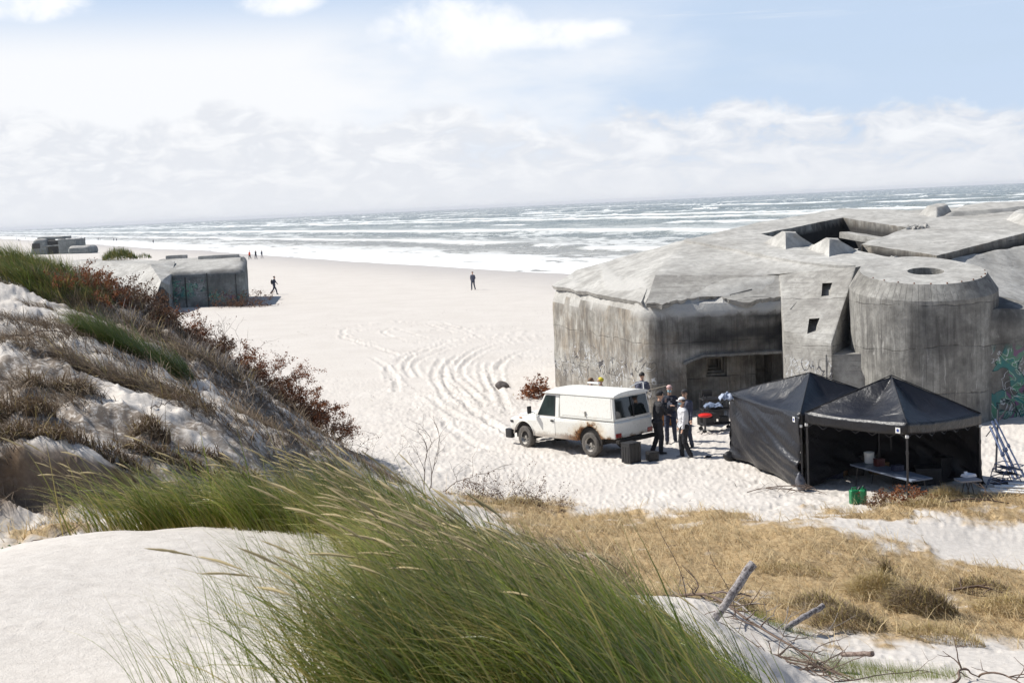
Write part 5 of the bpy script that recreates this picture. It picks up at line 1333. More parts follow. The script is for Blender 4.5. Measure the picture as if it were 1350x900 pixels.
bl = [((880,780,20.5,1125,862,16.8),'long fallen branch running down from the driftwood pole to the cut branch end',.025,14,.35),((980,850,17.4,1120,862,16.6),'twiggy branch lying in front of the cut branch end',.018,16,.4),((1000,870,16.6,1100,900,15.8),'twiggy branch at the bottom edge below the green grass',.014,14,.4),((940,800,20,1060,845,18),'thin grey branch behind the driftwood pole foot',.016,12,.4),((870,790,20.6,960,770,21.6),'grey branch crossing left of the driftwood pole',.014,8,.3),((1250,905,16.2,1290,870,17),'dark curved branch at the bottom right, left half',.02,4,.3),((1290,870,17,1352,905,16),'dark curved branch at the bottom right, right half',.016,4,.3),((1100,890,16,1250,870,17),'very thin long twig across the green patch',.008,4,.3),((1010,640,33.5,1090,655,32.4),'thin branch lying on the sand before the left tent',.015,8,.4),((985,648,33,1060,652,32.6),'broken twigs on the sand before the left tent corner',.012,8,.4),((1230,668,30,1330,668,30.2),'dark stick lying on the straw before the right tent',.03,3,.3),((1250,765,23.8,1330,768,23.6),'dark stick half buried in the straw at the right',.03,3,.3),((-20,470,27.5,130,462,29),'long black root trailing across the upper left sand',.018,3,.4),((250,505,30.5,400,545,31),'long dark twig lying down the sandy slope',.015,6,.4),((-10,742,15.8,110,720,16.5),'dark stick in the hollow at the left edge',.015,3,.3),((200,560,24.8,260,520,27),'thin dark twig on the middle slope',.010,5,.35),((370,590,30,470,610,34),'grey twigs at the foot of the slope',.016,12,.5),((290,520,33,350,560,31.5),'pale grey driftwood stick under the big red shrubs',.022,6,.3)]
for i, (a, lb, r, ns, sl) in enumerate(bl):
    branch_obj(lb, branch_line(*a, seed=i, lift=.12), 800+i, ns, r, M_TWIG_GREY if i in (3, 4, 16, 17) else M_TWIG, sublen=sl*2.2)
for i, (px, py, d, h) in enumerate([(905,790,20,1.6),(970,800,19,1.3),(560,655,33.8,1.3)]):
    p = P(px, py, d); z = hz_c(p.x, p.y); L = [(p.x+ -.25*t*h + .05*math.sin(5*t), p.y, z+h*t*.8) for t in np.linspace(0, 1, 9)]
    branch_obj(['dark bare stalk rising beside the near grass, left of the driftwood pole', 'thin bare stalk standing by the driftwood pole', 'bare stalk beside the single dark bush'][i], np.array(L), 850+i, 3, .007, sublen=.35)
# tiny dark litter on the beach
def litter():
    rs = np.random.RandomState(31); n = 6500; x = rs.uniform(-14, 12, n); y = 26+rs.uniform(0, 1, n)**1.3*80
    k = (rs.uniform(0, 1, n) < sstep(.48, .62, fbm(x*.35, y*.2, 19, 3))) & (base_z(x, y) < .7); x = x[k]; y = y[k]; n = len(x); z = height(x, y)+.003
    a = rs.uniform(0, 6.28, n); st = rs.uniform(6, 20, n)
    o, _ = grass_obj('twig_litter', np.stack([x, y, z], 1), rs.uniform(.04, .22, n), np.stack([np.cos(a)*st, np.sin(a)*st], 1), np.zeros(n), rs.uniform(.006, .022, n), M_TWIG, seed=33, seg=3)
    tag(o, 'small dark bits of seaweed and twig scattered over the white sand', 'litter', kind='stuff')
litter()
# stone on the sand
bm = bmesh.new(); bmesh.ops.create_icosphere(bm, subdivisions=3, radius=.24)
for v in bm.verts: v.co = Vector((v.co.x*1.2, v.co.y*.9, v.co.z*.8)) * (1+.3*mnoise.noise(v.co*4))
st = obj('rock', bm, simple('grey_rock', (.14, .12, .11), .9, .4, 6, bump=.02, which='Object'), None, 60); p = G(662, 512, 0); st.location = (p.x, p.y, hz_c(p.x, p.y)+.10)
tag(st, 'small dark grey rock lying alone on the sand left of the rusty shrub', 'rock')
# ================================================================ vehicle
def gz(x, y): return hz(x, y)
def car_paint():
    t = NT('chalky_white_paint_with_rust'); v = t.co(which='Object'); s = t.add('ShaderNodeSeparateXYZ', {'Vector': v}).outputs
    n = t.noise(3.2, 6, .7, v, .4); n2 = t.noise(16, 5, .7, v); n3 = t.noise(1.2, 4, .6, t.co((1, 1, 3)))
    dx = t.math('ADD', s[0], 1.47); dz = t.math('SUBTRACT', s[2], .50)
    d = t.math('SQRT', t.math('ADD', t.math('MULTIPLY', t.math('MULTIPLY', dx, dx), .8), t.math('MULTIPLY', t.math('MULTIPLY', dz, dz), 1.5)))
    d = t.math('SUBTRACT', d, t.math('MULTIPLY', t.math('SUBTRACT', n, .5), .9))
    r1 = t.ramp(d, [(.50, 1.0), (.60, 0.0)])
    lo = t.math('SUBTRACT', s[2], t.math('MULTIPLY', t.math('SUBTRACT', n, .5), .45))
    rear = t.ramp(t.math('MULTIPLY', s[0], -1.0), [(-.2, .35), (.9, 1.0)])
    r2 = t.math('MULTIPLY', t.ramp(lo, [(.57, 1.0), (.66, 0.0)]), rear)
    back = t.ramp(t.math('MULTIPLY', s[0], -1.0), [(2.50, 0.0), (2.56, 1.0)])
    r3 = t.math('MULTIPLY', back, t.ramp(t.math('SUBTRACT', s[2], t.math('MULTIPLY', t.math('SUBTRACT', n, .5), .5)), [(.80, 1.0), (.88, 0.0)]))
    rust = t.math('MAXIMUM', t.math('MAXIMUM', r1, r2), r3)
    dust = t.math('MULTIPLY', t.ramp(s[2], [(.45, 1.0), (1.0, 0.0)]), t.ramp(n3, [(.3, .2), (.7, 1.0)]))
    c = t.mix(t.math('MULTIPLY', dust, .5), (.80, .79, .74), (.55, .49, .38))
    c = t.mix(t.ramp(n2, [(.34, .35), (.48, 0.0)]), c, (.52, .48, .40))
    halo = t.ramp(d, [(.56, .7), (.85, 0.0)]); c = t.mix(t.math('MULTIPLY', halo, .7), c, (.52, .36, .16))
    rc = t.mix(t.ramp(n2, [(.4, 0.0), (.6, 1.0)]), (.055, .025, .015), (.26, .115, .035))
    c = t.mix(rust, c, rc)
    t.set(color=c, rough=t.math('ADD', .38, t.math('MULTIPLY', rust, .5)), spec=.45, normal=t.bump(t.math('MULTIPLY', rust, n2), .01)); return t.m
M_CAR = car_paint()
M_GLASS = simple('dark_window_glass', (.012, .016, .016), .06, .2, 5, spec=.8)
M_GLASS_G = simple('greenish_window_glass', (.05, .085, .08), .08, .6, 1.6, spec=.7)
M_RUBBER = simple('dusty_tyre_rubber', (.10, .09, .08), .9, .4, 9, bump=.004)
M_BLACKP = simple('black_plastic', (.018, .018, .02), .45, .3, 12)
M_UNDER = simple('black_underbody', (.02, .017, .015), .9, .3, 8)
M_STEEL = simple('worn_steel', (.38, .36, .33), .45, .3, 30, metal=.6)
M_REDL = simple('red_lamp_lens', (.28, .01, .01), .2, .2, 20)
M_ORANGE = simple('amber_lamp_lens', (.5, .18, .03), .25, .2, 20)
M_WHITEP = simple('white_plastic', (.72, .72, .70), .4, .06, 10)
def car():
    h = Vector((-.66, .751, 0)); ln = Vector((-.751, -.66, 0)); RL = G(783, 601.5, 0); o = RL + h*1.49 - ln*.72
    root = empty('pickup_truck', (o.x, o.y, .0), math.atan2(h.y, h.x), 'old white rusty off-road pickup with hard canopy, parked on the sand before the big bunker', 'car')
    root.rotation_euler = (R(-.5), R(1.2), math.atan2(h.y, h.x)); root.location.z = -.02; root.scale = (.955, .97, .97)
    W = .82
    def arc(cx, cz, r, a0, a1, n=10): return [(cx+r*math.cos(R(a0+(a1-a0)*i/n)), cz+r*math.sin(R(a0+(a1-a0)*i/n))) for i in range(n+1)]
    prof = [(-2.60, .60), (-2.60, 1.10), (.92, 1.10), (.98, 1.09), (2.05, .99), (2.14, .93), (2.17, .62), (2.02, .56)] + arc(1.49, .42, .47, 17, 168) + [(.98, .44), (-.95, .44)] + arc(-1.49, .42, .50, 8, 165) + [(-2.05, .57)]
    def side_solid(prof, w0, w1=None, bev=.03, mat=M_CAR, name='body'):
        w1 = w0 if w1 is None else w1; bm = bmesh.new(); a = [bm.verts.new((x, w0, z)) for x, z in prof]; b = [bm.verts.new((x, -w0, z)) for x, z in prof]; n = len(prof)
        bm.faces.new(a); bm.faces.new(b[::-1])
        for i in range(n): bm.faces.new((a[(i+1) % n], a[i], b[i], b[(i+1) % n]))
        bmesh.ops.recalc_face_normals(bm, faces=bm.faces[:])
        es = [e for e in bm.edges if e.calc_face_angle(0) > .35]
        if bev: bmesh.ops.bevel(bm, geom=es, offset=bev, segments=3, affect='EDGES', profile=.5)
        return obj(name, bm, mat, root, 35)
    body = side_solid(prof, W)
    bm = bmesh.new(); bx(bm, (-.2, 0, .52), (4.3, 1.2, .20), None, .02); bx(bm, (1.49, 0, .60), (.9, 1.5, .5)); bx(bm, (-1.49, 0, .62), (.95, 1.5, .5)); obj('chassis', bm, M_UNDER, root)
    # bonnet and wings
    bm = bmesh.new(); vs = [(1.0, .60, 1.09), (2.10, .52, .98), (2.10, -.52, .98), (1.0, -.60, 1.09), (1.0, .56, 1.17), (2.04, .48, 1.06), (2.04, -.48, 1.06), (1.0, -.56, 1.17)]
    v = [bm.verts.new(p) for p in vs]
    for f in ((3,2,1,0), (4,5,6,7), (0,1,5,4), (1,2,6,5), (2,3,7,6), (3,0,4,7)): bm.faces.new([v[i] for i in f])
    bmesh.ops.bevel(bm, geom=bm.edges[:], offset=.03, segments=3, affect='EDGES'); obj('bonnet', bm, M_CAR, root, 40)
    # cab
    def frust(name, b0, b1, t0, t1, wb, wt, z0, z1, mat=M_CAR, bev=.03):
        bm = bmesh.new(); v = [bm.verts.new(p) for p in ((b0, wb, z0), (b1, wb, z0), (b1, -wb, z0), (b0, -wb, z0), (t0, wt, z1), (t1, wt, z1), (t1, -wt, z1), (t0, -wt, z1))]
        for f in ((0,1,2,3), (7,6,5,4), (0,4,5,1), (1,5,6,2), (2,6,7,3), (3,7,4,0)): bm.faces.new([v[i] for i in f])
        bmesh.ops.recalc_face_normals(bm, faces=bm.faces[:]); bmesh.ops.bevel(bm, geom=bm.edges[:], offset=bev, segments=3, affect='EDGES'); return obj(name, bm, mat, root, 40)
    frust('cab', 1.00, -.16, .52, -.16, .795, .70, 1.08, 1.84)
    frust('canopy', -.19, -2.58, -.19, -2.50, .80, .745, 1.085, 1.86)
    def yw(z, wb=.795, wt=.70, z0=1.08, z1=1.84): return wb + (wt-wb)*(z-z0)/(z1-z0)
    def panel(name, pts, th, mat, bev=.006, par=None):
        """flat plate following given outline, th proud"""
        bm = bmesh.new(); p = [Vector(q) for q in pts]; nrm = (p[1]-p[0]).cross(p[2]-p[0]).normalized(); prism(bm, [q-nrm*.01 for q in p], nrm*(th+.01)); bmesh.ops.recalc_face_normals(bm, faces=bm.faces[:])
        bmesh.ops.bevel(bm, geom=bm.edges[:], offset=bev, segments=1, affect='EDGES'); return obj(name, bm, mat, par or root, 30)
    for s in (1, -1):
        def side(pts): q = [(x, s*(yw(z)), z) for x, z in pts]; return q if s < 0 else q[::-1]
        dr = panel('door', side([(.86, 1.075), (.86, .50), (-.02, .50), (-.02, 1.075)]) if False else ([(.90, s*W, .52), (.02, s*W, .52), (.02, s*W, 1.085), (.90, s*W, 1.085)] if s < 0 else [(.90, s*W, 1.085), (.02, s*W, 1.085), (.02, s*W, .52), (.90, s*W, .52)]), .008, M_CAR)
        bm = bmesh.new(); bx(bm, (.12, s*(W+.02), .99), (.13, .03, .055), None, .008); obj('handle', bm, M_BLACKP, dr)
        fr = panel('window_frame', side([(.84, 1.13), (.02, 1.13), (.02, 1.76), (.48, 1.76)]), .006, M_BLACKP)
        panel('pane', side([(.79, 1.15), (.05, 1.15), (.05, 1.74), (.47, 1.74)]), .012, M_GLASS_G, .002, fr)
        # mirror
        m = bmesh.new(); bx(m, (.98, s*1.0, 1.30), (.05, .16, .24), None, .02); tube(m, [(.92, s*.80, 1.18), (.98, s*.98, 1.24)], .012, 6); obj('mirror', m, M_BLACKP, root, 40)
        cw = lambda z: .80+(.745-.80)*(z-1.085)/.775
        q = [(-.30, s*cw(1.20), 1.20), (-2.47, s*cw(1.20), 1.20), (-2.43, s*cw(1.80), 1.80), (-.30, s*cw(1.80), 1.80)]
        sp = panel('canopy_flap', q if s < 0 else q[::-1], .014, M_CAR, .004)
        bm = bmesh.new(); bx(bm, (-1.36, s*(cw(1.3)+.025), 1.29), (.05, .03, .15), None, .006); bx(bm, (-1.36, s*(cw(1.3)+.04), 1.33), (.07, .02, .03), None, .004); obj('latch', bm, M_STEEL, sp)
        bm = bmesh.new(); bx(bm, (-1.38, s*.81, 1.135), (2.42, .035, .045), None, .008); obj('body_rail', bm, simple('dull_grey_paint', (.42, .41, .38), .6), root)
        # arch lips and lamps
        bm = bmesh.new(); ar = arc(1.49, .42, .485, 5, 175, 14); tube(bm, [(x, s*(W+.005), z) for x, z in ar], .022, 6); obj('wheel_arch', bm, M_CAR, root, 40)
        bm = bmesh.new(); bx(bm, (2.14, s*.64, .83), (.08, .20, .20), None, .03); lathe(bm, [(.0, .05), (.07, .045), (.09, .0)], 16, Matrix.Translation((2.16, s*.60, .83)) @ Matrix.Rotation(R(90), 4, 'Y')); obj('headlight', bm, M_WHITEP, root, 40)
        bm = bmesh.new(); bx(bm, (2.06, s*(W+.005), .86), (.13, .03, .07), None, .01); obj('side_lamp', bm, M_ORANGE if s < 0 else M_BLACKP, root)
        bm = bmesh.new(); bx(bm, (1.62, s*(W-.0), 1.0), (.12, .03, .035), None, .008); obj('wing_indicator', bm, M_ORANGE, root)
        bm = bmesh.new(); bx(bm, (-2.615, s*.68, .70), (.04, .22, .13), None, .012); obj('tail_lamp', bm, M_REDL, root)
    ws = panel('windscreen', [(.985, -.70, 1.14), (.985, .70, 1.14), (.565, .63, 1.79), (.565, -.63, 1.79)], .012, M_GLASS, .004)
    rw = panel('rear_window', [(-2.585, .72, 1.19), (-2.585, -.72, 1.19), (-2.515, -.67, 1.78), (-2.515, .67, 1.78)], .010, M_GLASS, .004)
    bm = bmesh.new(); bx(bm, (-2.60, 0, 1.485), (.02, .04, .62), Matrix.Rotation(R(6.5), 3, 'Y')); obj('divider', bm, M_BLACKP, rw)
    tg = panel('tailgate', [(-2.60, .74, .68), (-2.60, -.74, .68), (-2.60, -.74, 1.08), (-2.60, .74, 1.08)], .018, M_CAR, .006)
    bm = bmesh.new(); bx(bm, (-2.625, 0, 1.04), (.03, 1.40, .03), None, .006); obj('tailgate_edge', bm, M_CAR, tg)
    bm = bmesh.new(); bx(bm, (-2.67, 0, .52), (.16, 1.60, .12), None, .02); obj('rear_bumper', bm, M_UNDER, root)
    bm = bmesh.new(); bx(bm, (2.28, 0, .50), (.14, 1.66, .17), None, .03); bx(bm, (2.24, .78, .45), (.30, .16, .30), None, .04); bx(bm, (2.24, -.78, .45), (.30, .16, .30), None, .04); obj('front_bumper', bm, M_BLACKP, root, 40)
    bm = bmesh.new(); bx(bm, (2.17, 0, .80), (.05, 1.0, .24), None, .01)
    for k in range(5): bx(bm, (2.20, 0, .71+k*.045), (.02, .92, .012))
    obj('grille', bm, M_BLACKP, root)
    # roof with rain gutter, raised edge
    bm = bmesh.new(); n = 14; m = 9; grid = []
    for i in range(n+1):
        x = .62 - 3.20*i/n; row = []
        for j in range(m+1):
            y = -.75+1.5*j/m; e = (abs(y)/.75); z = 1.965-.085*e**3 - (.07*max(0, 1-i/1.6)**1.5); row.append(bm.verts.new((x, y*(.96 if i == 0 else 1), z)))
        grid.append(row)
    for i in range(n):
        for j in range(m): bm.faces.new((grid[i][j], grid[i][j+1], grid[i+1][j+1], grid[i+1][j]))
    bd = [e for e in bm.edges if e.is_boundary]; r_ = bmesh.ops.extrude_edge_only(bm, edges=bd)
    for v in r_['geom']:
        if isinstance(v, bmesh.types.BMVert): v.co.z = 1.835
    bmesh.ops.recalc_face_normals(bm, faces=bm.faces[:]); rf = obj('roof', bm, M_CAR, root, 40)
    bm = bmesh.new()
    for s in (1, -1): tube(bm, [(.55, s*.765, 1.845), (-2.58, s*.765, 1.845)], .013, 6)
    obj('rain_gutter', bm, M_CAR, rf)
    for x in (-2.35,):
        bm = bmesh.new(); tube(bm, [(x, -.78, 1.88), (x, -.78, 2.10), (x, -.55, 2.11), (x, -.2, 2.03)], .018, 6); obj('roof_bar', bm, M_WHITEP, rf)
    bm = bmesh.new(); bx(bm, (-.3, -.66, 2.0), (.5, .10, .05), None, .01); obj('roof_bar', bm, M_WHITEP, rf)
    bm = bmesh.new(); tube(bm, [(-2.56, -.70, 1.86), (-2.75, -1.35, 1.93)], .016, 6); obj('awning_pole', bm, simple('tan_pole', (.45, .38, .28), .6), root)
    # wheels
    def wheel(x, y, steer=0):
        w = empty('wheel', (0, 0, 0)); w.parent = root; w.location = (x, y, .365); w.rotation_euler = (0, 0, R(steer) + (0 if y > 0 else math.pi))
        M = Matrix.Rotation(R(-90), 4, 'X')
        bm = bmesh.new(); lathe(bm, [(.215, -.10), (.30, -.115), (.345, -.10), (.368, -.075), (.372, 0), (.368, .075), (.345, .10), (.30, .115), (.215, .10)], 40, M)
        for k in range(40):
            a = 2*math.pi*k/40
            for sgn in (1, -1): bx(bm, (.366*math.cos(a+sgn*.03), sgn*.065, .366*math.sin(a+sgn*.03)), (.018, .05, .022), Matrix.Rotation(-a, 3, 'Y'))
        obj('tyre', bm, M_RUBBER, w, 50)
        bm = bmesh.new(); lathe(bm, [(0, .05), (.05, .055), (.058, .02), (.10, .015), (.15, .03), (.175, -.0), (.195, .03), (.215, .088), (.222, .095), (.226, .08), (.215, -.09)], 32, M)
        rm = obj('rim', bm, M_STEEL, w, 35)
        bm = bmesh.new()
        for k in range(8): a = 2*math.pi*k/8; lathe(bm, [(0, .034), (.021, .034), (.021, .0)], 10, Matrix.Translation((.125*math.cos(a), 0, .125*math.sin(a))) @ M)
        obj('rim_holes', bm, M_UNDER, rm)
        return w
    for x in (1.49, -1.49):
        for y in (.71, -.71): wheel(x, y, -6 if x > 0 else 0)
    return root
car()

# ================================================================ tents
def cloth(name, col, rough=.42):
    t = NT(name); v = t.co(which='World'); n = t.noise(2.2, 5, .6, v, .8); n2 = t.noise(9, 4, .6, v, 1.0)
    t.set(color=t.mix(n, tuple(x*.8 for x in col), tuple(x*1.25 for x in col)), rough=rough, spec=.5, normal=t.bump(t.math('ADD', n, t.math('MULTIPLY', n2, .25)), .05, .8)); return t.m
M_TENT = cloth('black_tent_polyester', (.009, .009, .012), .40); M_TENT_IN = cloth('black_tent_wall_cloth', (.006, .006, .008), .6)
M_POLE = simple('dark_grey_steel_tube', (.06, .06, .065), .35, .2, 30, metal=.5)
M_BLUE = simple('blue_print', (.03, .06, .30), .5)
def star_logo(o_parent, c, ux, uz, nv, s):
    """small white square patch with a dark blue cross-shaped star emblem"""
    bm = bmesh.new(); ux = ux.normalized(); uz = uz.normalized(); nv = nv.normalized(); c = Vector(c)
    prism(bm, [c-ux*s-uz*s+nv*.012, c+ux*s-uz*s+nv*.012, c+ux*s+uz*s+nv*.012, c-ux*s+uz*s+nv*.012], nv*.004)
    p = obj('logo_patch', bm, M_WHITEP, o_parent)
    bm = bmesh.new()
    for k in range(4):
        a = math.pi*k/4; d = ux*math.cos(a)+uz*math.sin(a); e = -ux*math.sin(a)+uz*math.cos(a); q = c+nv*(.018+.0012*k); L = s*.55; w = s*.13
        prism(bm, [q-d*L-e*w, q+d*L-e*w, q+d*L+e*w, q-d*L+e*w], nv*.001)
    obj('emblem', bm, M_BLUE, p)
def tent(label, cs, eave, peak, seed, walls=(), valance=.26, ridge=None, logos=(), foot=None):
    """cs: four ground corners in order; walls: (i, kind) sides that carry a cloth wall"""
    cen = sum(cs, Vector())/4; z0 = 0
    root = empty('canopy_tent', (cen.x, cen.y, 0), 0, label, 'tent', 'black pop-up tents')
    C4 = [c-Vector((cen.x, cen.y, 0)) for c in cs]; E = [Vector((c.x, c.y, e)) for c, e in zip(C4, eave)]; pk = Vector((ridge.x-cen.x, ridge.y-cen.y, peak)) if ridge else Vector((0, 0, peak))
    N = 22; bm = bmesh.new()
    for i in range(4):
        a, b = E[i], E[(i+1) % 4]; rows = []
        for r_ in range(N+1):
            t = r_/N; row = []
            for s in range(N+1):
                u = s/N; p = a.lerp(b, u).lerp(pk, t); edge = min(u, 1-u)*2
                sag = -.20*math.sin(math.pi*t)**1.0*edge - .05*(1-t)*edge**.5
                w = .035*mnoise.fractal(Vector((p.x*1.2+seed, p.y*1.2, p.z*3)), 1, 2, 4)*(.3+edge)*min(1, t*5)*1.5 + .05*mnoise.noise(Vector(((p.x+p.y)*2.2, (p.z)*1.2, seed)))*edge*min(1, t*4)
                p = p+Vector((0, 0, sag+w)); row.append(bm.verts.new(p))
            rows.append(row)
        for A, B in zip(rows, rows[1:]):
            for k in range(N): bm.faces.new((A[k], A[k+1], B[k+1], B[k]))
    bmesh.ops.remove_doubles(bm, verts=bm.verts[:], dist=.02); bmesh.ops.recalc_face_normals(bm, faces=bm.faces[:])
    cn = obj('canopy', bm, M_TENT, root, 60)
    sd = cn.modifiers.new('thick', 'SOLIDIFY'); sd.thickness = .006
    bm = bmesh.new()
    for i in range(4): tube(bm, [E[i].lerp(pk, t/10)+Vector((0, 0, .012)) for t in range(11)], .013, 5)
    obj('seam', bm, M_TENT_IN, cn)
    # valances
    for i in range(4):
        a, b = E[i], E[(i+1) % 4]; bm = bmesh.new(); rows = []; d = (b-a).normalized(); nn = Vector((d.y, -d.x, 0)); nn = nn if nn.dot(a+b) > 0 else -nn
        for s in range(25):
            u = s/24; e = math.sin(math.pi*u); row = []
            for k in range(5):
                v_ = k/4; p = a.lerp(b, u)+Vector((0, 0, .012-.05*e**.5*.9 - v_*valance)) + nn*(.015+.04*v_*mnoise.noise(Vector((u*5, seed+i, v_)))+.02*e)
                row.append(bm.verts.new(p))
            rows.append(row)
        for A, B in zip(rows, rows[1:]):
            for k in range(4): bm.faces.new((A[k], A[k+1], B[k+1], B[k]))
        vo = obj('valance', bm, M_TENT, root, 60); sm = vo.modifiers.new('thick', 'SOLIDIFY'); sm.thickness = .005
    # legs, feet, truss
    for i in range(4):
        leg = C4[i]; zz = gz(cs[i].x, cs[i].y)
        bm = bmesh.new(); bx(bm, (leg.x*.985, leg.y*.985, (E[i].z+zz)/2), (.045, .045, E[i].z-zz), None, .006); bx(bm, (leg.x*.985, leg.y*.985, zz+(E[i].z-zz)*.62), (.06, .06, .10), None, .01); lo = obj('leg', bm, M_POLE, root)
        bm = bmesh.new(); bx(bm, (leg.x*.985, leg.y*.985, zz+.015), (.14, .14, .02), None, .004); obj('foot_plate', bm, M_STEEL, lo)
        bm = bmesh.new(); bx(bm, (leg.x*.99, leg.y*.99, E[i].z-.30), (.07, .07, .07), None, .012); obj('slider', bm, M_WHITEP, lo)
        a, b = E[i]*.98, E[(i+1) % 4]*.98; bm = bmesh.new(); m_ = 6
        for k in range(m_):
            p, q = a.lerp(b, k/m_), a.lerp(b, (k+1)/m_); tube(bm, [p+Vector((0, 0, -.05)), q+Vector((0, 0, -.33))], .010, 5); tube(bm, [p+Vector((0, 0, -.33)), q+Vector((0, 0, -.05))], .010, 5)
        obj('truss', bm, M_POLE, root)
    for (i, lowA, lowB) in walls:
        a, b = E[i], E[(i+1) % 4]; d = (b-a).normalized(); nn = Vector((d.y, -d.x, 0)); nn = nn if nn.dot(a+b) > 0 else -nn
        bm = bmesh.new(); U = 60; Vn = 30; rows = []
        for s in range(U+1):
            u = s/U; low = lowA+(lowB-lowA)*u + .10*math.sin(u*math.pi)*(-1 if False else 1); row = []
            for k in range(Vn+1):
                v_ = k/Vn; p = a.lerp(b, u); p.z = p.z-.06 - (p.z-.06-low)*v_; e = math.sin(math.pi*u)**.6
                f = .16*math.sin(math.pi*v_)*e + .13*mnoise.noise(Vector((u*3+v_*2.4, (v_-u)*1.0, seed)))*(.4+v_) + .11*abs(mnoise.noise(Vector((u*3.5+v_*5.5, (u-v_)*1.2, seed+4))))*(.3+v_)*1.6 + .02*mnoise.noise(Vector((u*14+v_*16, u*2, seed)))
                row.append(bm.verts.new(p+nn*f))
            rows.append(row)
        for A, B in zip(rows, rows[1:]):
            for k in range(Vn): bm.faces.new((A[k], A[k+1], B[k+1], B[k]))
        w_ = obj('side_wall', bm, M_TENT, root, 80); sm = w_.modifiers.new('thick', 'SOLIDIFY'); sm.thickness = .004
    for (i, u) in logos:
        a, b = E[i], E[(i+1) % 4]; d = (b-a).normalized(); nn = Vector((d.y, -d.x, 0)); nn = nn if nn.dot(a+b) > 0 else -nn
        star_logo(root, a.lerp(b, u)+Vector((0, 0, -.16))+nn*.05, d, Vector((0, 0, 1)), nn, .065)
    return root
# left tent: near corner, far-left corner, far-right, near-right
A1, A2 = Vector((7.02, 33.3, 0)), Vector((6.02, 37.9, 0)); A3, A4 = Vector((9.05, 38.6, 0)), Vector((9.75, 35.0, 0))
tent('black pop-up tent on the left with a billowing cloth wall down its left side', [A1, A2, A3, A4], (1.97, 1.93, 1.95, 1.95), 2.72, 3, walls=[(0, .02, .10), (1, .1, .1), (2, .1, .25)], logos=[(0, .055)], ridge=Vector((7.72, 35.3, 0)))
B1_, B2_, B3_, B4_ = Vector((7.12, 33.2, 0)), Vector((8.95, 30.9, 0)), Vector((11.3, 32.8, 0)), Vector((9.45, 35.2, 0))
tent('black pop-up tent on the right, open at the front, over the long table', [B1_, B2_, B3_, B4_], (2.02, 2.02, 1.86, 1.98), 2.86, 8, walls=[(2, .05, .05), (3, .35, .05)], logos=[(0, .93)])
# tied-up cloth at the corner leg
bm = bmesh.new(); bmesh.ops.create_icosphere(bm, subdivisions=4, radius=.16)
for v in bm.verts: v.co = Vector((v.co.x*.75, v.co.y*.8, v.co.z*1.5))*(1+.45*mnoise.noise(v.co*6)); 
o = obj('sandbag', bm, cloth('grey_plastic_sack', (.10, .10, .115), .3), None, True); o.location = (6.93, 33.05, gz(6.93, 33.05)+.2); tag(o, 'crumpled dark grey sack weighing down the near corner leg of the left tent', 'sandbag')
bm = bmesh.new(); bmesh.ops.create_icosphere(bm, subdivisions=3, radius=.16)
for v in bm.verts: v.co = Vector((v.co.x*1.2, v.co.y, v.co.z*.9))*(1+.35*mnoise.noise(v.co*6))
o = obj('sandbag', bm, M_TENT_IN, None, True); o.location = (5.95, 37.75, gz(5.95, 37.75)+.12); tag(o, 'black bag at the far left leg of the left tent', 'sandbag')

# ---- things under and around the tents
def at(px, py, z): v = G(px, py, z); return v
def table(label, a, b, wdt, zt, mat, legs=True, nm='folding_table'):
    d = (b-a); d.z = 0; L = d.length; c = (a+b)/2; r = empty(nm, (c.x, c.y, 0), math.atan2(d.y, d.x), label, 'table')
    bm = bmesh.new(); bx(bm, (0, 0, zt-.02), (L, wdt, .045), None, .012); obj('tabletop', bm, mat, r)
    for sx in (-1, 1):
        for sy in (-1, 1):
            bm = bmesh.new(); tube(bm, [(sx*(L/2-.25), sy*(wdt/2-.06), zt-.04), (sx*(L/2-.15), sy*(wdt/2-.06), gz(c.x, c.y))], .014, 6); obj('leg', bm, M_POLE, r)
    return r, d.normalized()
zt = .62
tt, td = table('long pale blue-white folding table under the right tent', at(1137, 612, zt)+Vector((0, .25, 0)), at(1220, 634, zt)+Vector((0, .25, 0)), .6, zt, simple('pale_blue_tabletop', (.16, .19, .25), .45))
def place(px, py, z): v = G(px, py, z); return v
v = place(1149, 612, zt); bm = bmesh.new(); lathe(bm, [(0, 0), (.105, 0), (.125, .24), (.132, .25), (.132, .265), (.12, .265), (.115, .02), (0, .02)], 20); tube(bm, [(-.125, 0, .24), (-.10, -.02, .12), (0, -.03, .06), (.10, -.02, .12), (.125, 0, .24)], .004, 4)
o = obj('bucket', bm, M_WHITEP, None, 40); o.location = (v.x, v.y+.22, zt+.003); tag(o, 'white plastic bucket standing on the left end of the long table', 'bucket')
def boxy(name, px, py, zb, s, mat, label, cat, rz=.3, dy=0, group=None, bev=.015, lid=True):
    v = G(px, py, zb); r = empty(name, (v.x, v.y+dy, zb if zb > .1 else gz(v.x, v.y+dy)), rz, label, cat, group)
    bm = bmesh.new(); bx(bm, (0, 0, s[2]/2), s, None, bev)
    for sx in (-1, 1):
        for k in (-.3, 0, .3): bx(bm, (sx*s[0]/2, k*s[1], s[2]*.45), (.02, .03, s[2]*.8), None, .004)
    for k in (-.3, 0, .3): bx(bm, (k*s[0], -s[1]/2, s[2]*.45), (.03, .02, s[2]*.8), None, .004)
    obj('case', bm, mat, r)
    if lid:
        bm = bmesh.new(); bx(bm, (0, 0, s[2]+.012), (s[0]*1.04, s[1]*1.04, .03), None, .008); bx(bm, (0, -s[1]*.53, s[2]-.02), (.06, .015, .05), None, .004); obj('lid', bm, mat, r)
    return r
M_CARD = simple('brown_cardboard', (.26, .16, .08), .85, .2, 8); M_BLUEB = simple('dark_blue_plastic', (.012, .018, .05), .5)
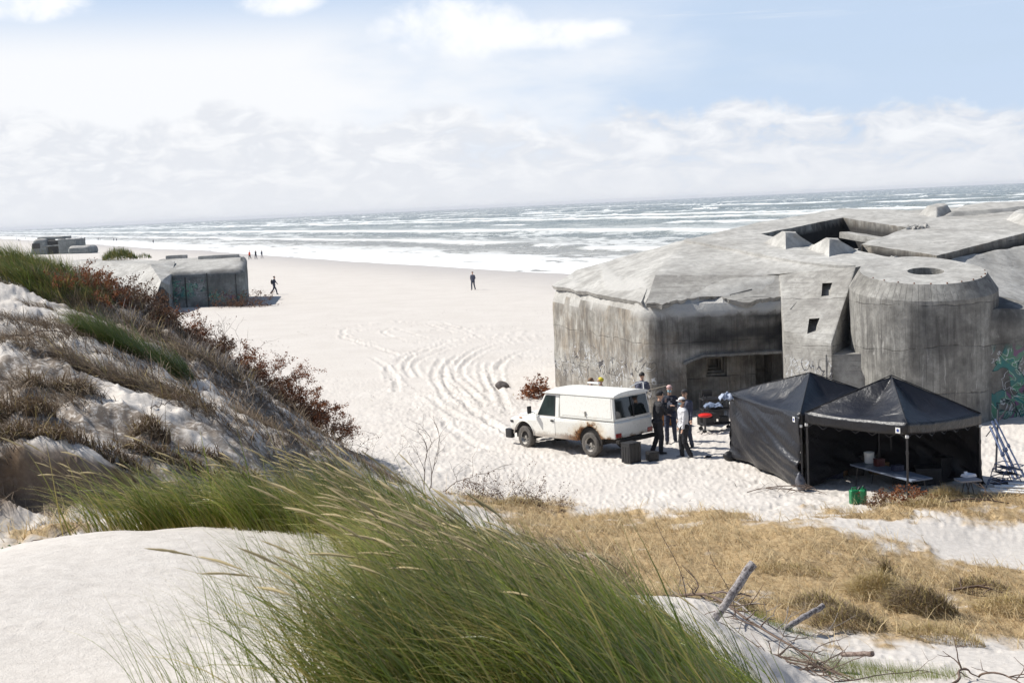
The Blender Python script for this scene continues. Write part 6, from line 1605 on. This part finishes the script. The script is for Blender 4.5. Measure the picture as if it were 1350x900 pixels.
boxy('storage_crate', 1120, 632, .0, (.5, .4, .34), M_CARD, 'brown cardboard box in the shade between the two tents', 'box', .5, .6)
boxy('storage_crate', 1165, 618, zt, (.22, .2, .16), simple('red_tin', (.07, .01, .01), .4), 'small dark red box on the long table behind the bucket', 'box', .2, .40)
boxy('storage_crate', 1190, 625, zt, (.25, .18, .12), M_BLUEB, 'small dark blue box on the middle of the long table', 'box', .2, .42)
boxy('storage_crate', 1105, 640, .0, (.55, .4, .3), M_BLUEB, 'dark blue plastic crate on the ground under the left tent', 'crate', .1, .8)
boxy('storage_crate', 1240, 650, .0, (.6, .45, .4), M_BLACKP, 'black case on the ground under the right tent', 'case', -.2, 1.0)
for i_, (px_, py_, s_, m_, dy_, lb_) in enumerate([(1205, 648, (.5, .35, .32), M_BLACKP, .9, 'black low case on the ground behind the long table'), (1145, 640, (.4, .4, .5), M_BLACKP, 1.3, 'black upright case under the left end of the long table'), (1180, 640, (.45, .35, .28), M_CARD, 1.5, 'brown carton in the deep shade behind the long table'), (1265, 648, (.4, .4, .6), M_BLACKP, 1.2, 'tall black case at the back right of the right tent'), (1090, 636, (.4, .4, .7), M_BLACKP, 1.6, 'tall black case in the shade beneath the left tent'), (1225, 640, (.35, .3, .45), M_BLUEB, 1.7, 'dark blue bin at the back of the right tent')]):
    boxy('storage_crate', px_, py_, .0, s_, m_, lb_, 'case', .2*i_-.3, dy_, 'gear stowed in the tents')
t2, _ = table('small side table under the right tent near its right leg', at(1262, 632, .62), at(1290, 630, .62), .4, .62, simple('grey_tabletop', (.25, .25, .27), .5), nm='side_table')
v = place(1277, 628, .62); bm = bmesh.new()
for k in range(5): bx(bm, (0, 0, .008+k*.012), (.30-.01*k, .21, .010), Matrix.Rotation(.05*k, 3, 'Z'))
bx(bm, (-.06, .03, .09), (.07, .05, .06), None, .01)
o = obj('paper_stack', bm, simple('white_paper', (.75, .76, .80), .8, .03)); o.location = (v.x, v.y, .623); o.rotation_euler = (0, 0, .4); tag(o, 'stack of white papers on the small side table', 'papers')

# jerry cans
def can():
    r = empty('jerry_can', (0, 0, 0)); m = simple('green_plastic_can', (.012, .17, .06), .38, .25, 12)
    bm = bmesh.new(); fs = bx(bm, (0, 0, .15), (.22, .145, .30), None, .035, seg=3); bx(bm, (.0, -.074, .15), (.12, .006, .18), None, .002); obj('body', bm, m, r, 40)
    bm = bmesh.new(); tube(bm, [(-.07, 0, .29), (-.055, 0, .345), (.03, 0, .345), (.045, 0, .29)], .014, 8); obj('handle', bm, m, r, 40)
    bm = bmesh.new(); lathe(bm, [(0, .075), (.022, .075), (.026, .0)], 12, Matrix.Translation((.085, 0, .285)) @ Matrix.Rotation(R(35), 4, 'Y')); obj('cap', bm, M_BLACKP, r, 40)
    return r
jc = can()
for i, (px, py, rz, lb) in enumerate([(1127, 671, .2, 'left one of the two green jerry cans on the sand before the tents'), (1138, 672, 1.2, 'right one of the two green jerry cans, touching the red brown roots')]):
    o = jc if i == 0 else copy_tree(jc); v = P(px, py, 31.0); o.location = (v.x, v.y, gz(v.x, v.y)-.01); o.rotation_euler = (0, 0, rz); o.scale = (1.05, 1.05, 1.12); tag(o, lb, 'jerry can', 'green jerry cans')
# black crates at the back of the car
boxy('equipment_case', 833, 611, 0, (.42, .38, .55), M_BLACKP, 'tall black ribbed case on the sand behind the pickup tailgate', 'case', .6, .1, 'black cases behind the pickup')
boxy('equipment_case', 860, 607, 0, (.30, .28, .24), M_BLACKP, 'small black case at the feet of the person in black', 'case', .3, .0, 'black cases behind the pickup')
# red stool
v = G(930.5, 571, 0); r = empty('stool', (v.x, v.y, gz(v.x, v.y)), .3, 'round red padded stool on a black star base before the bunker recess', 'stool')
bm = bmesh.new(); lathe(bm, [(0, .62), (.17, .625), (.215, .60), (.22, .565), (.20, .54), (0, .54)], 28); obj('seat', bm, simple('red_vinyl', (.62, .02, .015), .35, .1), r, 50)
bm = bmesh.new(); tube(bm, [(0, 0, .54), (0, 0, .12)], .022, 8); obj('column', bm, M_POLE, r)
for k in range(5):
    a = 2*math.pi*k/5; bm = bmesh.new(); tube(bm, [(0, 0, .13), (.14*math.cos(a), .14*math.sin(a), .09), (.28*math.cos(a), .28*math.sin(a), .03)], .016, 6); obj('leg', bm, M_BLACKP, r)
# black equipment cart with a pale jacket thrown over it, in the shade of the recess
v = G(948, 570, 0); r = empty('equipment_cart', (v.x, v.y+.5, gz(v.x, v.y+.5)), .1, 'black wheeled equipment cart with monitor and cables in the shade left of the tents', 'cart')
for z in (.25, .72, 1.05):
    bm = bmesh.new(); bx(bm, (0, 0, z), (.95, .55, .03), None, .005); obj('shelf', bm, M_BLACKP, r)
for sx in (-1, 1):
    for sy in (-1, 1):
        bm = bmesh.new(); tube(bm, [(sx*.45, sy*.25, .08), (sx*.45, sy*.25, 1.22)], .014, 6); obj('post', bm, M_POLE, r)
        bm = bmesh.new(); lathe(bm, [(0, -.02), (.07, -.02), (.07, .02), (0, .02)], 14, Matrix.Translation((sx*.45, sy*.25, .07)) @ Matrix.Rotation(R(90), 4, 'X')); obj('wheel', bm, M_BLACKP, r)
bm = bmesh.new(); bx(bm, (-.1, 0, .90), (.35, .25, .26), None, .02); obj('recorder', bm, M_BLACKP, r)
for q_ in ((.25, .05), (-.25, 0)):
    bm = bmesh.new(); bx(bm, (q_[0], q_[1], .36), (.28, .3, .2), None, .02); obj('battery', bm, M_BLACKP, r)
bm = bmesh.new(); bx(bm, (-.28, 0, 1.24), (.34, .03, .22), Matrix.Rotation(.2, 3, 'X'), .01); tube(bm, [(-.28, .02, 1.05), (-.28, .02, 1.2)], .012, 5); obj('monitor', bm, M_BLACKP, r)
def draped(name, px, py, z, s, mat, label, cat, seed=0, dy=0):
    v = G(px, py, z); bm = bmesh.new(); bmesh.ops.create_grid(bm, x_segments=26, y_segments=22, size=1)
    for q in bm.verts:
        x, y = q.co.x, q.co.y; e = max(abs(x), abs(y)); z_ = -.75*max(0, e-.45)**1.1 + .22*mnoise.noise(Vector((x*2.2, y*2.2, seed))) + .10*mnoise.noise(Vector((x*5, y*5, seed)))
        q.co = Vector((x*s[0]*(1-.25*max(0, e-.5)), y*s[1]*(1-.25*max(0, e-.5)), z_*s[2]))
    o = obj(name, bm, mat, None, True); o.location = (v.x, v.y+dy, z); m = o.modifiers.new('t', 'SOLIDIFY'); m.thickness = .01; tag(o, label, cat); return o
draped('jacket', 957, 519, 1.95, (.22, .20, .35), cloth('pale_blue_cloth', (.33, .37, .46), .8), 'pale blue jacket hung on the upper left corner of the left tent', 'jacket', 4)
draped('towel', 944, 535, 1.10, (.32, .22, .25), cloth('grey_blue_cloth', (.16, .20, .28), .8), 'grey blue cloth lying over the equipment cart', 'cloth', 9, .6)
boxy('wooden_box', 889, 575, 0, (.5, .4, .62), simple('orange_brown_wood', (.26, .11, .035), .7, .3, 6), 'orange brown wooden box in the shade behind the person with the graphic shirt', 'box', .2, 2.2, None, .01)
boxy('cable_case', 938, 566, 0, (.55, .35, .35), M_BLACKP, 'black case on the ground behind the red stool', 'case', .2, 1.0, 'black cases by the recess')
boxy('cable_case', 952, 560, 0, (.45, .35, .5), M_BLACKP, 'black upright case against the far leg of the left tent', 'case', -.3, 1.2, 'black cases by the recess')
# folded chairs, white boards and leaning poles at the right edge
M_FRAME = simple('blue_grey_metal_frame', (.10, .13, .22), .4, .2, 20, metal=.4)
for i in range(4):
    v = P(1322+i*3, 652, 32.2+i*.12); r = empty('folding_chair', (v.x, v.y, gz(v.x, v.y)+.02+i*.10), .15+i*.06, ['lowest', 'second', 'third', 'topmost'][i]+' dark folding chair frame in the stack beside the right tent', 'chair', 'stacked folding chairs')
    bm = bmesh.new(); bx(bm, (0, 0, .10), (.46, .42, .025), Matrix.Rotation(.12, 3, 'Y'), .01); obj('seat', bm, cloth('dark_seat_cloth', (.02, .025, .05), .7), r)
    for s in (-1, 1):
        bm = bmesh.new(); tube(bm, [(-.30, s*.23, 0), (-.24, s*.23, .20), (.0, s*.23, .24), (.26, s*.23, .18), (.34, s*.23, .0)], .013, 6); obj('frame', bm, M_FRAME, r)
    bm = bmesh.new(); tube(bm, [(-.24, -.23, .20), (-.24, .23, .20)], .012, 6); obj('crossbar', bm, M_FRAME, r)
for i in range(5):
    v = P(1318+i*9, 660-i*2.2, 31.0+i*.18); bm = bmesh.new(); bx(bm, (0, 0, .03), (1.5, .13, .035), None, .006); o = obj('white_board', bm, simple('white_painted_board', (.74, .74, .73), .6, .08, 5)); o.location = (v.x+.35, v.y, gz(v.x, v.y)+.04+.012*i); o.rotation_euler = (0, R(2), -.35+.03*i); tag(o, ['nearest', 'second', 'middle', 'fourth', 'farthest'][i]+' white board in the row lying on the straw at the right edge', 'board', 'white boards at the right edge')
for i, (p0, p1, r0, m, lb) in enumerate([((1308,555,34.5),(1347,640,33.2),.035,M_FRAME,'upper blue metal pole leaning beside the right tent'),((1305,562,34.4),(1343,645,33.0),.03,M_FRAME,'middle blue metal pole leaning beside the right tent'),((1312,552,34.6),(1352,632,33.3),.022,M_FRAME,'thin blue metal pole leaning at the right frame edge'),((1316,540,35.2),(1312,640,34.2),.028,M_POLE,'upright dark pole between right tent and painted wall'),((1330,535,35.5),(1300,575,35.0),.014,M_POLE,'thin dark crossing rod before the painted wall')]):
    a, b = P(*p0), P(*p1); bm = bmesh.new(); d = b-a; tube(bm, [Vector((0, 0, 0)), d*.5+Vector((0, 0, -.01)), d], r0, 8)
    bx(bm, d*.45, (r0*2.6, r0*2.6, .10), d.to_track_quat('Z', 'Y').to_matrix(), .005); o = obj('metal_pole', bm, m, None, 40); o.location = a; tag(o, lb, 'pole', 'poles beside the right tent')
# scrap of blue plastic on the sand, small rag near the crates
draped('plastic_scrap', 949, 646, .10, (.12, .08, .10), simple('light_blue_film', (.12, .42, .68), .4), 'small light blue plastic scrap on the sand left of the tents', 'scrap', 3)
draped('rag', 934, 601, .08, (.16, .10, .2), M_TENT_IN, 'small dark crumpled rag on the sunny sand left of the left tent', 'rag', 6)
draped('rag', 826, 771, .9, (.14, .10, .14), M_TENT_IN, 'small black rag caught at the edge of the near green grass', 'rag', 7)
# ================================================================ people
def skin_m(): return simple('skin', (.50, .30, .21), .55, .08, 20)
M_SKIN = skin_m()
_cl = {}
def clothc(name, col, rough=.8):
    if name not in _cl: _cl[name] = cloth(name, col, rough)
    return _cl[name]
def capsule_pts(bm, a, b, r0, r1, n=12, flat=1.0, side=None):
    a, b = Vector(a), Vector(b); d = (b-a); L = d.length
    if L < 1e-6: d = Vector((0, 0, 1)); L = .001
    d = d.normalized(); ref = Vector(side) if side is not None else (Vector((1, 0, 0)) if abs(d.x) < .8 else Vector((0, 1, 0)))
    ref = (ref-d*ref.dot(d)).normalized(); c = d.cross(ref); rows = []
    prof = [(-r0*.999, .05), (-r0*.8, .6), (-r0*.4, .92), (0, 1)]
    pts = [(s, r0*k) for s, k in prof] + [(L, r1)] + [(L+r1*.4, r1*.92), (L+r1*.8, r1*.6), (L+r1*.999, r1*.05)]
    for s, r in pts: rows.append([bm.verts.new(a+d*s+(ref*math.cos(2*math.pi*k/n)+c*math.sin(2*math.pi*k/n)*flat)*r) for k in range(n)])
    for A, B in zip(rows, rows[1:]):
        for k in range(n): bm.faces.new((A[k], A[(k+1) % n], B[(k+1) % n], B[k]))
    bm.faces.new(rows[0][::-1]); bm.faces.new(rows[-1])
def person(label, loc, rz, top, trousers, shoes, hair=None, cap=None, H=1.75, walk=0.0, arms='down', head_turn=0.0, lean=0.0, extra=None, voxel=.011, bulky=1.0, hands=True, mask=None, group=None, bare_legs=False, pack=None):
    """x right, y forward. All joints follow a 1.75 m figure"""
    k = H/1.75; root = empty('person', loc, rz, label, 'person', group)
    V = Vector; L = []   # limbs: a, b, r0, r1, material index, flat
    hip = V((0, 0, .93)); chest = V((0, .02+lean*.35, 1.33)); nk = V((0, .02+lean*.5, 1.48)); hd = nk+V((0, .02+lean*.1, .15))
    # legs
    def leg(s, fwd):
        hp = V((s*.095, 0, .90)); kn = V((s*.11, .05+fwd*.22, .50+abs(fwd)*.01)); an = V((s*.12, fwd*.42 - (.10 if fwd < 0 else 0), .09+(.10 if fwd < -.3 else 0)))
        w = .5+.5*bulky; L.append((hp, kn, .100*w, .074*w, 1, 1)); L.append((kn, an, .074*w, .060*w, 0 if bare_legs else 1, 1))
        L.append((an+V((0, -.03, -.035)), an+V((s*.012, .15, -.055)), .048, .038, 2, .8))
    leg(1, walk); leg(-1, -walk)
    L.append((V((-.07, 0, .93)), V((.07, 0, .93)), .125*bulky, .125*bulky, 1, .85))
    b = bulky
    L.append((V((0, 0, .98)), V((0, chest.y*.5, 1.16)), .150*b, .150*b, 3, .72)); L.append((V((-.07, chest.y*.6, 1.18)), V((-.085, chest.y, 1.36)), .125*b, .118*b, 3, .9)); L.append((V((.07, chest.y*.6, 1.18)), V((.085, chest.y, 1.36)), .125*b, .118*b, 3, .9))
    L.append((V((-.15, chest.y, 1.405)), V((.15, chest.y, 1.405)), .075*b, .075*b, 3, 1)); L.append((V((0, chest.y, 1.40)), nk, .085, .062, 3, 1)); L.append((nk+V((0, 0, -.02)), hd+V((0, 0, -.05)), .056, .056, 0, 1))
    # arms
    AR = {'down': [((.205, .03, 1.16), (.215, .09, .92)), ((-.205, .03, 1.16), (-.215, .09, .92))],
          'swing': [((.21, -.09, 1.17), (.20, .03, .95)), ((-.21, .12, 1.17), (-.20, .27, .99))],
          'hand_to_face': [((.22, .14, 1.18), (.09, .20, 1.44)), ((-.20, .10, 1.15), (.02, .24, 1.12))],
          'folded': [((.23, .08, 1.17), (-.02, .22, 1.20)), ((-.23, .08, 1.17), (.05, .24, 1.14))],
          'work': [((.22, .14, 1.17), (.15, .36, 1.15)), ((-.22, .14, 1.17), (-.15, .36, 1.15))],
          'pockets': [((.25, -.03, 1.16), (.18, .08, .95)), ((-.25, -.03, 1.16), (-.18, .08, .95))]}[arms]
    hands_at = []
    for s, (el, wr) in zip((1, -1), AR):
        sh = V((s*.185, chest.y, 1.40)); el = V(el)+V((0, chest.y*.7, 0)); wr = V(wr)+V((0, chest.y*.7, 0))
        L.append((sh, el, .058*b, .046*b, 3, 1)); L.append((el, wr, .045*b, .034*b, 3, 1)); hands_at.append((s, wr, (wr-el).normalized()))
    # head
    T = Matrix.Rotation(head_turn, 3, 'Z'); hc = hd+V((0, .005, .03))
    def hp_(x, y, z): return hc + T @ V((x, y, z))
    L.append((hp_(0, -.018, .02), hp_(0, .012, .03), .088, .084, 0, .9)); L.append((hp_(0, .03, -.045), hp_(0, .035, -.06), .058, .045, 0, 1))
    L.append((hp_(0, .092, .005), hp_(0, .106, -.018), .010, .014, 0, 1)); L.append((hp_(.078, -.005, -.01), hp_(.078, -.008, .015), .016, .018, 0, .5)); L.append((hp_(-.078, -.005, -.01), hp_(-.078, -.008, .015), .016, .018, 0, .5))
    L.append((hp_(-.02, .082, -.045), hp_(.02, .082, -.045), .010, .010, 0, 1))
    bm = bmesh.new()
    for a, b_, r0, r1, mi, fl in L: capsule_pts(bm, a, b_, r0, r1, 12, fl, (1, 0, 0) if mi == 3 and abs((b_-a).z) > .05 else None)
    F = []
    if hands:
        for s, wr, d in hands_at:
            si = Vector((1, 0, 0)) if abs(d.x) < .7 else Vector((0, 1, 0)); si = (si-d*si.dot(d)).normalized(); nn = d.cross(si)
            pal = wr+d*.05; capsule_pts(bm, wr+d*.015, pal+d*.03, .026, .036, 10, .55, si); F.append((wr, pal+d*.03, .026, .036, 0))
            for f, ln in ((-1.5, .062), (-.5, .074), (.5, .070), (1.5, .055)):
                a = pal+d*.045+si*f*.019; m1 = a+d*ln*.55+nn*.006*s; m2 = m1+d*ln*.38+nn*.022*s
                capsule_pts(bm, a, m1, .0095, .009, 6); capsule_pts(bm, m1, m2, .009, .008, 6); F += [(a, m1, .0095, .009, 0), (m1, m2, .009, .008, 0)]
            th = pal-si*.03*s; t1 = th+d*.028-si*.022*s+nn*.01*s; t2 = t1+d*.03-si*.004*s+nn*.012*s
            capsule_pts(bm, th, t1, .012, .011, 6); capsule_pts(bm, t1, t2, .011, .009, 6); F += [(th, t1, .012, .011, 0), (t1, t2, .011, .009, 0)]
    me = bpy.data.meshes.new('tmp'); bm.to_mesh(me); bm.free(); to = bpy.data.objects.new('tmp', me); COL.objects.link(to)
    md = to.modifiers.new('r', 'REMESH'); md.mode = 'VOXEL'; md.voxel_size = voxel; md.use_smooth_shade = True
    sm = to.modifiers.new('s', 'SMOOTH'); sm.factor = .5; sm.iterations = 3 if voxel < .02 else 1
    bpy.context.view_layer.update(); ev = to.evaluated_get(bpy.context.evaluated_depsgraph_get()); em = ev.to_mesh()
    nv = len(em.vertices); co = np.empty(nv*3, np.float32); em.vertices.foreach_get('co', co); co = co.reshape(-1, 3)
    bq = bmesh.new(); bq.from_mesh(em); ev.to_mesh_clear(); bpy.data.objects.remove(to); bpy.data.meshes.remove(me)
    segs = [(np.array(a), np.array(b_), r0, r1, mi) for a, b_, r0, r1, mi, _ in L] + [(np.array(a), np.array(b_), r0, r1, mi) for a, b_, r0, r1, mi in F]
    best = np.full(nv, 9.0); mat = np.zeros(nv, int)
    for a, b_, r0, r1, mi in segs:
        d = b_-a; l2 = (d**2).sum()+1e-9; t = np.clip(((co-a)@d)/l2, 0, 1); dd = np.linalg.norm(co-a-t[:, None]*d, axis=1)-(r0+(r1-r0)*t)
        q = dd < best; best[q] = dd[q]; mat[q] = mi
    bq.verts.ensure_lookup_table()
    # cloth folds
    for v in bq.verts:
        if mat[v.index] in (1, 3): v.co += v.normal*(.010*mnoise.noise(v.co*Vector((14, 14, 9)).length*0+Vector((v.co.x*9, v.co.y*9, v.co.z*16)))+.006*mnoise.noise(v.co*24))
    for f in bq.faces: f.material_index = int(mat[f.verts[0].index])
    bmesh.ops.scale(bq, vec=(k, k, k), verts=bq.verts[:])
    body = obj('body', bq, [M_SKIN, trousers, shoes, top], root, True)
    def sph(name, c, r, mat, sc=(1, 1, 1), cut=None, nz=0):
        q = bmesh.new(); bmesh.ops.create_icosphere(q, subdivisions=3, radius=1)
        if cut is not None: bmesh.ops.delete(q, geom=[v for v in q.verts if cut(v.co)], context='VERTS')
        for v in q.verts:
            p = Vector((v.co.x*sc[0], v.co.y*sc[1], v.co.z*sc[2]))*r; p *= 1+nz*mnoise.noise(v.co*4); v.co = (c + T @ p)*k
        o = obj(name, q, mat, root, True); return o
    if hair is not None: sph('hair', hc+T @ V((0, -.012, .035)), 1, hair, (.096, .106, .098), lambda v: v.z < -.35 or (v.y > .45 and v.z < .45), .10)
    if cap is not None:
        q = bmesh.new(); bmesh.ops.create_icosphere(q, subdivisions=3, radius=1); bmesh.ops.delete(q, geom=[v for v in q.verts if v.co.z < .02], context='VERTS')
        for v in q.verts: v.co = Vector((v.co.x*.101, v.co.y*.112, v.co.z*.105))
        r_ = bmesh.ops.create_circle(q, cap_ends=True, segments=16, radius=.075)
        for v in r_['verts']: v.co = Vector((v.co.x*1.05, v.co.y*.95+.105, .008-.10*v.co.x**2*6-(v.co.y+.07)*.18*0))
        for v in q.verts: v.co = (hc+V((0, -.005, .045)) + T @ v.co)*k
        o = obj('cap', q, cap, root, True); m = o.modifiers.new('t', 'SOLIDIFY'); m.thickness = .006
    if mask is not None: sph('face_mask', hc+T @ V((0, .055, -.035)), 1, mask, (.062, .048, .052))
    if voxel < .02 and hands:
        for s in (-1, 1): sph('eye', hc+T @ V((s*.032, .083, .018)), .010, M_BLACKP)
    if pack is not None: sph('backpack', V((0, -.20, 1.22)), 1, pack, (.16, .11, .24), None, .05)
    if extra: extra(root, k)
    return root
def foot(px, py, z=0.0):
    v = G(px, py, z); zz = gz(v.x, v.y); v2 = G(px, py, zz); return (v2.x, v2.y, gz(v2.x, v2.y)-.01)
def head_at(px, py, H=1.75):
    v = G(px, py, H); return (v.x, v.y, gz(v.x, v.y)-.01)
BLK = clothc('black_cloth', (.014, .014, .018)); NAVY = clothc('navy_cloth', (.02, .027, .055)); WHT = clothc('white_grey_jacket_cloth', (.62, .61, .62)); HAIRB = simple('dark_hair', (.02, .015, .012), .6); HAIRL = simple('brown_hair', (.16, .085, .04), .7)
SHOE = simple('grey_shoe', (.16, .16, .17), .6); SHOEB = simple('black_shoe', (.02, .02, .02), .5); DEN = clothc('dark_denim', (.035, .045, .075)); RED = clothc('orange_red_jacket_cloth', (.55, .07, .03))
MASKB = simple('pale_blue_mask', (.35, .55, .62), .8); CAPW = clothc('white_cap_cloth', (.78, .77, .76)); CAPB = clothc('black_cap_cloth', (.02, .02, .022)); CAPP = clothc('dusty_pink_cap_cloth', (.55, .36, .33)); YEL = clothc('yellow_beanie_cloth', (.62, .50, .03)); GREYJ = clothc('blue_grey_jacket_cloth', (.07, .075, .11))
TEE = clothc('dark_shirt_cloth', (.03, .032, .045))
def tee_print(root, k):
    bm = bmesh.new(); rs = random.Random(3)
    for i in range(14):
        a = rs.uniform(0, 6.28); r = rs.uniform(0, .06); s = rs.uniform(.018, .04); prism(bm, [Vector((r*math.cos(a)+s*math.cos(q), .153+.0004*i, 1.24+r*1.2*math.sin(a)+s*math.sin(q))) for q in (0, 1.1, 2.3, 3.3, 4.6, 5.5)], (0, .004, 0))
    for v in bm.verts: v.co *= k
    obj('shirt_print', bm, simple('pale_print', (.5, .5, .52), .8), root)
def white_shoes(root, k): pass
person('person in white jacket, white cap and black trousers, nearest the camera behind the pickup', foot(903, 602), R(100), WHT, BLK, SHOE, HAIRB, CAPW, 1.72, .10, 'down', .2, 0, None, .0105, 1.22, True, MASKB)
person('person dressed all in black leaning at the pickup tailgate with a hand at the face', foot(868, 598), R(-70), BLK, BLK, SHOEB, HAIRB, CAPB, 1.80, .05, 'hand_to_face', .0, .12, None, .0105, 1.10, True)
person('person in a dark shirt with a pale print, navy trousers and dusty pink cap', foot(885, 584), R(170), TEE, NAVY, SHOEB, HAIRB, CAPP, 1.76, .04, 'folded', .1, 0, tee_print, .0105, 1.0, True, MASKB)
person('person with a black cap mostly hidden behind the one in the white jacket', head_at(903, 514.5, 1.74), R(150), GREYJ, DEN, SHOEB, HAIRB, CAPB, 1.74, .05, 'down', .0, 0, None, .012, 1.0, True)
person('dark-haired person in a blue grey jacket behind the rear of the pickup, back turned', head_at(845, 492, 1.76), R(-20), GREYJ, BLK, SHOEB, HAIRB, None, 1.76, .0, 'work', .0, .1, None, .012, 1.05, True)
person('person with a yellow beanie whose head shows above the pickup roof', head_at(794, 498, 1.72), R(60), BLK, DEN, SHOEB, YEL, None, 1.72, .0, 'work', .2, .05, None, .012, 1.0, True)
person('brown-haired person in blue whose head shows above the front of the pickup roof', head_at(776.5, 500, 1.68), R(-80), clothc('blue_cloth', (.05, .09, .22)), DEN, SHOEB, HAIRL, None, 1.68, .0, 'work', .0, .05, None, .012, 1.0, True)
# walkers on the open beach
wa = person('dark walker with a backpack striding right of the low bunker', foot(362, 388), R(-100), NAVY, NAVY, SHOEB, HAIRB, None, 1.78, .75, 'swing', 0, .05, None, .02, 1.0, False, None, 'walkers on the open beach', pack=BLK)
wb = person('lone dark walker in the middle of the empty beach below the surf', foot(624, 381.5), R(160), GREYJ, DEN, SHOEB, HAIRB, None, 1.72, .25, 'pockets', 0, 0, None, .02, 1.0, False, None, 'walkers on the open beach', pack=BLK)
g1 = person('walker in an orange red jacket, leftmost of the three walking together', foot(329.5, 341.5), R(150), RED, BLK, SHOEB, HAIRB, None, 1.76, .35, 'down', 0, 0, None, .03, 1.1, False, None, 'three walkers together')
g2 = person('dark walker with a red sleeve, middle of the three walking together', foot(337.5, 341), R(160), BLK, NAVY, SHOEB, RED, None, 1.8, .30, 'swing', 0, 0, None, .03, 1.0, False, None, 'three walkers together')
g3 = person('walker in navy jacket and light trousers, rightmost of the three walking together', foot(345.5, 340), R(150), NAVY, clothc('light_trouser_cloth', (.35, .33, .32)), SHOEB, HAIRB, None, 1.66, .30, 'down', 0, 0, None, .03, 1.0, False, None, 'three walkers together')
far = [(202, 319.5, wb, 'tiny far walker, the rightmost on the distant beach'), (153.6, 316.6, wb, 'tiny far walker, right one of a pair near the distant surf'), (150, 317, wa, 'tiny far walker, left one of a pair near the distant surf'), (132, 316, g3, 'tiny far walker, right one of the pair just past the stepped bunker'), (129.5, 316, wb, 'tiny far walker, left one of the pair just past the stepped bunker'),
       (112, 314.4, wa, 'tiny far walker behind the roof end of the stepped bunker'), (107, 314.4, wb, 'tiny far walker above the stair block of the stepped bunker'), (33.6, 315, wb, 'tiny far walker left of the stepped bunker, nearest to it'), (25, 318, wa, 'tiny far walker left of the stepped bunker, middle one'), (21.5, 315.4, g3, 'tiny far walker left of the stepped bunker, farthest left')]
for i, (px, py, src, lb) in enumerate(far):
    c = copy_tree(src); v = G(px, py, -.6); c.location = (v.x, v.y, gz(v.x, v.y)); c.rotation_euler = (0, 0, R(40*i)); tag(c, lb, 'person', 'far walkers near the surf')
# ================================================================ salty air over the surf
def haze():
    bm = bmesh.new(); bx(bm, (0, 0, 6), (30000, 30000, 32)); me_o = None
    m = bpy.data.materials.new('sea_air'); m.use_nodes = True; n = m.node_tree.nodes; n.clear()
    out = n.new('ShaderNodeOutputMaterial'); v = n.new('ShaderNodeVolumePrincipled'); v.inputs['Color'].default_value = (.93, .95, 1, 1); v.inputs['Density'].default_value = .00008
    m.node_tree.links.new(v.outputs[0], out.inputs['Volume'])
    o = obj('haze', bm, m); tag(o, kind='stuff')
haze()
